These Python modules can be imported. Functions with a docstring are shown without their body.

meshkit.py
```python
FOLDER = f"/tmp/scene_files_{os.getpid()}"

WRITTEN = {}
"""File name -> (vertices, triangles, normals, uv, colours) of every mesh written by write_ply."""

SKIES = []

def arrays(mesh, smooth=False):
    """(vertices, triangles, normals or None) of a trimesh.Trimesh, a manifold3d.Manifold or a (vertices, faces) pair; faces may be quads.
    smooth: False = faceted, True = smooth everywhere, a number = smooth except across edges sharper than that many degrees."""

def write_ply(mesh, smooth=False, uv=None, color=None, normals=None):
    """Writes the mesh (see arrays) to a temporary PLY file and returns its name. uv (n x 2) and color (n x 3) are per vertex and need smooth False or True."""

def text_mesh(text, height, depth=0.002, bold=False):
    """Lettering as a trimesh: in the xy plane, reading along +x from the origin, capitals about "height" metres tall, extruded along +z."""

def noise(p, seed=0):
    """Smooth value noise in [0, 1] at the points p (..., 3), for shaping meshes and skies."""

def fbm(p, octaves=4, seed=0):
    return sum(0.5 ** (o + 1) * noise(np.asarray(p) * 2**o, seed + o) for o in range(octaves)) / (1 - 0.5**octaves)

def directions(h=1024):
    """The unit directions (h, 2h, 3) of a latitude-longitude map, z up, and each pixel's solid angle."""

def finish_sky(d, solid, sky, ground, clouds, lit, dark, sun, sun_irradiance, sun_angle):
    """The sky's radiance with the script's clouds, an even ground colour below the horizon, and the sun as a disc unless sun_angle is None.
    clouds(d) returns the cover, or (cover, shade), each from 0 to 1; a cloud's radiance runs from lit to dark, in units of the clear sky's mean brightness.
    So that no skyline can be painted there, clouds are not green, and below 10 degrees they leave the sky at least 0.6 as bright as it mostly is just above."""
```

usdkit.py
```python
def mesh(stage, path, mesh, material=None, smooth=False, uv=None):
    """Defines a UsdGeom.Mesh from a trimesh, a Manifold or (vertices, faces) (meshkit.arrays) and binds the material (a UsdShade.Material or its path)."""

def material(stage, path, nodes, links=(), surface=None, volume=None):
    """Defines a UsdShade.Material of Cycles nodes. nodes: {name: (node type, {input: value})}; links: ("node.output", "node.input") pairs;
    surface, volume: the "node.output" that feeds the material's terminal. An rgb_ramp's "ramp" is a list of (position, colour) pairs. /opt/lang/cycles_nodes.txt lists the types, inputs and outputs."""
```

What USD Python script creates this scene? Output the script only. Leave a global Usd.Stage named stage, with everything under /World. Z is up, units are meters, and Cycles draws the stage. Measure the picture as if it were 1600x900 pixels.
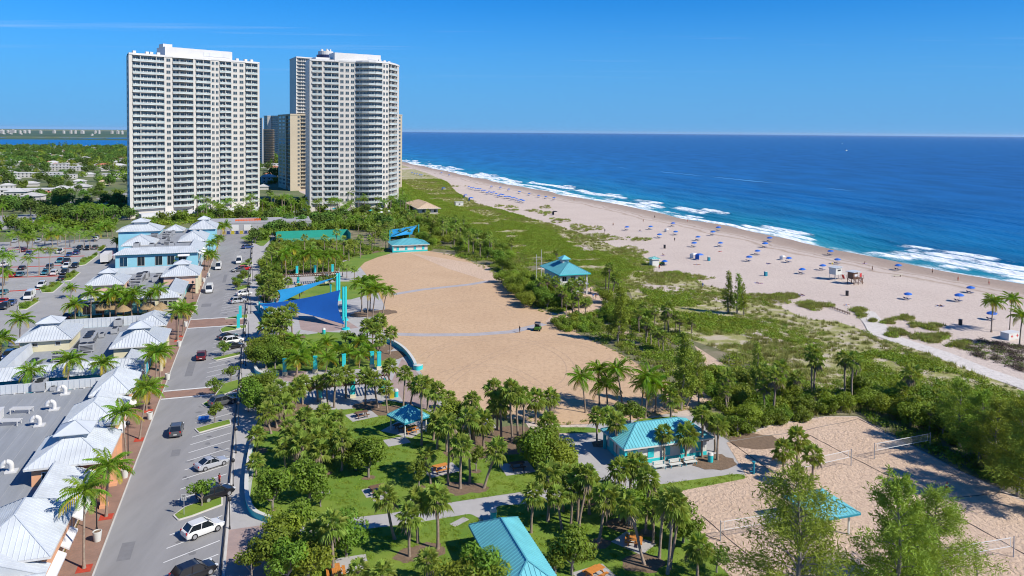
import math, random
import numpy as np, trimesh, shapely, usdkit, meshkit
from shapely.geometry import Polygon, LineString, Point
from shapely.ops import unary_union
from pxr import Usd, UsdGeom, UsdLux, UsdShade, Gf, Sdf, Vt

stage = Usd.Stage.CreateInMemory()
UsdGeom.SetStageUpAxis(stage, UsdGeom.Tokens.z)
UsdGeom.SetStageMetersPerUnit(stage, 1.0)
UsdGeom.Xform.Define(stage, '/World')
UsdGeom.Scope.Define(stage, '/World/Looks')
RNG = np.random.default_rng(7)
PI = math.pi

# ---------------------------------------------------------------- camera
FPX, EYE, PITCH, ROLL, HOR = 1200.0, np.array([0, 0, 48.0]), math.radians(2.0), math.radians(0.47), 206.4
PRIN = HOR + FPX * math.tan(PITCH)
_f = np.array([0, math.cos(PITCH), -math.sin(PITCH)])
_u0 = np.array([0, math.sin(PITCH), math.cos(PITCH)])
_r0 = np.array([1.0, 0, 0])
_r = _r0 * math.cos(ROLL) + _u0 * math.sin(ROLL)
_u = _u0 * math.cos(ROLL) - _r0 * math.sin(ROLL)
cam = UsdGeom.Camera.Define(stage, '/World/camera')
cam.CreateHorizontalApertureAttr(36.0)
cam.CreateVerticalApertureAttr(20.25)
cam.CreateFocalLengthAttr(36.0 * FPX / 1600)
cam.CreateVerticalApertureOffsetAttr(-(450 - PRIN) / 1600 * 36.0)
cam.CreateClippingRangeAttr(Gf.Vec2f(1.0, 90000.0))
EXPOSURE = 0.54
cam.CreateExposureAttr(EXPOSURE)
_m = Gf.Matrix4d(*_r, 0, *_u, 0, *(-_f), 0, *EYE, 1)
cam.AddTransformOp().Set(_m)


def G(px, py, z=0.0):
    """The point at height z that stands at this place of the 1600 x 900 photograph."""
    d = _f + _r * ((px - 800) / FPX) - _u * ((py - PRIN) / FPX)
    return EYE + d * ((z - EYE[2]) / d[2])


def at_depth(px, py, depth):
    d = _f + _r * ((px - 800) / FPX) - _u * ((py - PRIN) / FPX)
    return EYE + d * (depth / d[1])


def pix(p):
    d = np.asarray(p, float) - EYE
    z = d @ _f
    return np.stack([800 + FPX * (d @ _r) / z, PRIN - FPX * (d @ _u) / z], -1)


# the street's own frame: v across (towards the sea), u along (away from the camera)
HEAD = 18.0
_ca, _sa = math.cos(math.radians(HEAD)), math.sin(math.radians(HEAD))
VD, UD = np.array([_ca, _sa]), np.array([-_sa, _ca])


def UV(u, v, z=0.0):
    p = VD * v + UD * u
    return np.array([p[0], p[1], z])


def toUV(p):
    p = np.asarray(p, float)
    return p[..., :2] @ UD, p[..., :2] @ VD


# ---------------------------------------------------------------- sky and sun
SUN_EL, SUN_D = math.radians(41.0), np.array([0.88, -0.475])
SUN_D = SUN_D / np.linalg.norm(SUN_D)
sunv = np.array([SUN_D[0] * math.cos(SUN_EL), SUN_D[1] * math.cos(SUN_EL), math.sin(SUN_EL)])
SUN_I, SKY_S = 1.12, 0.10
sky_nodes = {
    "s": ("sky_texture", {"sky_type": "single_scattering", "sun_disc": False, "sun_elevation": SUN_EL, "sun_rotation": math.atan2(SUN_D[0], SUN_D[1]), "altitude": 0.0, "air_density": 1.0, "aerosol_density": 0.0, "ozone_density": 1.0}),
    "h": ("mix", {"mix_type": "multiply", "fac": 1.0, "color2": (0.045, 0.43, 0.95)}),   # the photograph's deep tropical blue
    # thin cirrus streaks: noise on the plane overhead, stretched along one direction
    "g": ("texture_coordinate", {}),
    "sx": ("separate_xyz", {}),
    "zc": ("math", {"math_type": "maximum", "value2": 0.02}),
    "dx": ("math", {"math_type": "divide"}), "dy": ("math", {"math_type": "divide"}),
    "cv": ("combine_xyz", {"z": 0.0}),
    "mp": ("mapping", {"rotation": (0, 0, 0.35), "scale": (0.16, 0.9, 1.0), "location": (3.3, 1.7, 0)}),
    "n": ("noise_texture", {"scale": 1.0, "detail": 5.0, "roughness": 0.6}),
    "r": ("rgb_ramp", {"ramp": [(0.0, (0, 0, 0)), (0.57, (0, 0, 0)), (0.78, (0.26, 0.26, 0.26)), (1.0, (0.5, 0.5, 0.5))]}),
    "m": ("mix", {"mix_type": "mix", "color2": (4.6, 5.4, 6.6)}),
    "lo": ("map_range", {"range_type": "smoothstep", "from_min": 0.0, "from_max": 0.20, "to_min": 0.85, "to_max": 0.0, "clamp": True}),
    "hz": ("mix", {"mix_type": "mix", "color2": (1.05, 2.75, 5.5)}),
    "cf": ("map_range", {"range_type": "smoothstep", "from_min": 0.05, "from_max": 0.11, "to_min": 0.0, "to_max": 1.0, "clamp": True}), "cm": ("math", {"math_type": "multiply"}),
    "b": ("background_shader", {"strength": SKY_S}),
}
usdkit.material(stage, '/World/Looks/sky_look', sky_nodes, [
    ("s.color", "h.color1"), ("g.generated", "sx.vector"), ("sx.z", "zc.value1"), ("sx.x", "dx.value1"), ("zc.value", "dx.value2"),
    ("sx.y", "dy.value1"), ("zc.value", "dy.value2"), ("dx.value", "cv.x"), ("dy.value", "cv.y"), ("cv.vector", "mp.vector"), ("mp.vector", "n.vector"),
    ("n.fac", "r.fac"), ("sx.z", "lo.value"), ("lo.result", "hz.fac"), ("h.color", "hz.color1"), ("hz.color", "m.color1"), ("sx.z", "cf.value"), ("cf.result", "cm.value1"), ("r.color", "cm.value2"), ("cm.value", "m.fac"), ("m.color", "b.color")], surface="b.background")
dome = UsdLux.DomeLight.Define(stage, '/World/sky')
UsdShade.MaterialBindingAPI.Apply(dome.GetPrim()).Bind(UsdShade.Material.Get(stage, '/World/Looks/sky_look'))
dome.GetPrim().SetCustomDataByKey('kind', 'structure')
sun = UsdLux.DistantLight.Define(stage, '/World/sun')
sun.CreateIntensityAttr(SUN_I)
sun.CreateAngleAttr(0.5)
sun.CreateColorAttr(Gf.Vec3f(1.0, 0.94, 0.84))
sun.CreateNormalizeAttr(True)
_z = sunv
_x = np.cross([0, 0, 1], _z); _x /= np.linalg.norm(_x)
_y = np.cross(_z, _x)
sun.AddTransformOp().Set(Gf.Matrix4d(*_x, 0, *_y, 0, *_z, 0, 0, 0, 100, 1))

# ---------------------------------------------------------------- materials
MATS = {}


def mat(name, color, rough=0.6, var=0.12, scale=1.0, bump=0.0, bscale=None, metallic=0.0, spec=0.5, leaf=False, rnd=0.0, color2=None, detail=3.0, obj=True, stretch=None, island=0.0, coat=0.0, ramp=None):
    """A procedural material: a base colour broken by noise, with optional relief. rnd varies it per object, island per loose piece."""
    color = np.array(color, float)
    c2 = np.array(color2, float) if color2 is not None else None
    n = {"t": ("texture_coordinate", {}), "gm": ("geometry", {}), "n": ("noise_texture", {"scale": scale, "detail": detail, "roughness": 0.6})}
    links = []
    src = "t.object" if obj else "gm.position"
    if stretch is not None:
        n["mp"] = ("mapping", {"scale": stretch, "rotation": (0, 0, math.radians(-HEAD))})
        links += [(src, "mp.vector"), ("mp.vector", "n.vector")]
    else:
        links += [(src, "n.vector")]
    if ramp is None:
        if c2 is None:
            ramp = [(0.25, color * (1 - var)), (0.75, np.minimum(color * (1 + var), 1))]
        else:
            ramp = [(0.35, color), (0.65, c2)]
    n["r"] = ("rgb_ramp", {"ramp": [(a, tuple(b)) for a, b in ramp]})
    links += [("n.fac", "r.fac")]
    last = "r.color"
    if rnd or island:
        n["oi"] = ("object_info", {})
        n["mr"] = ("map_range", {"from_min": 0.0, "from_max": 1.0, "to_min": 1 - rnd, "to_max": 1 + rnd})
        n["mi"] = ("map_range", {"from_min": 0.0, "from_max": 1.0, "to_min": 1 - island, "to_max": 1 + island})
        n["mm"] = ("math", {"math_type": "multiply"})
        n["hv"] = ("hsv", {"saturation": 1.0, "fac": 1.0})
        n["hm"] = ("map_range", {"from_min": 0.0, "from_max": 1.0, "to_min": 0.5 - 0.008 * bool(leaf), "to_max": 0.5 + 0.03 * bool(leaf)})
        links += [("oi.random", "mr.value"), ("gm.random_per_island", "mi.value"), ("mr.result", "mm.value1"), ("mi.result", "mm.value2"), ("mm.value", "hv.value"), (last, "hv.color"), ("oi.random", "hm.value"), ("hm.result", "hv.hue")]
        last = "hv.color"
    n["p"] = ("principled_bsdf", {"roughness": rough, "metallic": metallic, "specular_ior_level": spec, "coat_weight": coat})
    links += [(last, "p.base_color")]
    if bump:
        n["bn"] = ("noise_texture", {"scale": bscale or scale * 4, "detail": 4.0, "roughness": 0.6})
        n["bp"] = ("bump", {"strength": 1.0, "distance": bump})
        links += [("mp.vector" if stretch is not None and bscale is None else src, "bn.vector"), ("bn.fac", "bp.height"), ("bp.normal", "p.normal")]
    out = "p.BSDF"
    if leaf:
        n["tl"] = ("translucent_bsdf", {})
        n["tc"] = ("hsv", {"hue": 0.475, "saturation": 1.1, "value": 1.3, "fac": 1.0})
        n["mx"] = ("mix_closure", {"fac": leaf})
        links += [(last, "tc.color"), ("tc.color", "tl.color"), ("p.BSDF", "mx.closure1"), ("tl.BSDF", "mx.closure2")]
        out = "mx.closure"
    MATS[name] = usdkit.material(stage, '/World/Looks/' + name, n, links, surface=out)
    return MATS[name]


def glass_mat(name, color, rough=0.06):
    """Window panes: dark rooms behind, sky reflected in front."""
    n = {"oi": ("geometry", {}), "r": ("rgb_ramp", {"ramp": [(0.0, tuple(np.array(color) * 0.5)), (0.5, color), (0.8, tuple(np.minimum(np.array(color) * 2.4, 1))), (1.0, tuple(np.minimum(np.array(color) * 5.0, 1)))]}),
         "p": ("principled_bsdf", {"roughness": rough, "specular_ior_level": 0.8})}
    MATS[name] = usdkit.material(stage, '/World/Looks/' + name, n, [("oi.random_per_island", "r.fac"), ("r.color", "p.base_color")], surface="p.BSDF")


# ---------------------------------------------------------------- mesh and scene helpers
class MB:
    """Collects triangles that become one mesh."""

    def __init__(self):
        self.v, self.f, self.n = [], [], 0

    def add(self, v, f):
        v = np.asarray(v, float); f = np.asarray(f, int)
        if f.shape[1] == 4:
            f = np.vstack([f[:, [0, 1, 2]], f[:, [0, 2, 3]]])
        self.v.append(v); self.f.append(f + self.n); self.n += len(v)
        return self

    def addm(self, m):
        return self.add(m.vertices, m.faces)

    def box(self, c, s, rz=0.0, ax=None):
        """centre, full sizes, turn about z (degrees); ax: three axes instead."""
        q = np.array([[x, y, z] for z in (-.5, .5) for y in (-.5, .5) for x in (-.5, .5)]) * np.asarray(s, float)
        if ax is not None:
            q = q @ np.asarray(ax, float)
        elif rz:
            a = math.radians(rz); k = np.array([[math.cos(a), math.sin(a), 0], [-math.sin(a), math.cos(a), 0], [0, 0, 1]])
            q = q @ k
        return self.add(q + np.asarray(c, float), [[0, 2, 3, 1], [4, 5, 7, 6], [0, 1, 5, 4], [2, 6, 7, 3], [0, 4, 6, 2], [1, 3, 7, 5]])

    def bar(self, a, b, w, h=None):
        """a square bar from a to b."""
        a, b = np.asarray(a, float), np.asarray(b, float); d = b - a; L = np.linalg.norm(d)
        if L < 1e-9: return self
        d = d / L; s = np.cross(d, [0, 0, 1.0]); s = np.array([1.0, 0, 0]) if np.linalg.norm(s) < 1e-6 else s / np.linalg.norm(s)
        return self.box((a + b) / 2, (L, w, h or w), ax=[d, s, np.cross(s, d)])

    def tube(self, pts, rad, n=8, cap=True):
        pts = np.asarray(pts, float); m = len(pts); rad = np.broadcast_to(np.asarray(rad, float), (m,))
        t = np.gradient(pts, axis=0); t /= np.maximum(np.linalg.norm(t, axis=1, keepdims=True), 1e-9)
        ref = np.array([1.0, 0.0, 0.0]) if abs(t[0][2]) > 0.7 else np.array([0, 0, 1.0])
        V = []
        for i in range(m):
            a = np.cross(t[i], ref); a /= max(np.linalg.norm(a), 1e-9); b = np.cross(t[i], a)
            th = np.arange(n) * 2 * PI / n
            V.append(pts[i] + rad[i] * (np.cos(th)[:, None] * a + np.sin(th)[:, None] * b))
        V = np.vstack(V); F = []
        for i in range(m - 1):
            for k in range(n):
                a, b = i * n + k, i * n + (k + 1) % n
                F += [[a, b, b + n], [a, b + n, a + n]]
        if cap:
            for o, rev in ((0, True), ((m - 1) * n, False)):
                for k in range(1, n - 1):
                    F.append([o, o + k + 1, o + k] if rev else [o, o + k, o + k + 1])
        return self.add(V, F)

    def cyl(self, c, r, h, n=12, r2=None):
        c = np.asarray(c, float)
        return self.tube([c, c + [0, 0, h]], [r, r if r2 is None else r2], n)

    def prism(self, poly, z0, z1):
        """upright prism on a list of xy points."""
        p = Polygon(poly)
        if not p.is_valid: p = p.buffer(0)
        for g in getattr(p, 'geoms', [p]):
            m = trimesh.creation.extrude_polygon(g, z1 - z0, engine='earcut'); self.add(m.vertices + [0, 0, z0], m.faces)
        return self

    def solid(self, pts):
        """convex hull of points."""
        h = trimesh.convex.convex_hull(np.asarray(pts, float)); return self.add(h.vertices, h.faces)

    def quad(self, *p):
        return self.add(p, [[0, 1, 2, 3]] if len(p) == 4 else [[0, 1, 2]])

    def wall(self, line, h, t, z0=0.0):
        """a wall of thickness t along a line of xy points."""
        return self.prism(list(LineString(line).buffer(t / 2, cap_style=2, join_style=1).exterior.coords), z0, z0 + h)

    def lathe(self, prof, c=(0, 0, 0), n=14):
        m = trimesh.creation.revolve(np.asarray(prof, float), sections=n); return self.add(m.vertices + np.asarray(c, float), m.faces)

    def get(self):
        return np.vstack(self.v), np.vstack(self.f)


_names = {}


def path_for(parent, name):
    k = (parent, name); i = _names.get(k, 0); _names[k] = i + 1
    return f'{parent}/{name}' + (f'_{i:03d}' if i else '')


def put(parent, name, mb, material, label=None, kind=None, smooth=False, primvar=None):
    """ONE Mesh prim under parent."""
    p = path_for(parent, name)
    v, f = mb.get() if isinstance(mb, MB) else (mb.vertices, mb.faces) if hasattr(mb, 'vertices') else mb
    v = np.ascontiguousarray(v, np.float32); f = np.asarray(f, np.int32)
    m = UsdGeom.Mesh.Define(stage, p)
    nrm = None
    if smooth:
        vv, ff, nrm = meshkit.arrays((v, f), smooth); v, f = vv.astype(np.float32), ff.astype(np.int32)
    m.CreatePointsAttr(Vt.Vec3fArray.FromNumpy(np.ascontiguousarray(v)))
    m.CreateFaceVertexCountsAttr(Vt.IntArray.FromNumpy(np.full(len(f), 3, np.int32)))
    m.CreateFaceVertexIndicesAttr(Vt.IntArray.FromNumpy(np.ascontiguousarray(f).ravel()))
    m.CreateSubdivisionSchemeAttr('none')
    if nrm is not None:
        m.CreateNormalsAttr(Vt.Vec3fArray.FromNumpy(nrm.astype(np.float32))); m.SetNormalsInterpolation('vertex')
    if primvar is not None:
        UsdGeom.PrimvarsAPI(m).CreatePrimvar(primvar[0], Sdf.ValueTypeNames.FloatArray, 'vertex').Set(Vt.FloatArray.FromNumpy(np.asarray(primvar[1], np.float32)))
    pr = m.GetPrim()
    UsdShade.MaterialBindingAPI.Apply(pr).Bind(MATS[material])
    if label: pr.SetCustomDataByKey('label', label)
    if kind: pr.SetCustomDataByKey('kind', kind)
    return p


def tag(p, label=None, cat=None, group=None, kind=None):
    pr = stage.GetPrimAtPath(p)
    for k, v in (('label', label), ('category', cat), ('group', group), ('kind', kind)):
        if v: pr.SetCustomDataByKey(k, v)
    return p


def thing(name, label=None, cat=None, loc=(0, 0, 0), rz=0.0, group=None, parent='/World', kind=None):
    p = path_for(parent, name)
    x = UsdGeom.Xform.Define(stage, p)
    x.AddTranslateOp().Set(Gf.Vec3d(*map(float, loc)))
    if rz: x.AddRotateZOp().Set(float(rz))
    return tag(p, label, cat, group, kind)


def struct(name, mb, material, kind='structure', label=None, **k):
    return tag(put('/World', name, mb, material, kind=kind, **k), label)


def proto(name):
    """a class prim to be copied."""
    p = path_for('/World', name + '_class')
    stage.CreateClassPrim(p)
    return p


def copy(pr, name, m, label=None, cat=None, group=None):
    """a copy of a class under the next number; m: 4 x 4, columns are the axes."""
    p = path_for('/World', name)
    x = UsdGeom.Xform.Define(stage, p)
    x.AddTransformOp().Set(Gf.Matrix4d(*np.asarray(m, float).T.ravel()))
    x.GetPrim().GetReferences().AddInternalReference(pr)
    x.GetPrim().SetInstanceable(True)
    return tag(p, label, cat, group)


def xf(loc, rz=0.0, s=1.0, up=None):
    """4 x 4: scale, turn about z (degrees), tilt so that z points along up, move."""
    a = math.radians(rz); k = np.array([[math.cos(a), -math.sin(a), 0], [math.sin(a), math.cos(a), 0], [0, 0, 1.0]])
    if up is not None:
        z = np.asarray(up, float) / np.linalg.norm(up); w = np.cross([0, 0, 1.0], z); c = z[2]; sn = np.linalg.norm(w)
        if sn > 1e-6:
            w /= sn; K = np.array([[0, -w[2], w[1]], [w[2], 0, -w[0]], [-w[1], w[0], 0]])
            k = (np.eye(3) + sn * K + (1 - c) * K @ K) @ k
    m = np.eye(4); m[:3, :3] = k * np.asarray(s, float); m[:3, 3] = loc
    return m


ORD = 'first second third fourth fifth sixth seventh eighth ninth tenth eleventh twelfth thirteenth fourteenth fifteenth sixteenth seventeenth eighteenth nineteenth twentieth'.split()


def sheet(polys, z):
    """a flat sheet on shapely polygons."""
    mb = MB()
    if isinstance(polys, (list, tuple)): polys = unary_union(polys)
    for P in [polys]:
        for g in getattr(P, 'geoms', [P]):
            if g.is_empty or g.area < 1e-3 or g.geom_type != 'Polygon': continue
            v, f = trimesh.creation.triangulate_polygon(g, engine='earcut')
            v = np.asarray(v); f = np.asarray(f)
            a, b, c = v[f[:, 0]], v[f[:, 1]], v[f[:, 2]]
            cr = (b[:, 0] - a[:, 0]) * (c[:, 1] - a[:, 1]) - (b[:, 1] - a[:, 1]) * (c[:, 0] - a[:, 0])
            f = np.where(cr[:, None] < 0, f[:, ::-1], f)
            mb.add(np.column_stack([v, np.full(len(v), z)]), f)
    return mb


def ppoly(pts, z=0.0):
    """polygon on the ground from places in the photograph."""
    p = Polygon([G(x, y, z)[:2] for x, y in pts])
    return p if p.is_valid else p.buffer(0)


def upoly(pts):
    """polygon from street coordinates (u, v)."""
    return Polygon([UV(u, v)[:2] for u, v in pts])


def urect(u0, u1, v0, v1):
    return upoly([(u0, v0), (u0, v1), (u1, v1), (u1, v0)])


def disc(p, r, n=20, sy=1.0, rz=0.0, wob=0.0, rng=None):
    th = np.arange(n) * 2 * PI / n
    rr = r * (1 + (wob * (rng.random(n) - .5) if rng is not None else 0))
    a = math.radians(rz); x, y = rr * np.cos(th), rr * sy * np.sin(th)
    return Polygon(np.column_stack([p[0] + x * math.cos(a) - y * math.sin(a), p[1] + x * math.sin(a) + y * math.cos(a)]))


def rounded(poly, r):
    return poly.buffer(-r).buffer(2 * r).buffer(-r)
# ================================================================ ground, sand, sea
mat('land', (.075, .115, .03), .95, scale=.03, color2=(.15, .16, .07), bump=.3, bscale=.5, obj=False, detail=6)
mat('asphalt', (.235, .232, .230), .85, var=.17, scale=.35, bump=.01, bscale=12, obj=False, detail=7, stretch=(1, .18, 1))
mat('lot_asphalt', (.285, .28, .27), .9, var=.15, scale=.15, bump=.01, bscale=10, obj=False, detail=6)
mat('concrete', (.36, .345, .33), .85, var=.10, scale=.5, bump=.006, bscale=8, obj=False, detail=6)
mat('curb', (.48, .46, .42), .85, var=.1, scale=.8, obj=False)
mat('paint', (.62, .62, .60), .7, var=.15, scale=1.3, obj=False)
mat('path_grey', (.34, .32, .32), .9, var=.12, scale=.4, obj=False, detail=6)
mat('lawn', (.085, .175, .010), .95, color2=(.165, .225, .022), scale=.12, bump=.08, bscale=5, obj=False, detail=8)
mat('mulch', (.165, .11, .068), .95, var=.3, scale=2.0, bump=.1, bscale=6, obj=False, detail=6)
mat('woods_floor', (.10, .115, .035), .95, color2=(.24, .20, .13), scale=.22, bump=.2, bscale=3, obj=False, detail=7)


def brick_mat(name, c1, c2, mortar, s=3.0):
    n = {"g": ("geometry", {}), "mp": ("mapping", {"rotation": (0, 0, math.radians(-HEAD)), "scale": (s, s, s)}),
         "b": ("brick_texture", {"color1": c1, "color2": c2, "mortar": mortar, "scale": 1.0, "mortar_size": .03, "brick_width": .6, "row_height": .3}),
         "n": ("noise_texture", {"scale": .5, "detail": 5.0}), "m": ("mix", {"mix_type": "multiply", "fac": .55}), "r": ("rgb_ramp", {"ramp": [(0.2, (.6, .6, .6)), (.8, (1.3, 1.25, 1.2))]}),
         "p": ("principled_bsdf", {"roughness": .85})}
    MATS[name] = usdkit.material(stage, '/World/Looks/' + name, n, [("g.position", "mp.vector"), ("mp.vector", "b.vector"), ("g.position", "n.vector"), ("n.fac", "r.fac"), ("b.color", "m.color1"), ("r.color", "m.color2"), ("m.color", "p.base_color")], surface="p.BSDF")


brick_mat('pavers', (.30, .165, .115), (.24, .14, .10), (.22, .17, .14))
brick_mat('pink_pavers', (.36, .25, .22), (.31, .23, .21), (.28, .24, .22))


def sand_mat(name, c, c2, bscale, bdist, wet=False):
    n = {"g": ("geometry", {}), "n": ("noise_texture", {"scale": .05, "detail": 7.0, "roughness": .65}), "n2": ("noise_texture", {"scale": 1.1, "detail": 4.0, "roughness": .7}),
         "r": ("rgb_ramp", {"ramp": [(.3, c), (.7, c2)]}), "r2": ("rgb_ramp", {"ramp": [(.3, (.82, .80, .78)), (.48, (1, 1, 1)), (.7, (1.08, 1.08, 1.08))]}), "m": ("mix", {"mix_type": "multiply", "fac": 1.0}),
         "bn": ("noise_texture", {"scale": bscale, "detail": 5.0, "roughness": .6, "distortion": .6}), "bp": ("bump", {"strength": 1.0, "distance": bdist}),
         "p": ("principled_bsdf", {"roughness": .95, "specular_ior_level": .15})}
    L = [("g.position", "n.vector"), ("g.position", "n2.vector"), ("n.fac", "r.fac"), ("n2.fac", "r2.fac"), ("r.color", "m.color1"), ("r2.color", "m.color2"), ("g.position", "bn.vector"), ("bn.fac", "bp.height"), ("bp.normal", "p.normal")]
    last = "m.color"
    if wet:   # damp sand and lines of weed towards the waterline, from the beach's own measure of the distance to it
        n["a"] = ("attribute", {"attribute": "shore"})
        n["wn"] = ("noise_texture", {"scale": .09, "detail": 5.0})
        n["wa"] = ("math", {"math_type": "multiply_add", "value2": 9.0})
        n["wr"] = ("map_range", {"from_min": 0.0, "from_max": 40.0, "to_min": 0.0, "to_max": 1.0, "clamp": True})
        n["ramp"] = ("rgb_ramp", {"ramp": [(0, (1, 1, 1)), (.50, (1, 1, 1)), (.56, (.70, .66, .60)), (.585, (.95, .95, .95)), (.66, (.97, .97, .97)), (.69, (.66, .62, .57)), (.72, (.9, .9, .9)), (.80, (.72, .68, .64)), (1, (.60, .56, .53))]})
        n["mw"] = ("mix", {"mix_type": "multiply", "fac": 1.0})
        L += [("g.position", "wn.vector"), ("wn.fac", "wa.value1"), ("a.fac", "wa.value3"), ("wa.value", "wr.value"), ("wr.result", "ramp.fac"), (last, "mw.color1"), ("ramp.color", "mw.color2")]
        last = "mw.color"
    L.append((last, "p.base_color"))
    MATS[name] = usdkit.material(stage, '/World/Looks/' + name, n, L, surface="p.BSDF")


sand_mat('beach_sand', (.47, .39, .335), (.52, .44, .38), 1.3, .22, wet=True)
sand_mat('bowl_sand', (.44, .300, .185), (.50, .35, .22), .8, .10)
sand_mat('court_sand', (.50, .365, .26), (.56, .42, .31), 1.9, .34)
sand_mat('track_sand', (.50, .46, .42), (.58, .54, .50), .9, .22)


def shore(u):
    u = np.asarray(u, float)
    return np.interp(u, [0, 180, 270, 440, 560, 700, 1150, 2500, 7000], [233, 231, 228, 227, 220, 213, 208, 200, 190]) + 1.6 * np.sin(u / 23.0) + 1.1 * np.sin(u / 9.3 + 1)


def fade(a, b, x):
    t = np.clip((x - a) / (b - a), 0, 1); return t * t * (3 - 2 * t)


def grid_mesh(A, B, fn):
    """grid over two coordinate lists; fn gives xyz."""
    aa, bb = np.meshgrid(A, B, indexing='ij'); P = fn(aa.ravel(), bb.ravel()); n, m = len(A), len(B)
    i = (np.arange(n - 1)[:, None] * m + np.arange(m - 1)).ravel()
    F = np.vstack([np.column_stack([i, i + 1, i + m + 1]), np.column_stack([i, i + m + 1, i + m])])
    return P, F, aa.ravel(), bb.ravel()


def fix_up(P, F):
    c = np.cross(P[F[:, 1]] - P[F[:, 0]], P[F[:, 2]] - P[F[:, 0]])[:, 2]
    return np.where(c[:, None] < 0, F[:, ::-1], F)


# the land as one sheet out to the horizon
struct('ground', sheet(upoly([(-300, -9000), (-300, 70), (9000, 70), (12000, -60), (45000, -60), (45000, -60000), (-300, -60000)]), -.04), 'land')

# beach: flat, then down into the water
Ub = np.concatenate([np.arange(-60, 900, 6.0), np.arange(900, 3000, 40.0), np.arange(3000, 7001, 500.0)])
Sb = np.concatenate([np.arange(-190, -30, 8.0), np.arange(-30, 26, 1.5)])


def beach_fn(u, s):
    v = shore(u) + s
    z = -.02 - .0 * s - 1.3 * fade(-14, 24, s) + .05 * np.sin(u / 13.) * fade(-60, -30, s)
    z += .30 * (meshkit.fbm(np.column_stack([u / 14., v / 14., u * 0]), 3, 5) - .5) * fade(-190, -120, s) * (1 - fade(-25, -8, s))
    return np.column_stack([VD[0] * v + UD[0] * u, VD[1] * v + UD[1] * u, z])


P, F, uu, ss = grid_mesh(Ub, Sb, beach_fn)
struct('beach', (P, fix_up(P, F)), 'beach_sand', primvar=('shore', np.clip(ss + 40, 0, 60)))

# the sea near the shore: waves and foam as relief; the rest one sheet to the horizon
Un = np.concatenate([np.arange(96, 420, 1.3), np.arange(420, 800, 2.6), np.arange(800, 1900, 6.0)])
Sn = np.concatenate([np.arange(-16, 75, .65), np.arange(75, 270, 2.2)])


def noise2(a, b, seed): return meshkit.fbm(np.column_stack([a, b, np.zeros_like(a)]), 4, seed)


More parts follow.
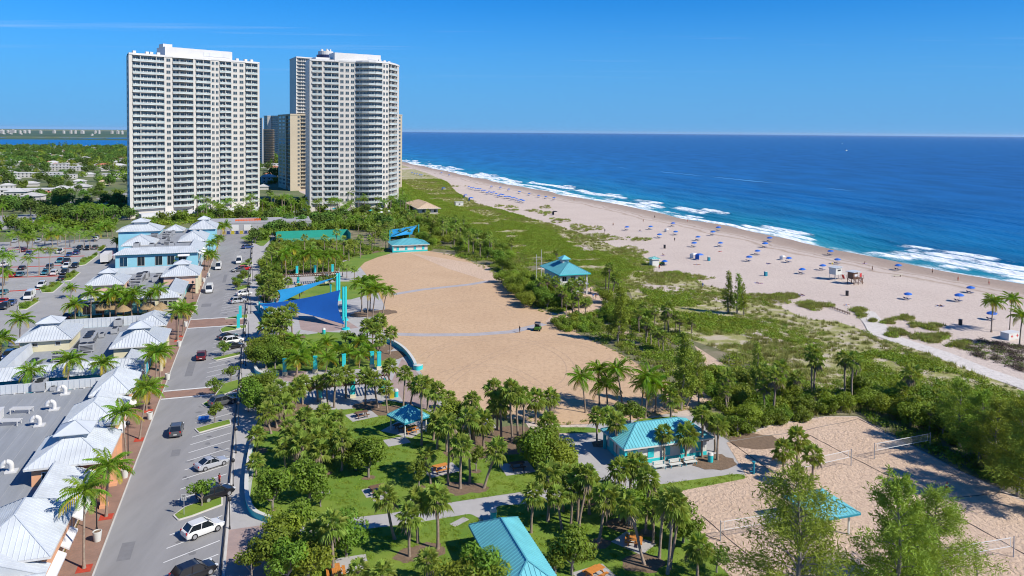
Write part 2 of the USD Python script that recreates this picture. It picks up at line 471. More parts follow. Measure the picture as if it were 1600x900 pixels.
def sea_fields(u, s):
    wob = 10 * (noise2(u / 70., s / 200., 11) - .5) + 5 * (noise2(u / 17., s / 60., 12) - .5)
    foam = np.zeros_like(u); z = np.zeros_like(u)
    run = 5.5 * (noise2(u / 26., u * 0, 21) - .5)                        # the swash edge
    e = s + 5 - run
    foam = np.maximum(foam, np.exp(-((e - 1.6) / 2.2) ** 2) * (.72 + .5 * noise2(u / 6., s / 3., 22)))
    foam = np.maximum(foam, fade(0, 3, e) * (1 - fade(6, 24, e)) * noise2(u / 11., s / 4., 23) * (.75 + .75 * noise2(u / 60., u * 0, 24)))
    for b, w, th, sd, amp in ((8, 6, .20, 30, .4), (15, 8, .27, 31, .5), (24, 10, .35, 32, .8), (34, 9, .45, 33, .9), (46, 6, .56, 34, .7)):
        seg = fade(th, th + .26, noise2(u / 46. + sd, u * 0 + sd, sd) + .12 * (noise2(u / 9. + sd, s / 5., sd + 7) - .5))
        d = s + wob - b
        body = np.where(d < 0, np.exp(d / w), np.exp(-(d / .8) ** 2))
        foam = np.maximum(foam, seg * body * (.34 + 1.0 * noise2(u / 5., s / 2.0, sd + 40)))
        z += amp * (.35 + .65 * seg) * np.exp(-((d - .6) / np.where(d > .6, 3.4, 2.0)) ** 2)
    swell = np.sin((s + wob * 1.2 + 9 * (noise2(u / 110., s / 110., 51) - .5)) / 3.9) * .16 + np.sin((s * 1.1 - u * .22 + wob) / 2.3) * .06
    z = z * fade(-6, 6, s) + swell * fade(0, 40, s)
    return np.clip(foam, 0, 1), z


def sea_fn(u, s):
    v = shore(u) + s
    _, z = sea_fields(u, s)
    return np.column_stack([VD[0] * v + UD[0] * u, VD[1] * v + UD[1] * u, -.62 + z * (1 - .9 * fade(200, 268, s))])


P, F, uu, ss = grid_mesh(Un, Sn, sea_fn)
foam, _ = sea_fields(uu, ss)
n = {"g": ("geometry", {}), "af": ("attribute", {"attribute": "foam"}), "as": ("attribute", {"attribute": "shore"}),
     "dn": ("noise_texture", {"scale": .008, "detail": 4.0}), "dm": ("mapping", {"rotation": (0, 0, math.radians(-HEAD)), "scale": (1.0, .32, 1)}),
     "da": ("math", {"math_type": "multiply_add", "value2": 90.0}), "dr": ("map_range", {"from_min": 40.0, "from_max": 720.0, "clamp": True}),
     "r": ("rgb_ramp", {"ramp": [(0, (.045, .27, .28)), (.035, (.012, .20, .27)), (.09, (.002, .125, .27)), (.22, (.0008, .086, .27)), (.5, (.0004, .062, .235)), (1, (.0003, .044, .20))]}),
     "pn": ("noise_texture", {"scale": .035, "detail": 3.0}), "pr": ("rgb_ramp", {"ramp": [(.35, (.62, .66, .72)), (.65, (1.15, 1.12, 1.1))]}), "pm": ("mix", {"mix_type": "multiply", "fac": 1.0}),
     "fn": ("noise_texture", {"scale": .75, "detail": 8.0, "roughness": .78, "distortion": 1.4}), "fs": ("math", {"math_type": "add"}), "fr": ("map_range", {"range_type": "smoothstep", "from_min": .80, "from_max": 1.20, "clamp": True}),
     "mix": ("mix", {"mix_type": "mix", "color2": (.80, .84, .86)}), "rr": ("map_range", {"to_min": .22, "to_max": .9}),
     "wm": ("mapping", {"rotation": (0, 0, math.radians(-HEAD)), "scale": (.42, .11, 1)}), "wn": ("noise_texture", {"scale": 1.0, "detail": 5.0, "roughness": .62}), "wb": ("bump", {"strength": 1.0, "distance": 1.1}),
     "p": ("principled_bsdf", {"specular_ior_level": .10, "ior": 1.33})}
usdkit.material(stage, '/World/Looks/sea_water', n, [
    ("g.position", "dm.vector"), ("dm.vector", "dn.vector"), ("dn.fac", "da.value1"), ("as.fac", "da.value3"), ("da.value", "dr.value"), ("dr.result", "r.fac"),
    ("dm.vector", "pn.vector"), ("pn.fac", "pr.fac"), ("r.color", "pm.color1"), ("pr.color", "pm.color2"),
    ("g.position", "fn.vector"), ("fn.fac", "fs.value1"), ("af.fac", "fs.value2"), ("fs.value", "fr.value"), ("fr.result", "mix.fac"), ("pm.color", "mix.color1"), ("mix.color", "p.base_color"),
    ("fr.result", "rr.value"), ("rr.result", "p.roughness"), ("g.position", "wm.vector"), ("wm.vector", "wn.vector"), ("wn.fac", "wb.height"), ("wb.normal", "p.normal")], surface="p.BSDF")
MATS['sea_water'] = UsdShade.Material.Get(stage, '/World/Looks/sea_water')
# both pieces of water are one mesh
def far_fn(u, s):
    v = shore(u) + s; return np.column_stack([VD[0] * v + UD[0] * u, VD[1] * v + UD[1] * u, np.full_like(u, -.62)])


far, far_s = MB(), []
for Uf, Sf in (([-6000, -1000, 96, 500, 1000, 1500, 1895, 3000, 7000, 20000, 60000], [267.4, 300, 350, 400, 500, 600, 720, 900, 1500, 4000, 20000, 50000]), ([1895, 2200, 3000, 5000, 7000, 20000, 60000], [-30, 0, 20, 50, 100, 200, 267.4]), ([-900, 96], [-20, 60, 267.4])):
    Pg, Fg, _, sg = grid_mesh(np.array(Uf, float), np.array(Sf, float), far_fn); far.add(Pg, fix_up(Pg, Fg)); far_s.append(sg)
Vf, Ff = far.get()
nn = len(P)
sea = put('/World', 'sea', (np.vstack([P, Vf]), np.vstack([fix_up(P, F), Ff + nn])), 'sea_water', kind='structure', primvar=('foam', np.concatenate([foam, np.zeros(len(Vf))])))
UsdGeom.PrimvarsAPI(stage.GetPrimAtPath(sea)).CreatePrimvar('shore', Sdf.ValueTypeNames.FloatArray, 'vertex').Set(Vt.FloatArray.FromNumpy(np.concatenate([ss, np.concatenate(far_s)]).astype(np.float32)))

# lagoon and the far mainland
mat('lagoon_water', (.004, .10, .30), .3, var=.12, scale=.01, bump=.5, bscale=.3, obj=False, spec=.2)
lag = Polygon([G(x, y)[:2] for x, y in ((-900, 226.5), (40, 229.5), (120, 229), (200, 229.5), (420, 231), (420, 214.5), (210, 215.0), (150, 215.4), (60, 215.2), (-60, 214.3), (-900, 206.5))])
struct('lagoon', sheet(lag, -.02), 'lagoon_water')

# street, parking bays, pavements
struct('street', sheet([urect(40, 375, -17.4, -4.6), urect(372, 378, -60, -4.6)], .0), 'asphalt')
struct('parking_lot', sheet([urect(196, 372, -170, -46.5), urect(150, 216, -170, -58), urect(193.5, 216, -60, -46.5)], -.005), 'lot_asphalt')
struct('pavement', sheet([urect(40, 372, -21.4, -17.55), urect(193.5, 216, -47, -21)], .10), 'pavers')
MB1 = MB()
for v, w in ((-17.47, .16),):
    for u in np.arange(40, 372, 6.0): MB1.box(UV(u + 3, v, .05), (w, 5.97, .16), HEAD)
struct('kerb', MB1, 'curb')
struct('paver_crossing', sheet([urect(147.9, 151.6, -17.38, -4.62), urect(199.3, 207.5, -17.38, -4.62)], .006), 'pavers')
# markings: bay lines set at a slant, and the white edges of the crossings
mk = [urect(147.3, 147.8, -17.3, -4.7), urect(151.7, 152.2, -17.3, -8), urect(198.6, 199.2, -17.3, -4.7), urect(207.6, 208.2, -17.3, -4.7)]
ISL = [[(274, 806), (280, 812), (300, 806), (345, 789), (345, 779), (320, 783), (290, 794)],
       [(307, 671), (312, 676), (333, 670), (359, 663), (358, 657), (333, 663)],
       [(318, 632), (324, 636), (345, 629), (368, 622), (368, 617.5), (335, 622)],
       [(338, 618.5), (341, 620), (374, 606.5), (374, 594), (352, 600), (342, 612)],
       [(333, 561), (338, 563), (375, 554.5), (375, 551), (352, 556)],
       [(345, 515), (347.5, 519.5), (384, 512.5), (384, 509), (353, 511)],
       [(352, 498.5), (386, 497), (386, 492), (370, 494.5)],
       [(366, 452), (372, 454), (390, 449), (390, 446), (375, 447)],
       [(366, 437), (372, 439), (392, 433), (392, 429), (378, 430)],
       [(374, 415), (378, 417), (394, 413), (394, 410), (380, 411)]]
isl = [rounded(ppoly(p).buffer(.25), .3) for p in ISL]
islu = unary_union([i.buffer(.5) for i in isl])
for u in np.arange(76, 330, 3.05):
    a, b = UV(u, -4.9)[:2], UV(u - 3.1, -10.6)[:2]
    l = LineString([a, b]).buffer(.075, cap_style=2)
    if 143 < u < 157 or 194 < u < 214 or l.intersects(islu): continue
    mk.append(l)
for u in np.arange(250, 345, 2.8):
    for v in (-66, -84, -112, -140): mk.append(LineString([UV(u, v)[:2], UV(u, v - 5)[:2]]).buffer(.07, cap_style=2))
struct('road_markings', sheet(mk, .012), 'paint')
for i, P_ in enumerate(isl):
    t = thing('planted_island', None, 'traffic island', group='planted islands between the parking bays')
    kb = MB(); kb.prism(list(P_.exterior.coords), -.02, .13); put(t, 'kerb', kb, 'curb')
    g = MB(); g.prism(list(P_.buffer(-.2).exterior.coords), .10, .17); put(t, 'grass', g, 'lawn', kind='stuff')
    tag(t, f"kerbed grass island among the slanted parking bays, {ORD[i]} from the near end of the street")

# park: concrete underneath, lawns, beds and sand on top
struct('plaza', sheet([urect(40, 375, -4.6, 36), ppoly([(560, 470), (640, 470), (650, 575), (690, 640), (860, 700), (960, 640), (1180, 660), (1210, 740), (1180, 752), (1030, 760), (880, 840), (560, 840)])], .015), 'concrete')
pk = MB()
struct('pink_paving', sheet([urect(40, 96.5, -4.2, 2.2), ppoly([(628, 560), (640, 570), (655, 585), (690, 640), (640, 640), (610, 600)]), ppoly([(420, 590), (440, 572), (480, 580), (470, 600)]), ppoly([(466, 497), (540, 500), (560, 512), (500, 520), (470, 515)])], .02), 'pink_pavers')
bowl = ppoly([(557, 410), (585, 402), (614, 396.5), (668, 392), (705, 398), (740, 408), (770, 424), (800, 440), (840, 480), (870, 495), (900, 512), (960, 545), (985, 560), (1050, 600), (1075, 640), (1000, 655), (930, 662), (880, 664), (845, 660), (800, 655), (740, 645), (700, 630), (668, 598), (652, 573), (640, 554), (622, 537), (604, 526), (597, 505), (602, 480), (590, 455), (573, 430)])
bowl = bowl.buffer(3).buffer(-3)
struct('sand_bowl', sheet(bowl, .03), 'bowl_sand')
tracks = [LineString([G(x, y)[:2] for x, y in q]).buffer(w, cap_style=2) for q, w in (
    (((612, 460.5), (660, 452.5), (735, 444.5), (770, 438)), 1.2), (((610, 522), (660, 523.5), (740, 523), (800, 518.5), (850, 506)), 1.3))]
struct('bowl_path', sheet(tracks, .036), 'path_grey')
lawns = [
    [(400, 662), (397, 700), (396, 740), (391, 775), (400, 799), (424, 812), (470, 812), (552, 809), (612, 802), (707, 785), (760, 777), (815, 769), (880, 752), (906, 735), (902, 712), (882, 690), (860, 688), (800, 694), (740, 672), (690, 655), (664, 640), (640, 632), (606, 626), (575, 636), (540, 640), (480, 641), (430, 652)],
    [(425, 905), (428, 850), (440, 838), (571, 827), (640, 819), (735, 803), (748, 810), (756, 850), (760, 905)],
    [(776, 791), (818, 788), (900, 772), (960, 770), (1033, 757), (1140, 742), (1168, 740), (1166, 748), (1060, 768), (1082, 830), (1120, 880), (1145, 905), (770, 905), (765, 850)],
    [(440, 540), (465, 525), (510, 519), (540, 520), (570, 530), (592, 545), (619, 556), (618, 566), (600, 574), (560, 577), (470, 580), (420, 578), (410, 560)],
    [(432, 474), (455, 458), (480, 447), (530, 440), (562, 440), (600, 447), (592, 456), (548, 468), (520, 470), (470, 478)],
    [(530, 425), (536, 410), (560, 398), (600, 389), (611, 396), (590, 402), (570, 410), (556, 424)],
    [(842, 672), (870, 668), (920, 668), (944, 672), (940, 676), (880, 677), (845, 675)], [(975, 665), (1000, 655), (1060, 650), (1062, 658), (1020, 662)],
    [(375, 372), (390, 366), (415, 366), (425, 372), (410, 386), (398, 380)]]
lawns = [rounded(ppoly(p), .8) for p in lawns]
struct('lawn', sheet(lawns, .05), 'lawn', kind='structure')
beds = [ppoly([(405, 432), (420, 384), (430, 376), (545, 378), (605, 392), (560, 400), (535, 408), (528, 424), (440, 430), (440, 450), (412, 478)])]
beds += [disc(G(*p), r, 18, .8, 20, .3, RNG) for p, r in (((712, 764), 2.6), ((735, 762), 1.8), ((748, 764), 1.5), ((668, 862), 2.2), ((640, 868), 1.8), ((402, 706), 1.6), ((440, 665), 3.2), ((450, 640), 4), ((465, 690), 2.5), ((455, 705), 2.0),
         ((500, 742), 1.6), ((576, 747), .9), ((655, 762), .8), ((744, 737), .8), ((604, 642), 3.2), ((575, 634), 2.5), ((630, 645), 2), ((1005, 880), 2.4), ((935, 850), 1.6), ((1010, 834), 1.2), ((970, 820), 2), ((426, 797), .5), ((1115, 722), 3.2), ((1060, 716), 2.5),
         ((600, 556), 4.5), ((585, 545), 4), ((1180, 690), 4), ((780, 690), 7), ((745, 700), 5), ((800, 690), 5), ((425, 533), 6), ((440, 530), 6), ((575, 490), 4.5), ((600, 488), 3.5), ((940, 694), 1.6))]
struct('mulch_bed', sheet(unary_union(beds), .058), 'mulch')
# slabs under the picnic tables
SLABS = [((588, 768), 1.7, 1.3, 8), ((592, 778), 0.9, .8, 8), ((506, 770), .8, .6, 0), ((690, 735), 2.4, 1.6, 12), ((808, 732), 2.2, 1.9, 0), ((990, 849), 1.6, 2.1, 30), ((638, 668), 3.4, 3.0, 45), ((620, 690), 1.8, 1.4, 10), ((565, 650), 2.3, 1.8, 15), ((550, 882), 1.7, 1.6, 0), ((930, 900), 2, 1.6, 10), ((718, 816), 1.2, .5, 30)]
sl = []
for p, a, b, r in SLABS:
    q = G(*p); k = shapely.affinity.rotate(shapely.box(q[0] - a, q[1] - b, q[0] + a, q[1] + b), HEAD + r)
    sl.append(k)
struct('picnic_slab', sheet(sl, .064), 'concrete')
# wheel tracks and worn spots
mat('tracked_sand', (.40, .275, .175), .95, var=.12, scale=.6, bump=.08, bscale=3, obj=False)
TRK = [[(660, 560), (720, 535), (800, 530), (860, 545), (890, 570), (880, 600), (820, 600)], [(700, 600), (760, 560), (840, 535), (930, 545)], [(610, 500), (660, 480), (740, 470), (800, 490)], [(640, 430), (690, 415), (740, 425), (770, 440)], [(900, 610), (930, 580), (960, 560)], [(690, 585), (790, 575), (880, 640)]]
tl_ = []
for q in TRK:
    L_ = np.array([G(*p)[:2] for p in q]); kk = np.linspace(0, len(L_) - 1, 40)
    from scipy.interpolate import make_interp_spline
    c_ = LineString(make_interp_spline(np.arange(len(L_)), L_, k=3 if len(L_) > 3 else 2)(kk))
    for off in (-.85, .85): tl_.append(c_.parallel_offset(abs(off), 'left' if off < 0 else 'right').buffer(.13))
struct('wheel_track', sheet(unary_union(tl_).intersection(bowl), .033), 'tracked_sand')
mat('road_stain', (.165, .163, .162), .7, var=.25, scale=.8, obj=False); mat('road_patch', (.17, .17, .175), .9, var=.1, scale=1.5, obj=False)
rg = np.random.default_rng(77); st = [disc(UV(u_, rg.uniform(-10.5, -6.5)), rg.uniform(.25, .7), 12, rg.uniform(.5, 1), rg.uniform(0, 180), .6, rg) for u_ in np.arange(78, 320, 2.9) if rg.random() < .75]
struct('road_stain', sheet(unary_union(st).difference(islu), .006), 'road_stain')
struct('road_patch', sheet([urect(93, 97, -15.6, -14.2), urect(121, 123.5, -13, -11.8), urect(160, 170, -14.6, -13.2), urect(222, 226, -16, -13.5), urect(256, 270, -12.2, -11.2)], .0065), 'road_patch')
# courts
court = ppoly([(1058, 770), (1100, 758), (1168, 747), (1135, 692), (1160, 684), (1205, 666), (1290, 652), (1340, 652), (1400, 685), (1500, 738), (1600, 785), (1760, 880), (1760, 1000), (1190, 1000), (1140, 905), (1082, 830)])
struct('court_sand', sheet(court.buffer(2).buffer(-2), .04), 'court_sand')
# undergrowth floor between bowl, courts and dunes
floor_ = ppoly([(640, 325), (700, 345), (760, 372), (830, 400), (930, 440), (985, 455), (1000, 500), (1120, 540), (1240, 590), (1400, 640), (1600, 690), (1760, 760), (1760, 900), (1600, 780), (1500, 735), (1400, 683), (1340, 650), (1290, 650), (1205, 662), (1140, 690), (1080, 645), (1050, 600), (985, 562), (960, 548), (900, 520), (900, 500), (870, 490), (830, 478), (800, 440), (770, 425), (735, 408), (700, 396), (668, 392), (640, 385)])
sandy = [ppoly([(905, 455), (925, 448), (945, 470), (950, 490), (985, 520), (975, 530), (925, 490), (890, 500), (850, 505), (860, 495), (905, 478)]), ppoly([(1085, 540), (1140, 575), (1150, 600), (1120, 625), (1075, 640), (1060, 625), (1110, 605), (1105, 575)]), ppoly([(640, 395), (760, 415), (790, 435), (780, 445), (700, 420)])]
sandy_u = unary_union(sandy)
struct('garden_floor', sheet(ppoly([(380, 376), (430, 362), (560, 352), (560, 300), (640, 300), (650, 330), (735, 350), (770, 380), (700, 396), (668, 390), (612, 396), (560, 398), (545, 372), (430, 374), (390, 385)]), .012), 'woods_floor')
struct('undergrowth_floor', sheet(floor_.difference(sandy_u), .045), 'woods_floor')
struct('sandy_path', sheet(sandy, .038), 'court_sand')
# dune land
dune = ppoly([(470, 222), (560, 236), (640, 262), (668, 271), (700, 285), (712, 300), (745, 318), (790, 330), (835, 343), (870, 352), (905, 365), (960, 385), (1000, 398), (1022, 412), (1020, 426), (1060, 424), (1100, 444), (1150, 458), (1215, 478), (1262, 500), (1300, 500), (1340, 513), (1372, 530), (1440, 545), (1510, 575), (1600, 612), (1760, 680), (1760, 900), (1600, 700), (1400, 650), (1240, 600), (1120, 545), (1000, 505), (985, 457), (930, 442), (830, 402), (760, 374), (700, 347), (640, 327), (560, 300), (470, 262)])
mat('dune_ground', (.50, .42, .31), .95, scale=.22, obj=False, detail=9, bump=.2, bscale=2.5, ramp=[(.30, (.46, .40, .31)), (.43, (.42, .36, .25)), (.50, (.31, .29, .12)), (.60, (.22, .225, .06)), (.78, (.13, .17, .03))])
truck_path = LineString([G(x, y)[:2] for x, y in ((1352, 488), (1368, 508), (1376, 522), (1420, 537), (1470, 553), (1530, 578), (1610, 605), (1700, 640))]).buffer(2.6)
struct('dune_ground', sheet(dune.difference(truck_path).difference(ppoly([(1000, 444), (1040, 446), (1105, 458), (1160, 474), (1150, 480), (1090, 462), (1000, 452)])), .05), 'dune_ground')
struct('sand_track', sheet(truck_path, .06), 'track_sand')
# ================================================================ buildings
mat('white_roof', (.47, .50, .52), .5, var=.13, scale=.35, spec=.4)
mat('white_seam', (.40, .435, .47), .5, var=.08)
mat('flat_roof', (.235, .25, .265), .9, var=.16, scale=.35, detail=7, stretch=(2.2, .25, 1), obj=True)
mat('orange_wall', (.60, .31, .17), .85, var=.06, scale=.6)
mat('cream_wall', (.54, .50, .34), .85, var=.05, scale=.6)
mat('pink_wall', (.56, .37, .28), .85, var=.05, scale=.6)
mat('teal_wall', (.035, .33, .42), .8, var=.07, scale=.6)
mat('sky_wall', (.22, .48, .58), .8, var=.05, scale=.6)
mat('green_wall', (.18, .46, .44), .8, var=.05, scale=.6)
mat('white_trim', (.52, .52, .505), .7, var=.04)
mat('tower_white', (.50, .475, .43), .8, var=.05, scale=.12)
mat('tower_slab', (.53, .525, .51), .75, var=.04, scale=.2)
mat('tower_grey', (.52, .53, .56), .8, var=.05, scale=.12)
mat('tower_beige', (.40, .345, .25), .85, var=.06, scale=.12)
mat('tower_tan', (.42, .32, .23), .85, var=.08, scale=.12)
mat('tower_back', (.42, .43, .40), .8, var=.06, scale=.2)
mat('rail_glass', (.40, .46, .44), .3, var=.15, scale=.2, spec=.7)
mat('equip_grey', (.30, .31, .32), .6, var=.15, scale=1.5)
mat('equip_white', (.54, .54, .53), .55, var=.06)
mat('dark_metal', (.018, .018, .02), .5, var=.1)
mat('teal_roof', (.13, .42, .46), .45, var=.12, scale=.5, spec=.45)
mat('teal_seam', (.085, .31, .36), .45, var=.05)
mat('teal_paint', (.018, .44, .46), .5, var=.08, scale=.6)
mat('teal_dark', (.010, .20, .27), .6, var=.1, scale=.6)
mat('cap_white', (.52, .52, .48), .7, var=.05)
mat('wood_brown', (.14, .075, .045), .8, var=.2, scale=2.0)
mat('wood_orange', (.50, .19, .035), .65, var=.18, scale=3.0)
mat('canvas_white', (.58, .58, .57), .8, var=.04)
mat('thatch', (.27, .19, .095), .95, var=.35, scale=6, bump=.05, bscale=20)
mat('orange_paint', (.70, .13, .03), .6, var=.1)
mat('red_paint', (.45, .03, .025), .6, var=.1)
mat('navy', (.02, .035, .12), .5, var=.1)
mat('tan_roof', (.50, .38, .26), .85, var=.08, scale=.4)
mat('clay_roof', (.36, .14, .08), .85, var=.15, scale=.6)
mat('house_white', (.46, .45, .43), .8, var=.06, scale=.3, rnd=.1)
mat('house_roof', (.46, .46, .45), .75, var=.08, scale=.4, rnd=.16)
glass_mat('window_glass', (.035, .05, .06))
glass_mat('tower_glass', (.10, .135, .15), .1)
glass_mat('blue_glass', (.02, .08, .16))
mat('tower_blind', (.30, .31, .30), .6, var=.2)
mat('recess_dark', (.30, .29, .28), .9, var=.06)


def hip_faces(x0, x1, y0, y1, z, h):
    lx, ly = x1 - x0, y1 - y0
    c = [np.array(p, float) for p in ((x0, y0, z), (x1, y0, z), (x1, y1, z), (x0, y1, z))]
    if lx >= ly:
        r0, r1 = np.array([x0 + ly / 2, (y0 + y1) / 2, z + h]), np.array([x1 - ly / 2, (y0 + y1) / 2, z + h])
        fs = [[c[0], c[1], r1, r0], [c[1], c[2], r1], [c[2], c[3], r0, r1], [c[3], c[0], r0]]
        hips = [(c[0], r0), (c[3], r0), (c[1], r1), (c[2], r1), (r0, r1)]
    else:
        r0, r1 = np.array([(x0 + x1) / 2, y0 + lx / 2, z + h]), np.array([(x0 + x1) / 2, y1 - lx / 2, z + h])
        fs = [[c[0], c[1], r0], [c[1], c[2], r1, r0], [c[2], c[3], r1], [c[3], c[0], r0, r1]]
        hips = [(c[0], r0), (c[1], r0), (c[2], r1), (c[3], r1), (r0, r1)]
    return fs, hips


def roof_panels(t, faces, hips, m, seam, w=.55, singly=True, cap=.16, name='roof_panel'):
    """standing-seam sheets on roof faces (first edge of a face is its eave): each sheet a part with its raised seam, or all seams one part."""
    ribs = MB()
    for f in faces:
        f = [np.asarray(p, float) for p in f]
        e = f[1] - f[0]; L = np.linalg.norm(e)
        if L < .05: continue
        e /= L; nrm = np.cross(e, f[2] - f[0]); nrm /= np.linalg.norm(nrm); nrm = nrm if nrm[2] > 0 else -nrm
        s = np.cross(nrm, e); s = s if s[2] > 0 else -s
        P2 = Polygon([((p - f[0]) @ e, (p - f[0]) @ s) for p in f]).buffer(0)
        a0, b0, a1, b1 = P2.bounds
        k = max(1, round((a1 - a0) / w)); ww = (a1 - a0) / k
        for i in range(k):
            if singly:
                piece = P2.intersection(shapely.box(a0 + i * ww + .012, b0 - 1, a0 + (i + 1) * ww - .012, b1 + 1))
                if piece.is_empty or piece.geom_type != 'Polygon' or piece.area < .02: continue
                q = np.array(piece.exterior.coords)[:-1]
                if len(q) < 3: continue
                top = f[0] + q[:, :1] * e + q[:, 1:] * s + nrm * .055
                bot = top - nrm * .05; n = len(q); mb = MB()
                F = [[0, j, j + 1] for j in range(1, n - 1)] + [[j, j + n, (j + 1) % n + n] for j in range(n)] + [[j, (j + 1) % n + n, (j + 1) % n] for j in range(n)]
                mb.add(np.vstack([top, bot]), F)
            l = LineString([(a0 + i * ww, b0 - 1), (a0 + i * ww, b1 + 1)]).intersection(P2)
            if not l.is_empty and l.geom_type == 'LineString' and l.length > .1:
                (xa, ya), (xb, yb) = l.coords[0], l.coords[-1]
                A = f[0] + xa * e + ya * s + nrm * .075; B = f[0] + xb * e + yb * s + nrm * .075
                (mb if singly else ribs).bar(A, B, .045, .07)
            if singly: put(t, name, mb, m)
    if not singly and ribs.n: put(t, 'roof_seam', ribs, seam, kind='stuff')
    c = MB()
    for a, b in hips: c.bar(a + [0, 0, .09], b + [0, 0, .09], cap, .07)
    if c.n: put(t, 'ridge_cap', c, seam)


def hip_roof(t, x0, x1, y0, y1, z, h, m='white_roof', seam='white_seam', trim='white_trim', w=.55, singly=False, name='roof'):
    fs, hips = hip_faces(x0, x1, y0, y1, z, h)
    mb = MB(); mb.solid([p for f in fs for p in f] + [p - [0, 0, .16] for f in fs for p in f[:2]])
    r = put(t, name, mb, m)
    roof_panels(r, fs, hips, m, seam, w, singly)
    g = MB()
    for a, b in ((0, 1), (1, 2), (2, 3), (3, 0)):
        c = [(x0, y0), (x1, y0), (x1, y1), (x0, y1)]
        g.bar((*c[a], z - .09), (*c[b], z - .09), .12, .2)
    put(r, 'gutter', g, trim)
    return r


def win(t, face, a, z, w, h, b, name='window', glass='window_glass', frame='white_trim', bars=1):
    """a window on a wall: face S looks to -y at y=b, E looks to +x at x=b. a: place along the wall; z: sill."""
    def P(u, d, zz): return (u, b - d, zz) if face == 'S' else (b + d, u, zz) if face == 'E' else (b - d, u, zz) if face == 'W' else (u, b + d, zz)
    def S(u, d, zz): return (u, d, zz) if face in 'SN' else (d, u, zz)
    mb = MB(); mb.box(P(a, .012, z + h / 2), S(w, .03, h))
    p = put(t, name, mb, glass)
    f = MB()
    for s in (-1, 1):
        f.box(P(a + s * w / 2, .035, z + h / 2), S(.09, .07, h + .18)); f.box(P(a, .033, z + h / 2 + s * h / 2), S(w - .09, .066, .09))
    for i in range(bars): f.box(P(a - w / 2 + w * (i + 1) / (bars + 1), .03, z + h / 2), S(.05, .06, h - .09))
    put(p, 'frame', f, frame)
    return p


def shed(t, y0, y1, prof, m, w=.55, singly=False, name='roof'):
    """a roof strip along y with a profile of (x, z): first the eave, then the top, then down behind."""
    mb = MB(); mb.solid([(x, y, z) for x, z in prof for y in (y0, y1)])
    r = put(t, name, mb, m)
    (xa, za), (xb, zb) = prof[0], prof[1]
    ya, yb = (y0, y1) if xb < xa else (y1, y0)
    roof_panels(r, [[(xa, ya, za), (xa, yb, za), (xb, yb, zb), (xb, ya, zb)]], [(np.array((xb, ya, zb)), np.array((xb, yb, zb)))], m, 'white_seam', w, singly)
    return r


def shed_y(t, x0, x1, prof, m, name='roof', x0t=None, x1t=None):
    """the same along x, profile of (y, z); the top may be shorter."""
    mb = MB(); P = []
    for i, (y, z) in enumerate(prof):
        a, b = (x0, x1) if i == 0 else (x0t if x0t is not None else x0, x1t if x1t is not None else x1)
        P += [(a, y, z), (b, y, z)]
    mb.solid(P); r = put(t, name, mb, m)
    (ya, za), (yb, zb) = prof[0], prof[1]; a, b = (x0t if x0t is not None else x0, x1t if x1t is not None else x1)
    roof_panels(r, [[(x0, ya, za), (x1, ya, za), (b, yb, zb), (a, yb, zb)]], [(np.array((a, yb, zb)), np.array((b, yb, zb)))], m, 'white_seam', .6, False)
    return r


def blk(t, u0, u1, v0, v1, z0, z1, m, name='wall'):
    mb = MB(); mb.box(((v0 + v1) / 2, (u0 + u1) / 2, (z0 + z1) / 2), (v1 - v0, u1 - u0, z1 - z0)); return put(t, name, mb, m)


def hip_tower(t, u0, u1, v0, v1, z, h, wallm, zb=2.95, over=.7, cup=True, singly=False):
    blk(t, u0 + over, u1 - over, v0 + over, v1 - over, zb, z - .1, wallm, 'upper_wall')
    hip_roof(t, v0, v1, u0, u1, z, h, singly=singly)
    if cup:
        cu, cv, s = (u0 + u1) / 2, (v0 + v1) / 2, min(u1 - u0, v1 - v0) * .165
        mb = MB(); mb.box((cv, cu, z + h * .80), (2 * s, 2 * s, h * .5)); c = put(t, 'cupola', mb, 'white_trim')
        fs, hips = hip_faces(cv - s * 1.4, cv + s * 1.4, cu - s * 1.4, cu + s * 1.4, z + h * 1.02, h * .42)
        mb = MB(); mb.solid([p for f in fs for p in f] + [p - [0, 0, .1] for f in fs for p in f[:2]])
        put(c, 'cupola_roof', mb, 'white_roof')
        cc = MB()
        for a, b in hips: cc.bar(a + [0, 0, .03], b + [0, 0, .03], .1, .05)
        put(c, 'ridge_cap', cc, 'white_seam')


O0 = UV(0, 0)
# ---- building A: orange shops at the near end
A_ = thing('shop_building', 'orange shop row with white hip roofs and wide grey flat roof', 'building', O0, HEAD)
blk(A_, 40, 148.4, -25.2, -21.6, 0, 3.9, 'orange_wall'); blk(A_, 40, 148.4, -78, -25.2, 0, 2.9, 'orange_wall')
blk(A_, 40.2, 148.1, -77.8, -25.25, 2.9, 3.0, 'flat_roof', 'flat_roof')
sm = MB()
for v in np.arange(-76, -26, 1.9): sm.box((v, 93, 3.012), (.05, 104, .02))
put(A_, 'roof_seam', sm, 'equip_grey', kind='stuff')
hip_tower(A_, 85.4, 97.6, -28.6, -20.2, 5.4, 2.8, 'orange_wall', cup=False, singly=True)
hip_tower(A_, 70, 84.0, -29.5, -20.3, 4.5, 2.2, 'orange_wall', cup=False, singly=True)
hip_tower(A_, 108, 118.7, -28.4, -19.0, 5.5, 2.7, 'orange_wall', singly=True)
hip_tower(A_, 122.4, 132.4, -27.8, -20.1, 5.2, 2.3, 'orange_wall', cup=False, singly=True)
hip_tower(A_, 136.2, 147.2, -26.6, -20.4, 5.2, 2.2, 'orange_wall', cup=False, singly=True)
for a, b in ((84.0, 86.2), (97.4, 108.2), (118.3, 122.9), (132.0, 136.7)):
    shed(A_, a, b, [(-20.35, 4.3), (-24.9, 6.1), (-25.3, 3.0), (-20.5, 4.0)], 'white_roof', singly=True)
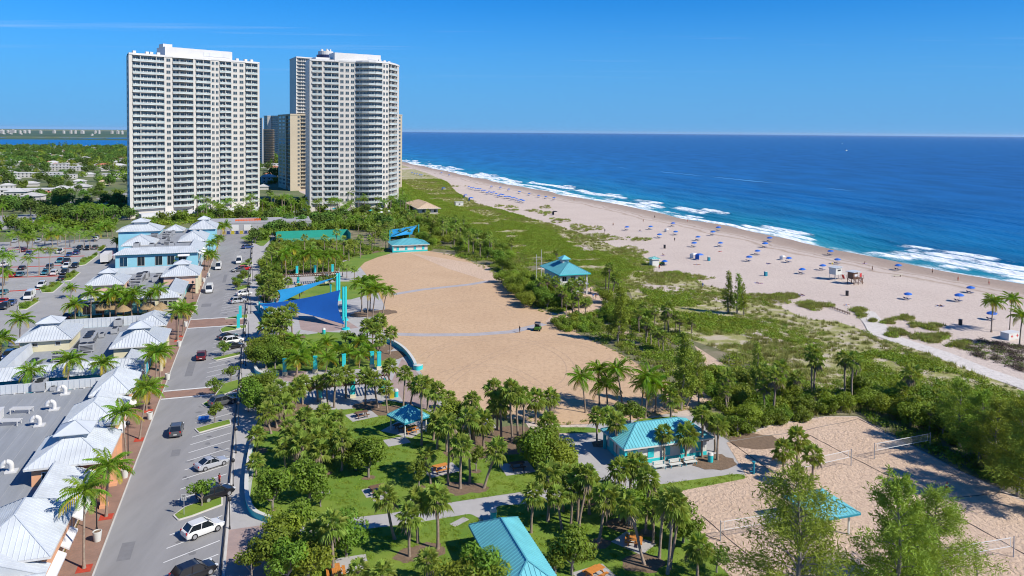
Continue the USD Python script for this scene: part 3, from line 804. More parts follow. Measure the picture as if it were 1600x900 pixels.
par = MB(); par.box((-51, 148.55, 3.75), (54, .5, 1.5)); pp = put(A_, 'parapet', par, 'white_roof')
rb = MB()
for v in np.arange(-77, -24.5, .85): rb.box((v, 148.27, 3.75), (.06, .06, 1.46))
put(pp, 'roof_seam', rb, 'white_seam', kind='stuff')
for v in np.arange(-40, -25, 1.5):
    d = MB(); d.box((v, 147.9, 3.12), (.22, .35, .22)); put(A_, 'drain_box', d, 'equip_white')
for u in (106.9, 113.3, 118.0):
    c = MB(); c.box((-19.25, u, 2.65), (.75, .75, 5.3)); c.box((-19.25, u, .25), (.95, .95, .5)); put(A_, 'column', c, 'orange_wall')
bm = MB(); bm.box((-19.25, 112.5, 5.0), (.5, 11.4, .6)); put(A_, 'beam', bm, 'orange_wall')
for u0, u1 in ((76, 82), (86.5, 91.5), (92.5, 96.8), (99, 104.5), (124, 130.5), (138, 145)):
    aw = MB(); aw.solid([(-21.6, u0, 3.35), (-21.6, u1, 3.35), (-20.1, u0, 2.5), (-20.1, u1, 2.5), (-20.1, u0, 2.3), (-20.1, u1, 2.3), (-21.6, u0, 3.25), (-21.6, u1, 3.25)]); put(A_, 'awning', aw, 'canvas_white')
    n = max(2, int((u1 - u0) / 1.6))
    for i in range(n): win(A_, 'E', u0 + (i + .5) * (u1 - u0) / n, .35, (u1 - u0) / n - .3, 1.9, -21.6, bars=0)
for u in (107.5, 109.6, 111.7, 115, 117): win(A_, 'E', u, .3, 1.5, 2.5, -21.6, bars=0)
for v in (-26.0, -24.4): win(A_, 'S', v, 3.6, 1.1, 1.1, 108.72, bars=2)

# ---- building B: cream and teal, flat roof full of plant
B_ = thing('shop_building', 'cream shop block with teal wall, white hip roofs and rooftop air conditioners', 'building', O0, HEAD)
blk(B_, 154.2, 193.2, -46.6, -21.8, 0, 3.0, 'teal_wall'); blk(B_, 154.21, 157.8, -46.59, -21.81, 3.0, 3.7, 'teal_wall'); blk(B_, 157.8, 193.19, -24.7, -21.81, 3.0, 3.8, 'cream_wall')
blk(B_, 157.9, 192.8, -43.7, -24.8, 3.0, 3.1, 'flat_roof', 'flat_roof')
sm = MB()
for u in np.arange(160, 192, 1.9): sm.box((-34, u, 3.112), (18, .05, .02))
put(B_, 'roof_seam', sm, 'equip_grey', kind='stuff')
shed_y(B_, -47.4, -20.8, [(153.5, 3.7), (157.6, 5.1), (157.9, 3.0), (154, 3.7)], 'white_roof', x0t=-44.6, x1t=-24)
mbw = MB(); mbw.solid([(-47.4, 153.5, 3.7), (-47.4, 174, 3.7), (-44.0, 157.6, 5.1), (-44.0, 174, 5.1), (-43.7, 158, 3), (-43.7, 174, 3)]); r_ = put(B_, 'roof', mbw, 'white_roof')
roof_panels(r_, [[(-47.4, 174, 3.7), (-47.4, 153.5, 3.7), (-44.0, 157.6, 5.1), (-44.0, 174, 5.1)]], [], 'white_roof', 'white_seam', .6, False)
hip_tower(B_, 174, 185.5, -46.9, -36.8, 5.5, 2.6, 'cream_wall')
hip_tower(B_, 164, 176.4, -28.4, -18.6, 5.5, 2.6, 'cream_wall')
shed(B_, 157.5, 164.5, [(-20.9, 3.8), (-24.4, 5.1), (-24.8, 3.0), (-21.5, 3.8)], 'white_roof')
shed(B_, 176.0, 184.5, [(-20.9, 3.8), (-24.4, 5.1), (-24.8, 3.0), (-21.5, 3.8)], 'white_roof')
hip_tower(B_, 184, 195.2, -27.0, -20.4, 4.7, 1.7, 'cream_wall', cup=False)
par = MB(); par.box((-36, 193.3, 4.05), (21.4, .5, 2.1)); pp = put(B_, 'parapet', par, 'white_roof')
rb = MB()
for v in np.arange(-46.5, -25.5, .9): rb.box((v, 193.02, 4.05), (.06, .06, 2.06))
put(pp, 'roof_seam', rb, 'white_seam', kind='stuff')
for u in (164.9, 170.2, 175.5):
    c = MB(); c.box((-19.3, u, 2.65), (.7, .7, 5.3)); put(B_, 'column', c, 'cream_wall')
for u in (156, 159, 162, 167, 172, 178, 181, 187, 191): win(B_, 'E', u, .4, 1.9, 2.3, -21.8, bars=1)
for v in (-46.2 + i * 3.4 for i in range(7)): win(B_, 'S', v + 1.7, .6, 1.6, 1.9, 154.2, bars=1)
for v in (-43.5, -39.5): win(B_, 'S', v, 4.2, .9, .7, 174.7, bars=0)
for u in (183.0, 188.5): blk(B_, u, u + 1.3, -23, -21, 0, 3.8, 'cream_wall', 'pier')

# ---- building C: cream, pink and green, two hip towers
C_ = thing('shop_building', 'cream and green restaurant block with white hip roofs behind the thatched parasols', 'building', O0, HEAD)
blk(C_, 219.6, 262, -45, -21.4, 0, 3.0, 'green_wall')
blk(C_, 219.55, 230, -30, -21.35, 0, 3.6, 'cream_wall', 'wall')
blk(C_, 223.4, 261.6, -42.5, -24.5, 3.0, 3.1, 'flat_roof', 'flat_roof')
shed_y(C_, -45.8, -20.4, [(218.9, 3.6), (223, 5.0), (223.3, 3.0), (219.4, 3.4)], 'white_roof', x0t=-43, x1t=-23.6)
hip_tower(C_, 232, 244.5, -46, -36.2, 5.5, 2.5, 'pink_wall')
hip_tower(C_, 240, 253.4, -28, -17.6, 5.6, 2.6, 'pink_wall')
shed(C_, 222.8, 240.5, [(-20.4, 3.7), (-24, 5.0), (-24.4, 3.0), (-21, 3.7)], 'white_roof')
shed(C_, 253, 262.3, [(-20.4, 3.7), (-24, 5.0), (-24.4, 3.0), (-21, 3.7)], 'white_roof')
par = MB(); par.box((-34, 261.9, 4.0), (22.5, .5, 2.1)); put(C_, 'parapet', par, 'white_roof')
for u in (241, 246.8, 252.6):
    c = MB(); c.box((-18.4, u, 2.65), (.75, .75, 5.3)); put(C_, 'column', c, 'cream_wall')
for v in (-43, -40, -33.5, -28, -25, -22.8): win(C_, 'S', v, .4, 2.0, 2.4, 219.5, bars=1, glass='window_glass')
for u in (224, 228, 232, 236, 256, 260): win(C_, 'E', u, .4, 2.0, 2.3, -21.35, bars=1)

# ---- building D: blue two-storey
D_ = thing('shop_building', 'light blue two-storey building with white hip roofs at the far end of the shops', 'building', O0, HEAD)
blk(D_, 275.6, 340, -45.6, -20.8, 0, 7.3, 'sky_wall')
blk(D_, 280, 338, -43, -24, 7.3, 7.42, 'flat_roof', 'flat_roof')
shed_y(D_, -46.6, -19.8, [(274.6, 7.1), (279.4, 8.7), (279.8, 7.4), (275.4, 7.1)], 'white_roof', x0t=-43.4, x1t=-23.2)
shed(D_, 279, 323.5, [(-19.8, 7.1), (-23.4, 8.6), (-23.9, 7.4), (-20.4, 7.1)], 'white_roof')
hip_tower(D_, 322.2, 336, -53, -37.4, 9.0, 3.0, 'sky_wall', zb=0)
hip_tower(D_, 323.4, 339.5, -27.6, -17.4, 9.0, 3.0, 'sky_wall', zb=0)
hip_tower(D_, 292, 306, -46.6, -36, 7.7, 2.8, 'sky_wall', zb=6, cup=False)
hip_tower(D_, 297, 311, -29, -19.6, 7.9, 2.8, 'sky_wall', zb=6, cup=False)
hip_tower(D_, 326, 334, -36.5, -29.5, 8.2, 2.0, 'sky_wall', zb=6, cup=False)
for i, v in enumerate((-43.2, -38, -32.7, -29, -25.5)): win(D_, 'S', v, 3.2, 2.2, 3.0, 275.6, bars=1, glass='blue_glass' if i == 0 else 'window_glass')
for i, v in enumerate((-42, -36, -31, -26)): win(D_, 'S', v, .4, 2.0, 2.2, 275.6, bars=1)
for u in np.arange(279, 338, 4.6):
    if not 322 < u < 340: win(D_, 'E', u, 3.8, 1.8, 2.2, -20.8, bars=1)
    win(D_, 'E', u, .4, 2.4, 2.3, -20.8, bars=1)
for u in (279.5, 285.5, 291.5):
    aw = MB(); aw.solid([(-20.8, u - 2, 6.5), (-20.8, u + 2, 6.5), (-19.2, u - 2, 5.6), (-19.2, u + 2, 5.6), (-19.2, u + 2, 5.4), (-19.2, u - 2, 5.4)]); put(D_, 'awning', aw, 'canvas_white')
aw = MB(); aw.solid([(-26.8, 275.6, 6.9), (-23.2, 275.6, 6.9), (-26.8, 274.3, 6.2), (-23.2, 274.3, 6.2), (-26.8, 274.3, 6.0), (-23.2, 274.3, 6.0)]); put(D_, 'awning', aw, 'canvas_white')

# ---- roof plant
pv = proto('roof_vent')
g = MB(); th = np.linspace(PI * 1.0, -.25, 10)
g.tube([(0, 0, 0), (0, 0, .8)] + [(-.55 + .55 * math.cos(a - 0) * 1.0 if False else -.55 - .55 * math.cos(a), 0, .9 + .55 * math.sin(a)) for a in th], .34, 12); put(pv, 'hood', g, 'equip_white', smooth=40)
g = MB(); g.box((0, 0, .1), (1.5, 1.3, .2)); put(pv, 'curb', g, 'equip_white')
for i, (u, v) in enumerate(((18, 737), (62, 665), (85, 640), (102, 616), (-30, 815), (0, 0))):
    if i == 5: continue
    copy(pv, 'roof_vent', xf(G(u, v, 3.02), HEAD, .95), f"white gooseneck vent on the nearest grey flat roof, {ORD[(i + 1) % 5]} of five going back", 'roof vent', 'gooseneck vents on the nearest flat roof')
pr_ = proto('pipe_rack')
g = MB()
for x in (-.45, 0, .45): g.bar((x, -1.6, .75), (x, 1.6, .75), .16)
put(pr_, 'pipe', g, 'equip_white')
for y in (-1.4, 1.4):
    g = MB(); g.bar((-.6, y, 0), (-.6, y, .7), .1); g.bar((.6, y, 0), (.6, y, .7), .1); g.bar((-.6, y, .66), (.6, y, .66), .1); put(pr_, 'leg', g, 'equip_white')
for i, (x, y) in enumerate(((34, 645), (15, 664))):
    copy(pr_, 'pipe_rack', xf(G(x, y, 3.02), HEAD + 78, 1.0), ('white pipe rack on the flat roof, the farther of two', 'white pipe rack on the flat roof, the nearer of two')[i], 'pipe rack', 'pipe racks on the nearest flat roof')
ac = proto('air_conditioner')
g = MB(); g.box((0, 0, .75), (2.1, 1.5, 1.1)); put(ac, 'casing', g, 'equip_grey')
g = MB(); g.cyl((-.5, 0, 1.3), .5, .1, 14); g.cyl((.55, 0, 1.3), .5, .1, 14); put(ac, 'fan', g, 'dark_metal')
g = MB(); g.box((-.7, 0, .1), (.2, 1.3, .2)); g.box((.7, 0, .1), (.2, 1.3, .2)); put(ac, 'foot', g, 'equip_white')
g = MB()
for z in (.45, .65, .85, 1.05): g.box((0, -.77, z), (1.8, .04, .08))
put(ac, 'grille', g, 'dark_metal')
AC = [(63, 610, 3, 1.3), (84, 610, 3, .6), (150, 509, 3.1, 1.0), (186, 509, 3.1, 1.2)] + [(u, v, z, s) for u, v, z, s in (
    (179.5, -34.5, 4, 1.5), (176, -34.3, 4, 1.6), (172, -33.7, 4, 1.3), (168, -34.6, 4, .8), (166.5, -37.5, 4, 1.1), (162, -40.5, 4, 1.3), (162.5, -34, 4, .8), (161.5, -30, 4, 1.1), (183, -33, 4, .7), (186, -31, 4, .9),
    (248, -34.5, 3.98, 1.7), (251.5, -33.6, 3.98, 1.5), (245, -34.4, 3.98, 1.5), (241, -34.6, 3.98, 1.4), (237, -34.2, 3.98, 1.2), (246, -30, 3.98, 1.2), (250, -29.3, 3.98, 1.2), (231, -31, 3.98, .8), (228, -34, 3.98, .9),
    (288, -41, 7.4, 1.3), (286, -36, 7.4, 1.2), (297, -33.5, 7.4, 1.3), (302, -33, 7.4, 1.1), (308, -34, 7.4, 1.3), (314, -33.5, 7.4, 1.2), (318, -34, 7.4, 1.3), (322, -33, 7.4, 1.0), (293, -32, 7.4, 1.0), (288, -30, 7.4, 1.1), (313, -38.5, 7.4, 1.2))]
acp = []
for a in AC:
    p = G(a[0], a[1], a[2]) if a[0] < 160 and a[1] > 0 else UV(a[0], a[1], a[2]) if a[1] < 0 else G(a[0], a[1], a[2])
    p = p - np.array([0, 0, .88 if 3.9 < a[2] < 4.1 else 0]); acp.append((p, a[3]))
B3 = [(154, 'teal-walled shop roof'), (219, 'restaurant roof'), (275, 'light blue building')]
cnt = {}
for p, s in sorted(acp, key=lambda q: toUV(q[0])[0]):
    u = toUV(p)[0]; b = 'orange shop roof' if u < 150 else [n for a, n in B3 if u > a][-1]
    cnt[b] = cnt.get(b, 0) + 1
    k = cnt[b]
    copy(ac, 'air_conditioner', xf(p + [0, 0, .03], HEAD + RNG.choice([0, 90]), s), f"grey air conditioner on the {b}, {ORD[k - 1]} from its near edge", 'air conditioner', 'air conditioners on the shop roofs')
t = thing('roof_cabinet', 'plain white cabinet at the left edge of the nearest flat roof', 'cabinet', G(-6, 655, 3.02), HEAD)
g = MB(); g.box((0, 0, .7), (1.5, 2.2, 1.4)); put(t, 'body', g, 'equip_white'); g = MB(); g.box((0, 0, 1.44), (1.7, 2.4, .08)); put(t, 'lid', g, 'equip_white')


# ================================================================ towers
def seg_point(px, d): return at_depth(px, 300, d)[:2]


def tower(name, label, pts, types, top, fh, z0, back, wallm='tower_white', slabm='tower_slab', glassm='tower_glass', rail=True, lobby=True, recess=1.1, out=.65, singly=True, core=None):
    """pts: (column in the photograph, depth) along the facade from left to right; types: what stands between them; back: the vector to the rear."""
    P = [np.array(seg_point(*q)) for q in pts]; o = P[0]
    t = thing(name, label, 'tower block', (o[0], o[1], 0)); Q = [p - o for p in P]
    nf = int(round((top - z0) / fh)); fh = (top - z0) / nf; back = np.array(back, float)
    nrm = []
    for a, b in zip(Q[:-1], Q[1:]):
        d = (b - a) / np.linalg.norm(b - a); nrm.append(np.array([d[1], -d[0]]))
    inner = [Q[0] - nrm[0] * recess] + [Q[i] - (nrm[i - 1] + nrm[i]) / np.linalg.norm(nrm[i - 1] + nrm[i]) * recess for i in range(1, len(Q) - 1)] + [Q[-1] - nrm[-1] * recess]
    mb = MB(); mb.prism(inner + [Q[-1] + back, Q[0] + back], 0, top); core_ = put(t, 'core_wall', mb, core or wallm)
    fr = MB(); strips = {}
    for i, ty in enumerate(types):
        a, b, n = Q[i], Q[i + 1], nrm[i]; L = np.linalg.norm(b - a); d = (b - a) / L
        ax3 = np.array([[d[0], d[1], 0], [-n[0], -n[1], 0], [0, 0, 1.0]])
        def at(s, off, z): q = a + d * s + n * off; return (q[0], q[1], z)
        if ty.startswith('wall') or ty.startswith('win'):
            mb = MB(); mb.prism([a, b, inner[i + 1], inner[i]], 0, top + .9); put(t, 'wall', mb, wallm)
            k = int(ty[3:4] or 1) if ty.startswith('win') else 0
            for c in range(k):
                wd = L / (k + .35) * .62; s0 = L * (c + .5 + .12) / (k + .24)
                for f in range(nf):
                    z = z0 + f * fh
                    mb = MB() if singly else strips.setdefault(('w', i, c), MB())
                    mb.box(at(s0, .04, z + fh * .52), (wd, .1, fh * .50), ax=ax3)
                    if singly: put(t, 'window', mb, glassm)
                    fr.box(at(s0, .07, z + fh * .52), (.07, .08, fh * .5), ax=ax3); fr.box(at(s0, .10, z + fh * .255), (wd + .3, .14, .09), ax=ax3)
        else:
            bul = 1.3 if 'c' in ty else 0.0; ns = 7 if bul else 1; doors = max(2, int(round(L / 2.1)))
            ss = np.linspace(0, L, ns + 1); oo = out + bul * np.sin(np.pi * ss / L)
            if ty.endswith('_'): oo = oo * 0 + .12
            edge = [a + d * s + n * w for s, w in zip(ss, oo)]
            if rail and L > 5:
                for s0 in np.linspace(0, L, max(2, int(round(L / 4.2))) + 1)[1:-1]:
                    k_ = s0 / L; q0 = inner[i] + (inner[i + 1] - inner[i]) * k_; q1 = a + d * s0 + n * .25
                    mb = MB(); mb.prism([q0 - d * .16, q0 + d * .16, q1 + d * .16, q1 - d * .16], z0 - .5, top); put(t, 'fin_wall', mb, wallm)
            for f in range(nf + 1):
                z = z0 + f * fh
                mb = MB() if singly else strips.setdefault(('b', i), MB())
                mb.prism(edge + [inner[i + 1], inner[i]], z - .12, z + .12)
                if singly: pb = put(t, 'balcony', mb, slabm)
                if f == nf: continue
                if rail:
                    g = MB() if singly else strips.setdefault(('r', i), MB())
                    for q0, q1 in zip(edge[:-1], edge[1:]):
                        g.bar((*(q0 - n * .06), z + .62), (*(q1 - n * .06), z + .62), .05, .86)
                    if singly: put(pb, 'railing', g, 'rail_glass')
                    for q0, q1 in zip(edge[:-1], edge[1:]): fr.bar((*(q0 - n * .06), z + 1.1), (*(q1 - n * .06), z + 1.1), .09, .09)
                g = MB() if singly else strips.setdefault(('g', i), MB())
                for c in range(doors):
                    s0 = L * (c + .5) / doors; w = L / doors * .66
                    q = inner[i] + (inner[i + 1] - inner[i]) * (s0 / L) + n * .05
                    g.box((q[0], q[1], z + fh * .45), (w, .1, fh * .60), ax=ax3)
                    fr.box((q[0] + n[0] * .05, q[1] + n[1] * .05, z + fh * .47), (.09, .1, fh * .72), ax=ax3)
                if singly: put(t, 'window', g, glassm)
    for (k, *r), mb in strips.items(): put(t, {'w': 'window', 'b': 'balcony', 'r': 'railing', 'g': 'window'}[k], mb, {'w': glassm, 'b': slabm, 'r': 'rail_glass', 'g': glassm}[k], kind='stuff')
    if fr.n: put(t, 'window_frame', fr, 'white_trim' if wallm != 'tower_beige' else wallm, kind='stuff')
    cap = MB(); cap.prism([q + n * .25 for q, n in zip(Q, nrm + [nrm[-1]])] + [Q[-1] + back, Q[0] + back], top + .02, top + 1.0); put(t, 'parapet', cap, slabm)
    return t, Q, nrm, back, o


def box_on(t, q, sx, sy, z0, z1, m, name, d):
    a = math.degrees(math.atan2(d[1], d[0])); mb = MB(); mb.box((q[0], q[1], (z0 + z1) / 2), (sx, sy, z1 - z0), a); return put(t, name, mb, m)


def dep(x, x0=203, d0=409, x1=406, d1=461):
    """depth along a straight facade between two columns."""
    a, b = seg_point(x0, d0), seg_point(x1, d1); k = (x - 800) / FPX
    s = (a[0] - k * a[1]) / ((a[0] - b[0]) + k * (b[1] - a[1])); return a[1] + s * (b[1] - a[1])


cols = [203, 208.5, 233, 258, 271, 303, 307, 330, 344, 362, 384, 403, 406]
tl, Q, N, bk, o = tower('condominium_tower', 'tall white condominium tower standing alone with curved glass balconies, behind the blue building', [(x, dep(x)) for x in cols],
                        ['wall', 'bal', 'bal', 'win1', 'balc', 'wall', 'bal', 'win2', 'bal', 'win2', 'bal', 'wall'], 87.6, 3.36, 5.0, (-11.3, 20.0))
d = (Q[-1] - Q[0]) / np.linalg.norm(Q[-1] - Q[0]); L = np.linalg.norm(Q[-1] - Q[0]); n = N[0]
ph = box_on(tl, Q[0] + d * L * .53 - n * 9, L * .52, 12, 87.7, 93.6, 'tower_slab', 'penthouse', d)
for s, w in ((.585, 3.6), (.665, 8.5), (.745, 3.6)): box_on(ph, Q[0] + d * L * s - n * 2.95, w, .2, 89.9, 92.2, 'tower_grey', 'louvre', d)
box_on(tl, Q[0] + d * L * .30 - n * 8, 5, 6, 93.6, 95.3, 'tower_slab', 'lift_housing', d)
for s in (.05, .14, .17, .22, .83, .9, .95): box_on(tl, Q[0] + d * L * s - n * 3.0, 1.6, 1.6, 88.5, 90.0, 'equip_white', 'roof_unit', d)
sd = MB()
for f in range(25):
    q = Q[0] + bk * .35; sd.box((q[0] - .1, q[1], 7 + f * 3.36), (.5, 2.2, 1.7), 25)
put(tl, 'side_window', sd, 'blue_glass', kind='stuff')
# grounds storey
box_on(tl, Q[0] + d * L * .5 + n * 3, L * .9, 6, 0, 2.6, 'tower_grey', 'podium', d)

RP = [(484, 449), (488, 449.5), (503, 451.5), (507, 452), (529, 455), (556, 459), (566, 457.6), (576, 457.2), (586, 458.5), (597, 461.5), (607, 466.5), (614, 472.5), (620, 481), (623, 489)]
tr, Q, N, bk, o = tower('condominium_tower', 'tall white condominium tower with a bowed balcony front, next to the beach', RP,
                        ['wall', 'bal', 'wall', 'bal', 'win3', 'bal', 'bal', 'bal', 'bal', 'win2', 'bal', 'bal', 'wall'], 88.7, 3.35, 5.0, (-9.0, 24.0))
c = (Q[5] + Q[9]) / 2; d = np.array([.84, .54]); d /= np.linalg.norm(d); n = np.array([d[1], -d[0]])
ph = box_on(tr, (Q[4] + Q[9]) / 2 - n * 9, 29, 10, 88.9, 94.0, 'tower_slab', 'penthouse', d)
box_on(ph, (Q[4] + Q[9]) / 2 - n * 3.95 + d * 9, 5.5, .2, 91, 92.7, 'tower_grey', 'louvre', d)
box_on(tr, Q[3] - n * 6, 9, 8, 88.9, 91.0, 'tower_slab', 'lift_housing', d)
for s in (0, 1, 2): box_on(tr, Q[9] * (1 - s * .3) + Q[12] * s * .3 - n * 4, 1.5, 1.5, 89.6, 91, 'equip_white', 'roof_unit', d)

# towers behind
tb, Q, N, bk, o = tower('apartment_tower', 'white slab tower with dark balcony grid and round roof drum, behind the bowed tower', [(453, 688), (463, 662)] + [(463 + 6.5 * i, 662 + 2.5 * i) for i in range(1, 10)],
                        ['wall'] + ['bal_'] * 9, 48 + 111 * 675 / 1200., 2.95, 4, (18, 40), wallm='tower_white', rail=False, singly=False, recess=1.8)
q = Q[1] + np.array([22, 14.]); H_ = 48 + 111 * 675 / 1200.
mb = MB(); mb.cyl((q[0], q[1], H_), 7.0, 3.5, 24, 8.0); put(tb, 'drum', mb, 'navy'); mb = MB(); mb.cyl((q[0], q[1], H_ + 3.5), 6.5, 3.2, 24); put(tb, 'drum_cap', mb, 'tower_slab')
for a in range(5):
    mb = MB(); mb.cyl((q[0] + 4 * math.cos(a * 1.3), q[1] + 4 * math.sin(a * 1.3), H_ + 6.7), .8, 2.0, 8); put(tb, 'antenna', mb, 'equip_white')
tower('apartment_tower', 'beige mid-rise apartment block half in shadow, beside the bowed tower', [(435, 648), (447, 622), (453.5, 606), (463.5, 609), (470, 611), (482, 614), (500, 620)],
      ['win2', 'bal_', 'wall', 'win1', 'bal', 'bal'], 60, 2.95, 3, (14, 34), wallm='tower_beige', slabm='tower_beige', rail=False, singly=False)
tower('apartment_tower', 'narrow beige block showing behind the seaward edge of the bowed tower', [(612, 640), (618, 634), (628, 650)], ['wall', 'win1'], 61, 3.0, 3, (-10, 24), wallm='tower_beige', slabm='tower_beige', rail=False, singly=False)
tower('apartment_tower', 'plain white slab tower seen edge-on between the two big towers', [(403, 1005), (410.5, 1000)], ['win1'], 63, 3.0, 3, (-14, 40), rail=False, singly=False)
tower('apartment_tower', 'tan block with horizontal balcony bands, far off between the big towers', [(411.5, 1060), (428, 1050)], ['bal'], 48.5, 3.3, 3, (-14, 40), wallm='tower_tan', slabm='tower_beige', rail=False, singly=False)
tower('apartment_tower', 'pale stepped tower, farthest between the two big towers', [(412, 1340), (418, 1325), (424, 1325), (436, 1310)], ['bal_', 'wall', 'bal_'], 72, 3.1, 3, (10, 50), rail=False, singly=False)
# ================================================================ plants
mat('sabal_leaf', (.33, .41, .07), .55, var=.25, scale=.8, leaf=.38, rnd=.14, island=.24, spec=.25)
mat('sabal_dead', (.30, .24, .16), .9, var=.25, scale=1.0, rnd=.15, island=.25)
mat('coco_leaf', (.235, .365, .026), .45, var=.25, scale=.5, leaf=.30, rnd=.15, island=.18, spec=.4)
mat('coco_old', (.55, .42, .04), .6, var=.25, scale=.6, leaf=.25, rnd=.1, island=.2)
mat('palm_trunk', (.24, .185, .14), .9, var=.30, scale=3.0, bump=.04, bscale=9, rnd=.15)
mat('bark', (.22, .19, .16), .9, var=.3, scale=3.0, bump=.03, bscale=10)
mat('broad_leaf', (.27, .39, .038), .5, var=.3, scale=.5, leaf=.28, rnd=.16, island=.45, spec=.25)
mat('grape_leaf', (.37, .475, .045), .5, var=.3, scale=.3, leaf=.28, rnd=.16, island=.40, spec=.25)
mat('pine_leaf', (.36, .46, .065), .6, var=.3, scale=.4, leaf=.30, rnd=.1, island=.35, spec=.2)
mat('dune_grass', (.37, .37, .10), .8, var=.3, scale=.05, leaf=.2, rnd=.25, island=.3, obj=False, spec=.2)
mat('far_leaf', (.15, .25, .04), .7, var=.3, scale=.02, leaf=.2, rnd=.3, island=.35, obj=False, spec=.2)
mat('heather', (.10, .065, .05), .9, var=.3, scale=.3, rnd=.2, island=.3)


def unit(v): v = np.asarray(v, float); return v / np.linalg.norm(v)


def fan_frond(hub, d, lp, r, k, rng, droop=.35, wid=.16):
    """a fan palm leaf: stalk and a folded fan of blades."""
    mb = MB(); d = unit(d); s = np.cross(d, [0, 0, 1.0]); s = unit(s) if np.linalg.norm(s) > .05 else np.array([1.0, 0, 0]); n = np.cross(s, d)
    b = hub + d * lp - np.array([0, 0, .06 * lp])
    mb.bar(hub, b, .045, .03)
    for a in np.linspace(-1.75, 1.75, k):
        a += rng.normal(0, .05); rr = r * (1 - .16 * abs(a)) * rng.uniform(.85, 1.1)
        dd = unit(d * math.cos(a) + s * math.sin(a) - n * .18 * abs(a)); tip = b + dd * rr - np.array([0, 0, droop * rr * rng.uniform(.6, 1.3)]); mid = b + dd * rr * .55 - np.array([0, 0, droop * .18 * rr])
        w = unit(np.cross(dd, n)) * wid * r * .62
        mb.add([b, mid + w, tip, mid - w + n * .05 * r], [[0, 1, 2], [0, 2, 3]])
    return mb


def sabal(name, h, nfr=30, seed=0, curve=0.0, dead=0, lod=False, R=1.0, trunk_r=.17):
    rng = np.random.default_rng(seed); c = proto(name)
    z = np.linspace(0, h, 8 if not lod else 4); x = curve * h * np.sin(z / h * PI / 2) ** 2 if curve > 0 else -curve * h * (z / h) ** 2.2 * -1
    x = curve * h * ((z / h) ** .6 - (z / h) * 0) if curve else z * 0
    pts = np.column_stack([x - 0 * z, 0.06 * np.sin(z * 1.1) * (0 if lod else 1), z])
    mb = MB(); mb.tube(pts, np.interp(z, [0, .4, h * .7, h], [trunk_r * 1.35, trunk_r, trunk_r * .92, trunk_r * 1.15]), 7 if not lod else 5)
    put(c, 'trunk', mb, 'palm_trunk', smooth=60)
    hub = pts[-1] + [0, 0, .05]; J = MB()
    n = nfr if not lod else 15
    for i in range(n):
        f = (i + .5) / n; el = math.radians(82 - 122 * f ** .85 + rng.normal(0, 6)); az = i * 2.39996 + rng.normal(0, .15)
        d = [math.cos(el) * math.cos(az), math.cos(el) * math.sin(az), math.sin(el)]
        lf = fan_frond(hub + np.array([0, 0, .25 * (1 - f)]), d, R * rng.uniform(.75, 1.0), R * rng.uniform(.9, 1.15), 11 if not lod else 7, rng, .25 + .35 * f, .17 if not lod else .26)
        if lod: J.add(*lf.get())
        else: put(c, 'frond', lf, 'sabal_dead' if i >= n - (seed % 3) - 1 else 'sabal_leaf')
    if lod: put(c, 'crown', J, 'sabal_leaf')
    if dead:
        K = MB()
        for i in range(dead):
            el = math.radians(-rng.uniform(25, 75)); az = rng.uniform(0, 6.28)
            K.add(*fan_frond(hub - [0, 0, .1], [math.cos(el) * math.cos(az), math.cos(el) * math.sin(az), math.sin(el)], R * .6, R * .8, 6, rng, .5, .24).get())
        put(c, 'dead_skirt', K, 'sabal_dead')
    return c, h


def coco_frond(hub, az, el, L, rng, k=13, droop=1.25, wid=.13):
    mb = MB(); d = np.array([math.cos(az), math.sin(az), 0]); s = np.array([-math.sin(az), math.cos(az), 0]); T = np.linspace(0, 1, 9)
    e = el - droop * T ** 1.3; step = L / 8
    P = hub + np.vstack([[0, 0, 0], np.cumsum([(d * math.cos(a) + np.array([0, 0, 1]) * math.sin(a)) * step for a in e[:-1]], axis=0)])
    tw = rng.normal(0, .12)
    mb.tube(P, np.linspace(.045, .012, 9), 3, cap=False)
    for t in np.linspace(.14, 1.0, k):
        i = min(int(t * 8), 7); w = t * 8 - i; p = P[i] * (1 - w) + P[min(i + 1, 8)] * w; f = unit(P[min(i + 1, 8)] - P[i] + 1e-9)
        ll = L * .26 * math.sin(PI * min(.97, .18 + t * .74)) * rng.uniform(.85, 1.1)
        for sg in (-1, 1):
            o = unit(s * sg + f * (.45 + .5 * t) + np.array([0, 0, tw * sg])); tip = p + o * ll - np.array([0, 0, ll * (.45 + .35 * rng.random())]); m = p + o * ll * .5 - np.array([0, 0, ll * .08]); w_ = f * wid * .5 * L / 3.4
            mb.add([p, m + w_, tip, m - w_], [[0, 1, 2], [0, 2, 3]])
    return mb


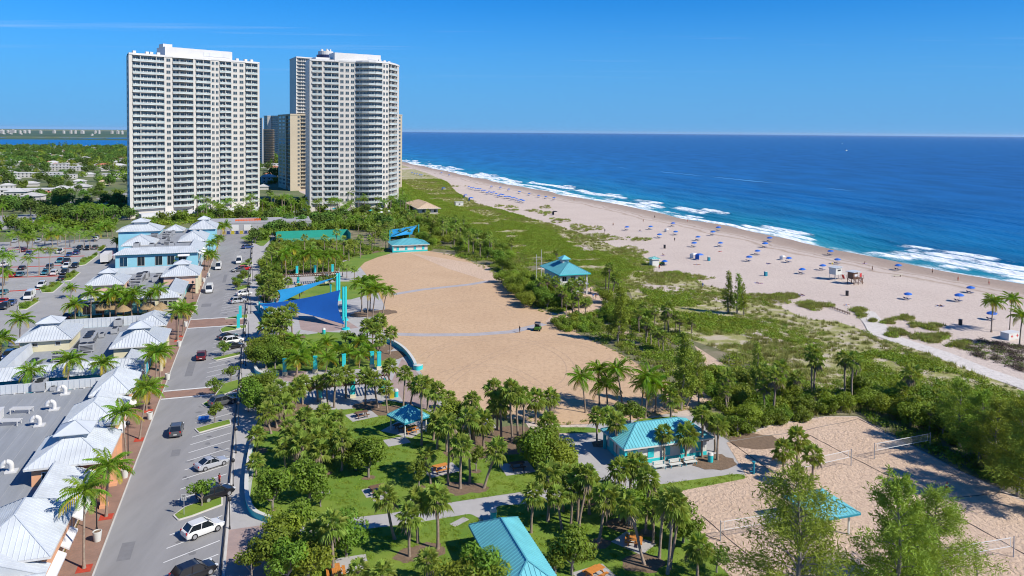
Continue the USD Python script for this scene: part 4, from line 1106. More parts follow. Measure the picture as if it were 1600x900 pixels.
def coconut(name, h, nfr=20, seed=0, curve=.08, L=3.3, old=2, lod=False, bend=None, trunk_r=.15, nuts=True):
    rng = np.random.default_rng(seed); c = proto(name); z = np.linspace(0, h, 9 if not lod else 4)
    pts = np.column_stack([curve * h * (z / h) ** 1.6, 0 * z, z])
    mb = MB(); mb.tube(pts, np.interp(z, [0, .5, h], [trunk_r * 1.7, trunk_r, trunk_r * .75]), 7 if not lod else 5); put(c, 'trunk', mb, 'palm_trunk', smooth=60)
    hub = pts[-1]; J = MB(); n = nfr if not lod else 13
    for i in range(n):
        f = (i + .5) / n; el = math.radians(78 - 98 * f ** .9 + rng.normal(0, 5)); az = i * 2.39996 + rng.normal(0, .2)
        lf = coco_frond(hub, az, el, L * rng.uniform(.85, 1.08) * (1 - .22 * (f < .15)), rng, 14 if not lod else 8, rng.uniform(1.0, 1.45), .15 if not lod else .26)
        if lod: J.add(*lf.get())
        else: put(c, 'frond', lf, 'coco_old' if i >= n - old else 'coco_leaf')
    if lod: put(c, 'crown', J, 'coco_leaf')
    elif nuts:
        g = MB()
        for i in range(6):
            a = i * 1.05; m = trimesh.creation.icosphere(1, .13); g.add(m.vertices + hub + [.22 * math.cos(a), .22 * math.sin(a), -.28], m.faces)
        put(c, 'coconut', g, 'coco_old', kind='stuff')
    return c, h


def leaf_cloud(blobs, n, size, rng, up=.35, shell=.75):
    """leaf faces spread through lobes (x, y, z, rx, rz)."""
    B = np.array(blobs, float); w = B[:, 3] ** 2 * (B[:, 4] + .2); k = rng.choice(len(B), n, p=w / w.sum())
    d = rng.normal(size=(n, 3)); d /= np.linalg.norm(d, axis=1, keepdims=True); r = rng.uniform(shell ** 3, 1, n) ** (1 / 3.)
    r = np.where(rng.random(n) < .25, r * rng.random(n), r) * rng.uniform(.92, 1.12, n)
    p = B[k, :3] + d * r[:, None] * np.column_stack([B[k, 3], B[k, 3], B[k, 4]])
    nn = d + rng.normal(size=(n, 3)) * .55 + [0, 0, up]; nn /= np.linalg.norm(nn, axis=1, keepdims=True)
    a = np.cross(nn, rng.normal(size=(n, 3))); a /= np.linalg.norm(a, axis=1, keepdims=True); b = np.cross(nn, a); s = size * rng.uniform(.6, 1.3, n)[:, None]
    V = np.stack([p - a * s * .5, p + b * s * .32 + nn * s * .08, p + a * s * .5, p - b * s * .32 + nn * s * .08], 1).reshape(-1, 3)
    i = np.arange(n)[:, None] * 4
    return V, np.vstack([i + [0, 1, 2], i + [0, 2, 3]])


def broad(name, h, r, n, leaf, seed, m='broad_leaf', trunk=True, lobes=11, flat=.7, low=.35):
    rng = np.random.default_rng(seed); c = proto(name); zc = h - r * flat
    bl = []
    for i in range(lobes):
        a = i * 2.4 + rng.normal(0, .3); q = rng.uniform(.25, .72) * r * (1 if i else 0)
        rr = r * rng.uniform(.30, .50); bl.append((q * math.cos(a), q * math.sin(a), zc + (rng.uniform(-.55, .75) * (1 - (q / r) ** 2 * .6)) * r * flat, rr, rr * .85))
    put(c, 'crown', leaf_cloud(bl, n, leaf, rng), m)
    mb = MB(); fork = zc * low + .2
    if trunk: mb.tube([(0, 0, -.05), (.05, .03, fork * .5), (0, 0, fork)], [.05 * r + .06, .045 * r + .04, .04 * r + .03], 6)
    for b in bl[:7]:
        q = np.array(b[:3]); p0 = np.array([0, 0, fork if trunk else 0.0]); mid = (p0 + q) / 2 + rng.normal(0, .08 * r, 3)
        mb.tube([p0, mid, q], [.026 * r + .02, .018 * r + .015, .012], 5, cap=False)
    put(c, 'trunk', mb, 'bark')
    return c, h


def casuarina(name, h, r, nb, ns, seed, spray=.55, wid=.09, top=.10, base=.12):
    rng = np.random.default_rng(seed); c = proto(name); mb = MB(); T = MB()
    zz = np.linspace(0, h * .96, 7); tr = np.column_stack([.25 * np.sin(zz * .35 + seed), .2 * np.sin(zz * .5 + 1), zz]); tr -= [tr[0, 0], tr[0, 1], 0]
    mb.tube(tr, np.interp(zz, [0, h], [.018 * h + .05, .02]), 6)
    VV, N_ = [], 0
    for i in range(nb):
        f = base + (1 - base - .02) * (i + rng.random()) / nb; z0 = f * h; p0 = np.array([np.interp(z0, zz, tr[:, 0]), np.interp(z0, zz, tr[:, 1]), z0]); az = i * 2.39996 + rng.normal(0, .4)
        Lb = r * (1 - f) ** .62 * rng.uniform(.55, 1.25) * (1.0 if f > .25 else .7 + f) + top * r; el = math.radians(rng.uniform(12, 42) + 25 * f)
        dv = np.array([math.cos(az) * math.cos(el), math.sin(az) * math.cos(el), math.sin(el)]); bend = np.array([0, 0, -.18 * Lb])
        q = [p0 + dv * Lb * t + bend * t * t + rng.normal(0, .04 * Lb, 3) * t for t in (0, .35, .7, 1.0)]
        mb.tube(q, [.012 * Lb + .015, .009 * Lb + .01, .008, .005], 4, cap=False)
        m = max(8, int(ns * Lb / r)); t = rng.uniform(.22, 1.05, m) ** .8; qq = np.array(q)
        base_ = np.stack([np.interp(t, (0, .35, .7, 1.0), qq[:, k]) for k in range(3)], 1) + rng.normal(0, .07 * Lb + .08, (m, 3))
        dd = dv * .8 + rng.normal(size=(m, 3)) * .75 + [0, 0, .1]; dd /= np.linalg.norm(dd, axis=1, keepdims=True)
        ln = spray * rng.uniform(.6, 1.4, m)[:, None]; sd = np.cross(dd, rng.normal(size=(m, 3))); sd /= np.linalg.norm(sd, axis=1, keepdims=True)
        e = base_ + dd * ln - np.array([0, 0, .22]) * ln; mid = (base_ + e) / 2 + [0, 0, .03]
        VV.append(np.stack([base_, mid + sd * wid, e, mid - sd * wid], 1).reshape(-1, 3)); N_ += m
    i = np.arange(N_)[:, None] * 4
    put(c, 'crown', (np.vstack(VV), np.vstack([i + [0, 1, 2], i + [0, 2, 3]])), 'pine_leaf'); put(c, 'trunk', mb, 'bark')
    return c, h


SAB = [sabal('cabbage_palm_short', 3.2, 28, 1), sabal('cabbage_palm_middle', 5.0, 27, 2), sabal('cabbage_palm_high', 7.2, 26, 3), sabal('cabbage_palm_tall', 9.6, 25, 4)]
SABC = [sabal('cabbage_palm_curved', 5.6, 34, 5, curve=.0), sabal('cabbage_palm_bowed', 5.0, 34, 6)]
SABD = [sabal('cabbage_palm_skirted', 5.4, 22, 8, dead=22), sabal('cabbage_palm_high_skirted', 8.0, 20, 9, dead=20)]
SABF = [sabal('cabbage_palm_far', 4.5, 18, 11, lod=True), sabal('cabbage_palm_far_tall', 7.5, 18, 12, lod=True), sabal('cabbage_palm_far_skirted', 6.0, 12, 13, lod=True, dead=9)]
COC = [coconut('coconut_palm_low', 4.2, 22, 21, .10, old=3), coconut('coconut_palm_middle', 6.6, 22, 22, .08), coconut('coconut_palm_tall', 9.5, 22, 23, .06)]
COCF = [coconut('coconut_palm_far', 6.0, 16, 31, .08, lod=True), coconut('coconut_palm_far_tall', 9.5, 16, 32, .05, lod=True), coconut('coconut_palm_far_low', 4.0, 16, 33, .08, lod=True)]
TREE = [broad('broadleaf_tree', 4.6, 2.5, 2600, .34, 41), broad('broadleaf_tree_wide', 4.2, 2.9, 3000, .34, 42, 'grape_leaf', lobes=14, flat=.6), broad('broadleaf_tree_loose', 3.6, 1.6, 900, .30, 43, lobes=8)]
BUSH = [broad('leafy_bush', 1.7, 1.5, 1000, .28, 51, 'grape_leaf', trunk=False, flat=.75), broad('leafy_bush_dark', 2.3, 1.7, 1300, .28, 52, 'broad_leaf', trunk=False, flat=.8)]
FARB = [broad('far_tree', 6.5, 4.2, 620, .95, 61, 'far_leaf', lobes=12), broad('far_tree_low', 4.5, 3.6, 520, .9, 62, 'broad_leaf', lobes=10)]
PINE = [casuarina('australian_pine', 12, 2.9, 62, 105, 71), casuarina('australian_pine_slender', 10, 1.7, 46, 60, 72, .5, .08)]
PINEB = [casuarina('australian_pine_big', 15.5, 7.4, 60, 330, 73, .55, .055, .12, .16), casuarina('australian_pine_full', 14.5, 5.2, 46, 330, 74, .55, .055, .20, .10)]
REC = []


def plant(name, kinds, cat, area, b, c=None, h=None, s=None, adj='', kind=None, rzz=None, depth=None):
    """b: place of the foot in the photograph; c: place of the crown's middle (its height follows from it); h: height instead."""
    p = G(*b); up = None
    if c is not None:
        q = at_depth(c[0], c[1], p[1]); hh = max(q[2] - .15, 1.6); lean = q - p; up = lean
        hh = np.linalg.norm(lean)
    else: hh = h
    k = min(kinds, key=lambda e: abs(math.log(e[1] / hh))); sc = np.clip(hh / k[1], .72, 1.4) if s is None else s
    m = xf(p - [0, 0, .05], RNG.uniform(0, 360) if rzz is None else rzz, 1.0, up)
    if s is None:
        S = np.diag([sc ** .6, sc ** .6, sc]); m[:3, :3] = m[:3, :3] @ S
    else: m[:3, :3] = m[:3, :3] * s
    lean_deg = math.degrees(math.acos(np.clip(unit(up)[2], -1, 1))) if up is not None else 0
    a = adj or ('leaning' if lean_deg > 13 else 'short' if hh < 3.6 else 'tall' if hh > 7.4 else 'upright')
    REC.append(dict(name=name, pr=k[0], m=m, cat=cat, area=area, adj=a, kind=kind or cat, p=p))


SB, CC = 'cabbage palm', 'coconut palm'
def sab(area, L, kinds=None, **k):
    for cx, cy, bx, by in L: plant('cabbage_palm', kinds or SAB, SB, area, (bx, by), (cx, cy), **k)
def coc(area, L, kinds=None, **k):
    for cx, cy, bx, by in L: plant('coconut_palm', kinds or COC, CC, area, (bx, by), (cx, cy), **k)


sab('along the street wall of the lawn', [(435, 609, 437, 658), (424, 617, 433, 669), (452, 617, 452, 646), (464, 607, 461, 641), (473, 601, 473, 632), (401, 679, 402, 707), (400, 722, 401, 746), (416, 645, 424, 678), (443, 632, 443, 668)])
sab('behind the lower pergola', [(524, 590, 522, 637), (509, 596, 513, 634), (541, 588, 541, 622), (571, 588, 571, 634), (583, 594, 591, 637), (602, 607, 606, 645), (609, 573, 608, 600), (495, 600, 497, 628)])
sab('behind the square shelter', [(633, 583, 630, 639), (647, 601, 641, 636), (681, 612, 677, 688), (702, 622, 700, 641), (738, 625, 738, 690), (669, 607, 668, 640)])
sab('on the big lawn', [(658, 601, 659, 696), (685, 662, 683, 702), (702, 662, 700, 758), (733, 652, 734, 755), (720, 698, 719, 764), (666, 711, 673, 756), (775, 703, 756, 763), (755, 660, 755, 700), (535, 684, 534, 736), (501, 703, 500, 738), (697, 668, 698, 706), (740, 655, 741, 694)])
sab('in the palm grove on the west lawn', [(452, 669, 450, 716), (477, 651, 476, 700), (505, 645, 507, 690), (510, 670, 509, 708), (473, 694, 472, 735), (490, 668, 490, 715), (461, 683, 461, 722), (525, 655, 524, 700), (498, 688, 497, 728), (444, 700, 446, 733)])
sab('beside the lower footpath', [(602, 779, 617, 843), (639, 807, 640, 870), (651, 783, 653, 849), (684, 781, 684, 858), (668, 876, 666, 914), (700, 800, 700, 0)][:5])
sab('by the bench at the near edge', [(490, 832, 495, 889), (519, 822, 520, 900), (560, 893, 560, 925), (598, 897, 600, 935)])
sab('beside the walkway along the sand bowl', [(770, 607, 769, 680), (782, 630, 783, 688), (797, 610, 800, 692), (807, 617, 809, 690), (818, 617, 818, 682), (837, 625, 837, 662), (860, 622, 859, 653), (790, 622, 791, 655), (857, 662, 857, 700), (776, 634, 777, 672)])
sab('at the teal-roofed block by the courts', [(933, 650, 933, 695), (963, 660, 965, 715), (1038, 677, 1037, 722), (1073, 680, 1071, 720), (1097, 648, 1097, 715), (1122, 664, 1121, 719), (1116, 660, 1117, 706), (1048, 620, 1048, 655), (952, 648, 953, 690)])
sab('in the grove by the near court', [(833, 773, 830, 833), (857, 743, 856, 815), (895, 763, 892, 819), (905, 748, 903, 815), (917, 742, 905, 822), (920, 757, 921, 804), (947, 777, 935, 848), (968, 733, 968, 790), (997, 727, 997, 785), (1013, 747, 1009, 834), (983, 788, 1007, 882), (1037, 780, 1030, 872), (1053, 787, 1043, 898), (1060, 802, 1047, 890), (1092, 857, 1090, 902), (880, 742, 880, 800), (870, 775, 878, 828), (1022, 795, 1020, 850), (985, 730, 985, 770)])
sab('on the planted edge of the far court', [(1068, 592, 1066, 630), (1088, 604, 1072, 636), (1136, 590, 1138, 640), (1133, 612, 1136, 645), (1192, 582, 1192, 630), (1194, 604, 1194, 644), (1212, 590, 1209, 648), (1220, 574, 1219, 620), (1246, 588, 1246, 624), (1269, 550, 1268, 616), (1274, 562, 1272, 616), (1320, 560, 1320, 628), (1333, 562, 1330, 636), (1338, 566, 1337, 624)], SABD)
sab('standing on the volleyball sand', [(1246, 688, 1247, 730), (1224, 705, 1225, 742), (1270, 712, 1270, 765)], adj='dark')
sab('in the dune thicket behind the courts', [(1424, 585, 1409, 641), (1409, 607, 1409, 642), (1464, 620, 1462, 655), (1540, 622, 1537, 672), (1435, 640, 1436, 664), (1490, 640, 1488, 672), (1516, 645, 1514, 680), (1455, 648, 1452, 676), (1565, 655, 1562, 700)], SABD)
sab('with dead heads near the dune path', [(1043, 482, 1044, 521), (1039, 498, 1039, 520), (1062, 500, 1062, 525), (1081, 506, 1080, 526), (1009, 504, 1010, 539), (1017, 512, 1017, 539), (1036, 526, 1036, 551), (1028, 528, 1031, 547), (1006, 482, 1006, 502), (1023, 488, 1023, 510), (997, 489, 999, 520), (1011, 506, 1012, 530), (1056, 492, 1056, 520)], SABD, adj='ragged')
sab('beside the sandy path to the beach', [(953, 417, 950, 463), (961, 434, 957, 463), (966, 436, 966, 458), (947, 425, 946, 460)])
sab('around the lifeguard house', [(893, 445, 894, 480), (903, 458, 905, 492), (886, 473, 884, 494), (896, 470, 894, 492), (916, 473, 914, 496), (868, 440, 868, 470), (855, 436, 856, 465), (878, 455, 878, 485), (907, 442, 907, 478), (870, 395, 870, 410), (845, 440, 845, 470)], SABD)
coc('above the teal-roofed block', [(912, 588, 915, 645), (932, 578, 937, 633), (950, 600, 949, 638), (969, 578, 973, 640), (1016, 588, 1008, 653), (1005, 598, 1002, 648), (1026, 600, 1024, 645)])
coc('on the open beach', [(1549, 471, 1549, 519), (1581, 467, 1577, 519), (1594, 492, 1593, 541)])
coc('beside the big blue sail', [(567, 442, 565, 488), (575, 453, 574, 498), (585, 450, 582, 497), (602, 453, 598, 490), (580, 440, 578, 486)])
sab('at the bowl end of the amphitheatre', [(573, 510, 575, 548), (582, 508, 582, 543), (593, 502, 593, 542), (594, 532, 592, 563), (611, 520, 609, 554), (587, 515, 588, 548), (598, 510, 598, 520)])
sab('in the street corner bed by the sails', [(414, 510, 412, 536), (422, 492, 421, 531), (427, 507, 428, 536), (438, 510, 437, 536), (455, 485, 457, 524), (447, 500, 447, 536), (432, 498, 432, 530), (418, 500, 417, 532), (441, 490, 441, 528)])
sab('behind the rear blue sail', [(420, 437, 420, 470), (413, 453, 413, 478), (430, 445, 430, 473), (434, 437, 434, 470), (410, 440, 410, 468), (438, 452, 438, 474), (426, 458, 426, 478), (450, 440, 450, 462), (417, 424, 418, 452), (468, 452, 468, 470)])
coc('along the lower pergola lawn', [(463, 563, 465, 590), (465, 555, 462, 588), (513, 560, 509, 582), (563, 556, 561, 575), (510, 535, 510, 562), (530, 545, 531, 570), (560, 533, 561, 560), (463, 530, 464, 556), (473, 540, 474, 566), (545, 550, 546, 574), (495, 548, 494, 575), (578, 545, 579, 568)], COC[:2], adj='yellowing')
coc('behind the upper pergola', [(447, 396, 447, 430), (473, 397, 474, 430), (486, 394, 486, 429), (504, 397, 504, 428), (512, 399, 513, 428), (455, 388, 455, 420), (465, 404, 466, 430), (495, 402, 495, 430), (523, 396, 523, 426), (440, 404, 440, 428)], COC[:2])
sab('in the bed before the tennis court', [(476, 371, 476, 400), (507, 372, 507, 402), (526, 363, 526, 396), (537, 375, 537, 402), (520, 380, 520, 408), (554, 380, 554, 398), (563, 372, 563, 403), (433, 385, 433, 410), (424, 392, 424, 416), (545, 388, 545, 408), (490, 384, 490, 408), (535, 419, 535, 432), (542, 421, 542, 434), (554, 421, 554, 438), (417, 400, 417, 424), (436, 372, 436, 396)], SABF)
coc('in the paving beside the shop fronts', [(125, 767, 131.5, 889), (166, 726, 166, 808), (195, 645, 198.5, 735), (226, 607, 218, 687), (230, 606, 229, 642), (244, 549, 252, 604), (241, 552, 246, 613), (277, 485, 278, 532), (287, 480, 285, 525), (295, 482, 296, 498), (325, 396, 325, 424), (333, 380, 332, 408), (340, 372, 340, 396), (345, 355, 345, 374), (328, 400, 329, 418), (350, 352, 350, 370)])


def gap(px, cy, u):
    """foot on the line u of the street frame, in that column of the photograph."""
    lo, hi = -80.0, 40.0
    for _ in range(40):
        m = (lo + hi) / 2
        if pix(UV(u, m))[0] < px: lo = m
        else: hi = m
    q = pix(UV(u, lo)); return (px, cy, float(q[0]), float(q[1]))


coc('between the two flat-roofed shops', [gap(53, 578, 151.4), gap(104, 563, 151.6), gap(157, 568, 151.5)])
coc('around the thatched parasols', [(141, 457, 142, 497), (111, 454, 111, 466), (117, 476, 118, 504), (170, 463, 172, 497), (179, 456, 182, 496), (205, 466, 206, 494), (215, 456, 216, 494), (250, 453, 251, 494), (160, 466, 161, 492), (192, 462, 193, 492), (237, 460, 238, 492), (29, 498, 31, 546), (2, 528, 1, 560)])
coc('in front of the light blue building', [(222, 407, 226, 428), (250, 398, 251, 426), (273, 402, 273, 426), (182, 376, 182, 392)], adj='small')
PK = [(34, 347, 34, 360), (39, 347, 40, 366), (71, 343, 71, 358), (58, 349, 62, 362), (71, 362, 70, 382), (81, 366, 82, 385), (90, 366, 90, 383), (101, 360, 102, 398), (109, 366, 109, 386), (116, 360, 116, 380), (140, 367, 140, 391), (155, 352, 156, 371), (166, 353, 168, 370), (174, 356, 176, 370), (19, 402, 17, 426), (42, 404, 43, 433), (62, 391, 61, 431), (77, 391, 77, 430), (29, 366, 32, 395), (17, 369, 17, 384), (42, 371, 43, 388), (6, 425, 7, 446), (4, 400, 4, 473), (94, 356, 94, 378), (124, 356, 124, 378), (132, 366, 132, 388), (50, 370, 50, 390), (66, 350, 66, 372), (148, 360, 148, 378), (86, 352, 86, 372)]
coc('in the car park', PK, COCF + COC[:1])
coc('beyond the car park', [(128, 324, 129, 346), (133, 326, 137, 347), (142, 320, 143, 347), (157, 322, 157, 347), (161, 322, 161, 347), (150, 326, 150, 348), (165, 328, 166, 346), (178, 330, 178, 345), (5, 322, 4, 340), (120, 332, 121, 350)], COCF)
# small park trees and shrubs
def tree(area, L, kinds=TREE, cat='tree', name='broadleaf_tree', adj='leafy', kind='broadleaf tree'):
    for bx, by, h in L: plant(name, kinds, cat, area, (bx, by), h=h, adj=adj, kind=kind)
tree('on the big lawn', [(576, 746, 5.2), (556, 735, 4.6), (655, 762, 3.4), (744, 737, 3.4), (590, 722, 3.6), (520, 716, 4.0)])
tree('behind the curved teal wall', [(426, 798, 5.2), (484, 782, 5.2), (501, 792, 3.0), (472, 762, 3.6)])
tree('at the near street corner', [(466, 843, 4.4), (437, 858, 4.0), (421, 898, 4.6), (450, 915, 4.6), (541, 870, 4.9), (482, 908, 4.0), (393, 908, 3.6), (500, 860, 3.2), (448, 880, 3.6)])
tree('beside the near pavilion', [(894, 899, 5.0), (868, 905, 3.6), (748, 930, 5.0), (720, 935, 4.0), (780, 935, 4.0)], kind='round tree')
tree('near the square shelter', [(840, 738, 5.8), (855, 722, 5.0), (828, 720, 4.4), (872, 735, 4.2), (700, 668, 4.2), (715, 664, 3.8), (725, 690, 3.4)])
tree('in the grove by the near court', [(984, 815, 4.0), (1000, 800, 3.6), (968, 815, 3.4), (1067, 848, 4.4), (1080, 860, 3.4), (1048, 838, 3.2), (950, 790, 3.4), (1012, 800, 3.4), (1120, 895, 2.8)])
tree('on the street islands', [(315, 792, 3.6), (336, 661, 3.2), (336, 622, 3.4), (361, 597, 3.2), (350, 557, 3.2), (383, 436, 2.6), (377, 440, 2.4), (370, 454, 3.0), (368, 446, 2.6), (388, 415, 2.4), (382, 434, 2.6), (374, 450, 2.6)], adj='clipped')
tree('in the raised pergola bed', [(400, 574, 4.6), (415, 576, 4.8), (430, 576, 4.6), (445, 570, 4.4), (408, 556, 4.2), (425, 556, 4.4), (440, 552, 4.2), (398, 562, 3.8)])
tree('at the pergola\'s street end', [(396, 636, 4.8), (408, 630, 5.0), (418, 620, 4.6), (405, 648, 4.4), (392, 622, 4.0), (388, 644, 3.2)])
tree('by the upper pergola', [(515, 447, 3.4), (524, 446, 3.6), (505, 444, 3.0), (497, 446, 2.8), (540, 538, 3.0), (548, 540, 2.8), (566, 540, 2.6), (417, 466, 3.2), (405, 470, 3.4), (445, 470, 2.8), (450, 466, 3)])
tree('behind the teal-roofed block', [(985, 662, 3.6), (972, 660, 3.2), (997, 664, 3.0), (1152, 682, 3.4)])


def inpoly(P, n, rng, dmin=1.0):
    """points in a ground polygon, kept apart."""
    out = []; x0, y0, x1, y1 = P.bounds; tries = 0
    while len(out) < n and tries < n * 60:
        q = np.array([rng.uniform(x0, x1), rng.uniform(y0, y1)]); tries += 1
        if shapely.contains_xy(P, *q) and all(np.hypot(*(q - o)) > dmin for o in out): out.append(q)
    return out


def scatter(area, px, n, kinds, cat, name, kind, hr, dmin, seed, adj=None):
    rng = np.random.default_rng(seed)
    for q in inpoly(ppoly(px), n, rng, dmin):
        b = pix(np.array([q[0], q[1], 0]))
        plant(name, kinds, cat, area, b, h=rng.uniform(*hr), adj=adj or '', kind=kind)


T3 = TREE[:2] + BUSH
scatter('behind the sand bowl', [(640, 350), (700, 352), (760, 378), (800, 400), (800, 432), (760, 412), (700, 388), (672, 384), (640, 372)], 46, T3, 'tree', 'broadleaf_tree', 'low dense tree', (3.2, 5.4), 4.0, 101, 'green')
scatter('behind the sand bowl', [(660, 350), (720, 362), (800, 405), (795, 432), (740, 400), (690, 385)], 24, SABF, SB, 'cabbage_palm', SB, (4, 7.5), 3.5, 102)
scatter('below the lifeguard house', [(782, 440), (820, 436), (850, 448), (905, 470), (915, 485), (880, 490), (830, 482), (800, 470)], 30, T3, 'tree', 'broadleaf_tree', 'low dense tree', (2.6, 4.8), 3.0, 103, 'bright')
scatter('beside the lifeguard house path', [(862, 503), (900, 493), (948, 492), (956, 505), (935, 518), (895, 522), (868, 516)], 24, BUSH, 'bush', 'sea_grape_bush', 'sea-grape bush', (1.4, 2.4), 2.4, 104, 'bright')
scatter('east of the sandy path', [(940, 470), (985, 480), (1010, 505), (1000, 520), (975, 515), (950, 495)], 18, T3, 'tree', 'broadleaf_tree', 'low dense tree', (2.4, 4.0), 3.0, 105, 'dark')
scatter('at the head of the near court', [(1120, 640), (1180, 625), (1290, 620), (1330, 640), (1290, 650), (1200, 668), (1160, 680), (1140, 685)], 46, T3, 'bush', 'sea_grape_bush', 'sea-grape bush', (1.8, 3.2), 2.4, 106, 'green')
scatter('beside the path at the far court', [(1080, 590), (1120, 580), (1160, 600), (1160, 620), (1125, 625), (1095, 615)], 26, T3, 'bush', 'sea_grape_bush', 'sea-grape bush', (1.8, 3.4), 2.2, 107, 'dark')
scatter('along the court fence line', [(1340, 640), (1400, 660), (1500, 705), (1600, 755), (1680, 790), (1680, 740), (1600, 690), (1500, 655), (1400, 625), (1340, 615)], 60, T3, 'tree', 'broadleaf_tree', 'low dense tree', (2.4, 5.0), 2.8, 108, 'dark')
scatter('in the street bed by the tennis court', [(405, 432), (420, 384), (430, 376), (545, 380), (560, 396), (530, 408), (440, 425), (412, 470)], 40, T3, 'bush', 'garden_shrub', 'garden shrub', (1.6, 3.4), 4.0, 109, 'green')
scatter('behind the tennis court', [(395, 352), (430, 344), (560, 345), (640, 345), (640, 362), (545, 358), (430, 358), (400, 366)], 44, FARB, 'tree', 'garden_tree', 'garden tree', (4.0, 6.5), 5.0, 110, 'dense')
scatter('behind the tennis court', [(560, 348), (640, 340), (650, 362), (610, 378), (560, 372)], 18, SABF, SB, 'cabbage_palm', SB, (4, 7), 4.0, 111)
scatter('beside the far restroom', [(560, 378), (612, 372), (612, 392), (580, 396), (560, 392)], 10, SABF, SB, 'cabbage_palm', SB, (3.6, 5.4), 3.2, 112)
scatter('at the foot of the white towers', [(300, 336), (420, 322), (430, 330), (640, 318), (640, 340), (430, 346), (300, 346)], 60, COCF, CC, 'coconut_palm', CC, (6, 11), 5.0, 113)
scatter('at the foot of the white towers', [(215, 342), (320, 332), (420, 320), (640, 312), (640, 335), (420, 342), (300, 350)], 70, FARB, 'tree', 'garden_tree', 'garden tree', (3.5, 6.0), 5.0, 114, 'dense')
scatter('in the shadow of the lone tower', [(60, 335), (200, 318), (205, 345), (170, 350), (60, 350)], 40, FARB, 'tree', 'garden_tree', 'garden tree', (4, 8), 7, 115, 'dark')
for x, y, h in ((965, 536, 13.0), (1064, 640, 13.5), (1180, 614, 9.5), (1092, 628, 9.0)): plant('australian_pine', PINE, 'pine', 'beside the sandy path', (x, y), h=h, adj='feathery', kind='Australian pine')
for x, y, h in ((1138, 490, 11.5), (1152, 492, 11.2), (1162, 492, 8.5)): plant('australian_pine', PINE[1:], 'pine', 'on the dune', (x, y), h=h, adj='slender', kind='Australian pine')
for x, y, h, k, r in ((1240, 990, 15.5, 0, 40), (1392, 990, 15.0, 1, 0), (1462, 935, 9.5, 0, 200), (1590, 775, 13.0, 1, 30), (1615, 800, 14.0, 1, 120), (1560, 742, 9.0, 1, 200), (1420, 960, 8.5, 1, 70), (1530, 722, 8.0, 1, 10), (1605, 735, 11.0, 1, 300), (1500, 700, 6.5, 1, 250)):
    plant('australian_pine', [PINEB[k]], 'pine', 'at the volleyball courts', (x, y), h=h, adj='big', kind='Australian pine', rzz=r)
plant('bare_shrub', [casuarina('bare_shrub', 4.4, 1.2, 34, 10, 81, .3, .03)], 'shrub', 'at the right-hand net', (1527, 915), h=4.6, adj='thin brown', kind='half-bare shrub')

scatter('before the ramp building', [(395, 374), (430, 364), (560, 352), (600, 350), (600, 356), (560, 360), (430, 372), (400, 382)], 34, FARB, 'tree', 'garden_tree', 'garden tree', (4.0, 6.0), 5.0, 121, 'green')
scatter('between the far restroom and the pool', [(560, 350), (650, 345), (720, 352), (760, 376), (700, 380), (672, 372), (610, 374), (560, 368)], 40, FARB[1:] + SABF, 'tree', 'garden_tree', 'garden tree', (3.6, 6.0), 4.2, 122, 'bright')
coc('in the tower gardens', [(318, 322, 318, 341), (345, 330, 345, 343), (372, 322, 372, 340), (455, 312, 455, 335), (470, 318, 470, 336), (500, 312, 500, 334), (530, 314, 530, 335), (548, 318, 548, 334), (570, 312, 570, 334), (590, 310, 590, 332), (610, 308, 610, 330), (630, 306, 630, 328), (640, 312, 640, 332), (425, 322, 425, 340), (440, 326, 440, 344), (395, 326, 395, 340)], COCF[:2])
scatter('between the car park and the side road', [(-10, 350), (60, 350), (120, 340), (180, 346), (180, 366), (100, 362), (-10, 372)], 34, FARB, 'tree', 'garden_tree', 'garden tree', (3.0, 5.5), 6.0, 131, 'green')
scatter('beyond the side road', [(-10, 318), (60, 312), (110, 308), (110, 322), (50, 332), (-10, 338)], 30, FARB, 'tree', 'garden_tree', 'garden tree', (4.0, 7.0), 8.0, 132, 'dense')
# labels: by stand, counted from the street towards the sea
TENS = {20: 'twentieth', 30: 'thirtieth', 40: 'fortieth', 50: 'fiftieth', 60: 'sixtieth', 70: 'seventieth', 80: 'eightieth', 90: 'ninetieth'}
def ordinal(i):
    if i < 20: return ORD[i]
    t, o = divmod(i + 1, 10)
    return TENS[t * 10] if o == 0 else {2: 'twenty', 3: 'thirty', 4: 'forty', 5: 'fifty', 6: 'sixty', 7: 'seventy', 8: 'eighty', 9: 'ninety'}[t] + '-' + ORD[o - 1]


def flush(rec):
    gr = {}
    for r in rec: gr.setdefault((r['name'], r['area']), []).append(r)
    for (nm, ar), L in gr.items():
        L.sort(key=lambda r: float(toUV(r['p'])[1]))
        for i, r in enumerate(L):
            only = len(L) == 1
            lab = f"{r['adj']} {r['kind']} {ar}" + ('' if only else f", {ordinal(i)} from the street side")
            copy(r['pr'], nm, r['m'], lab, r['cat'], None if only else f"{r['kind']}s {ar}")


flush(REC)


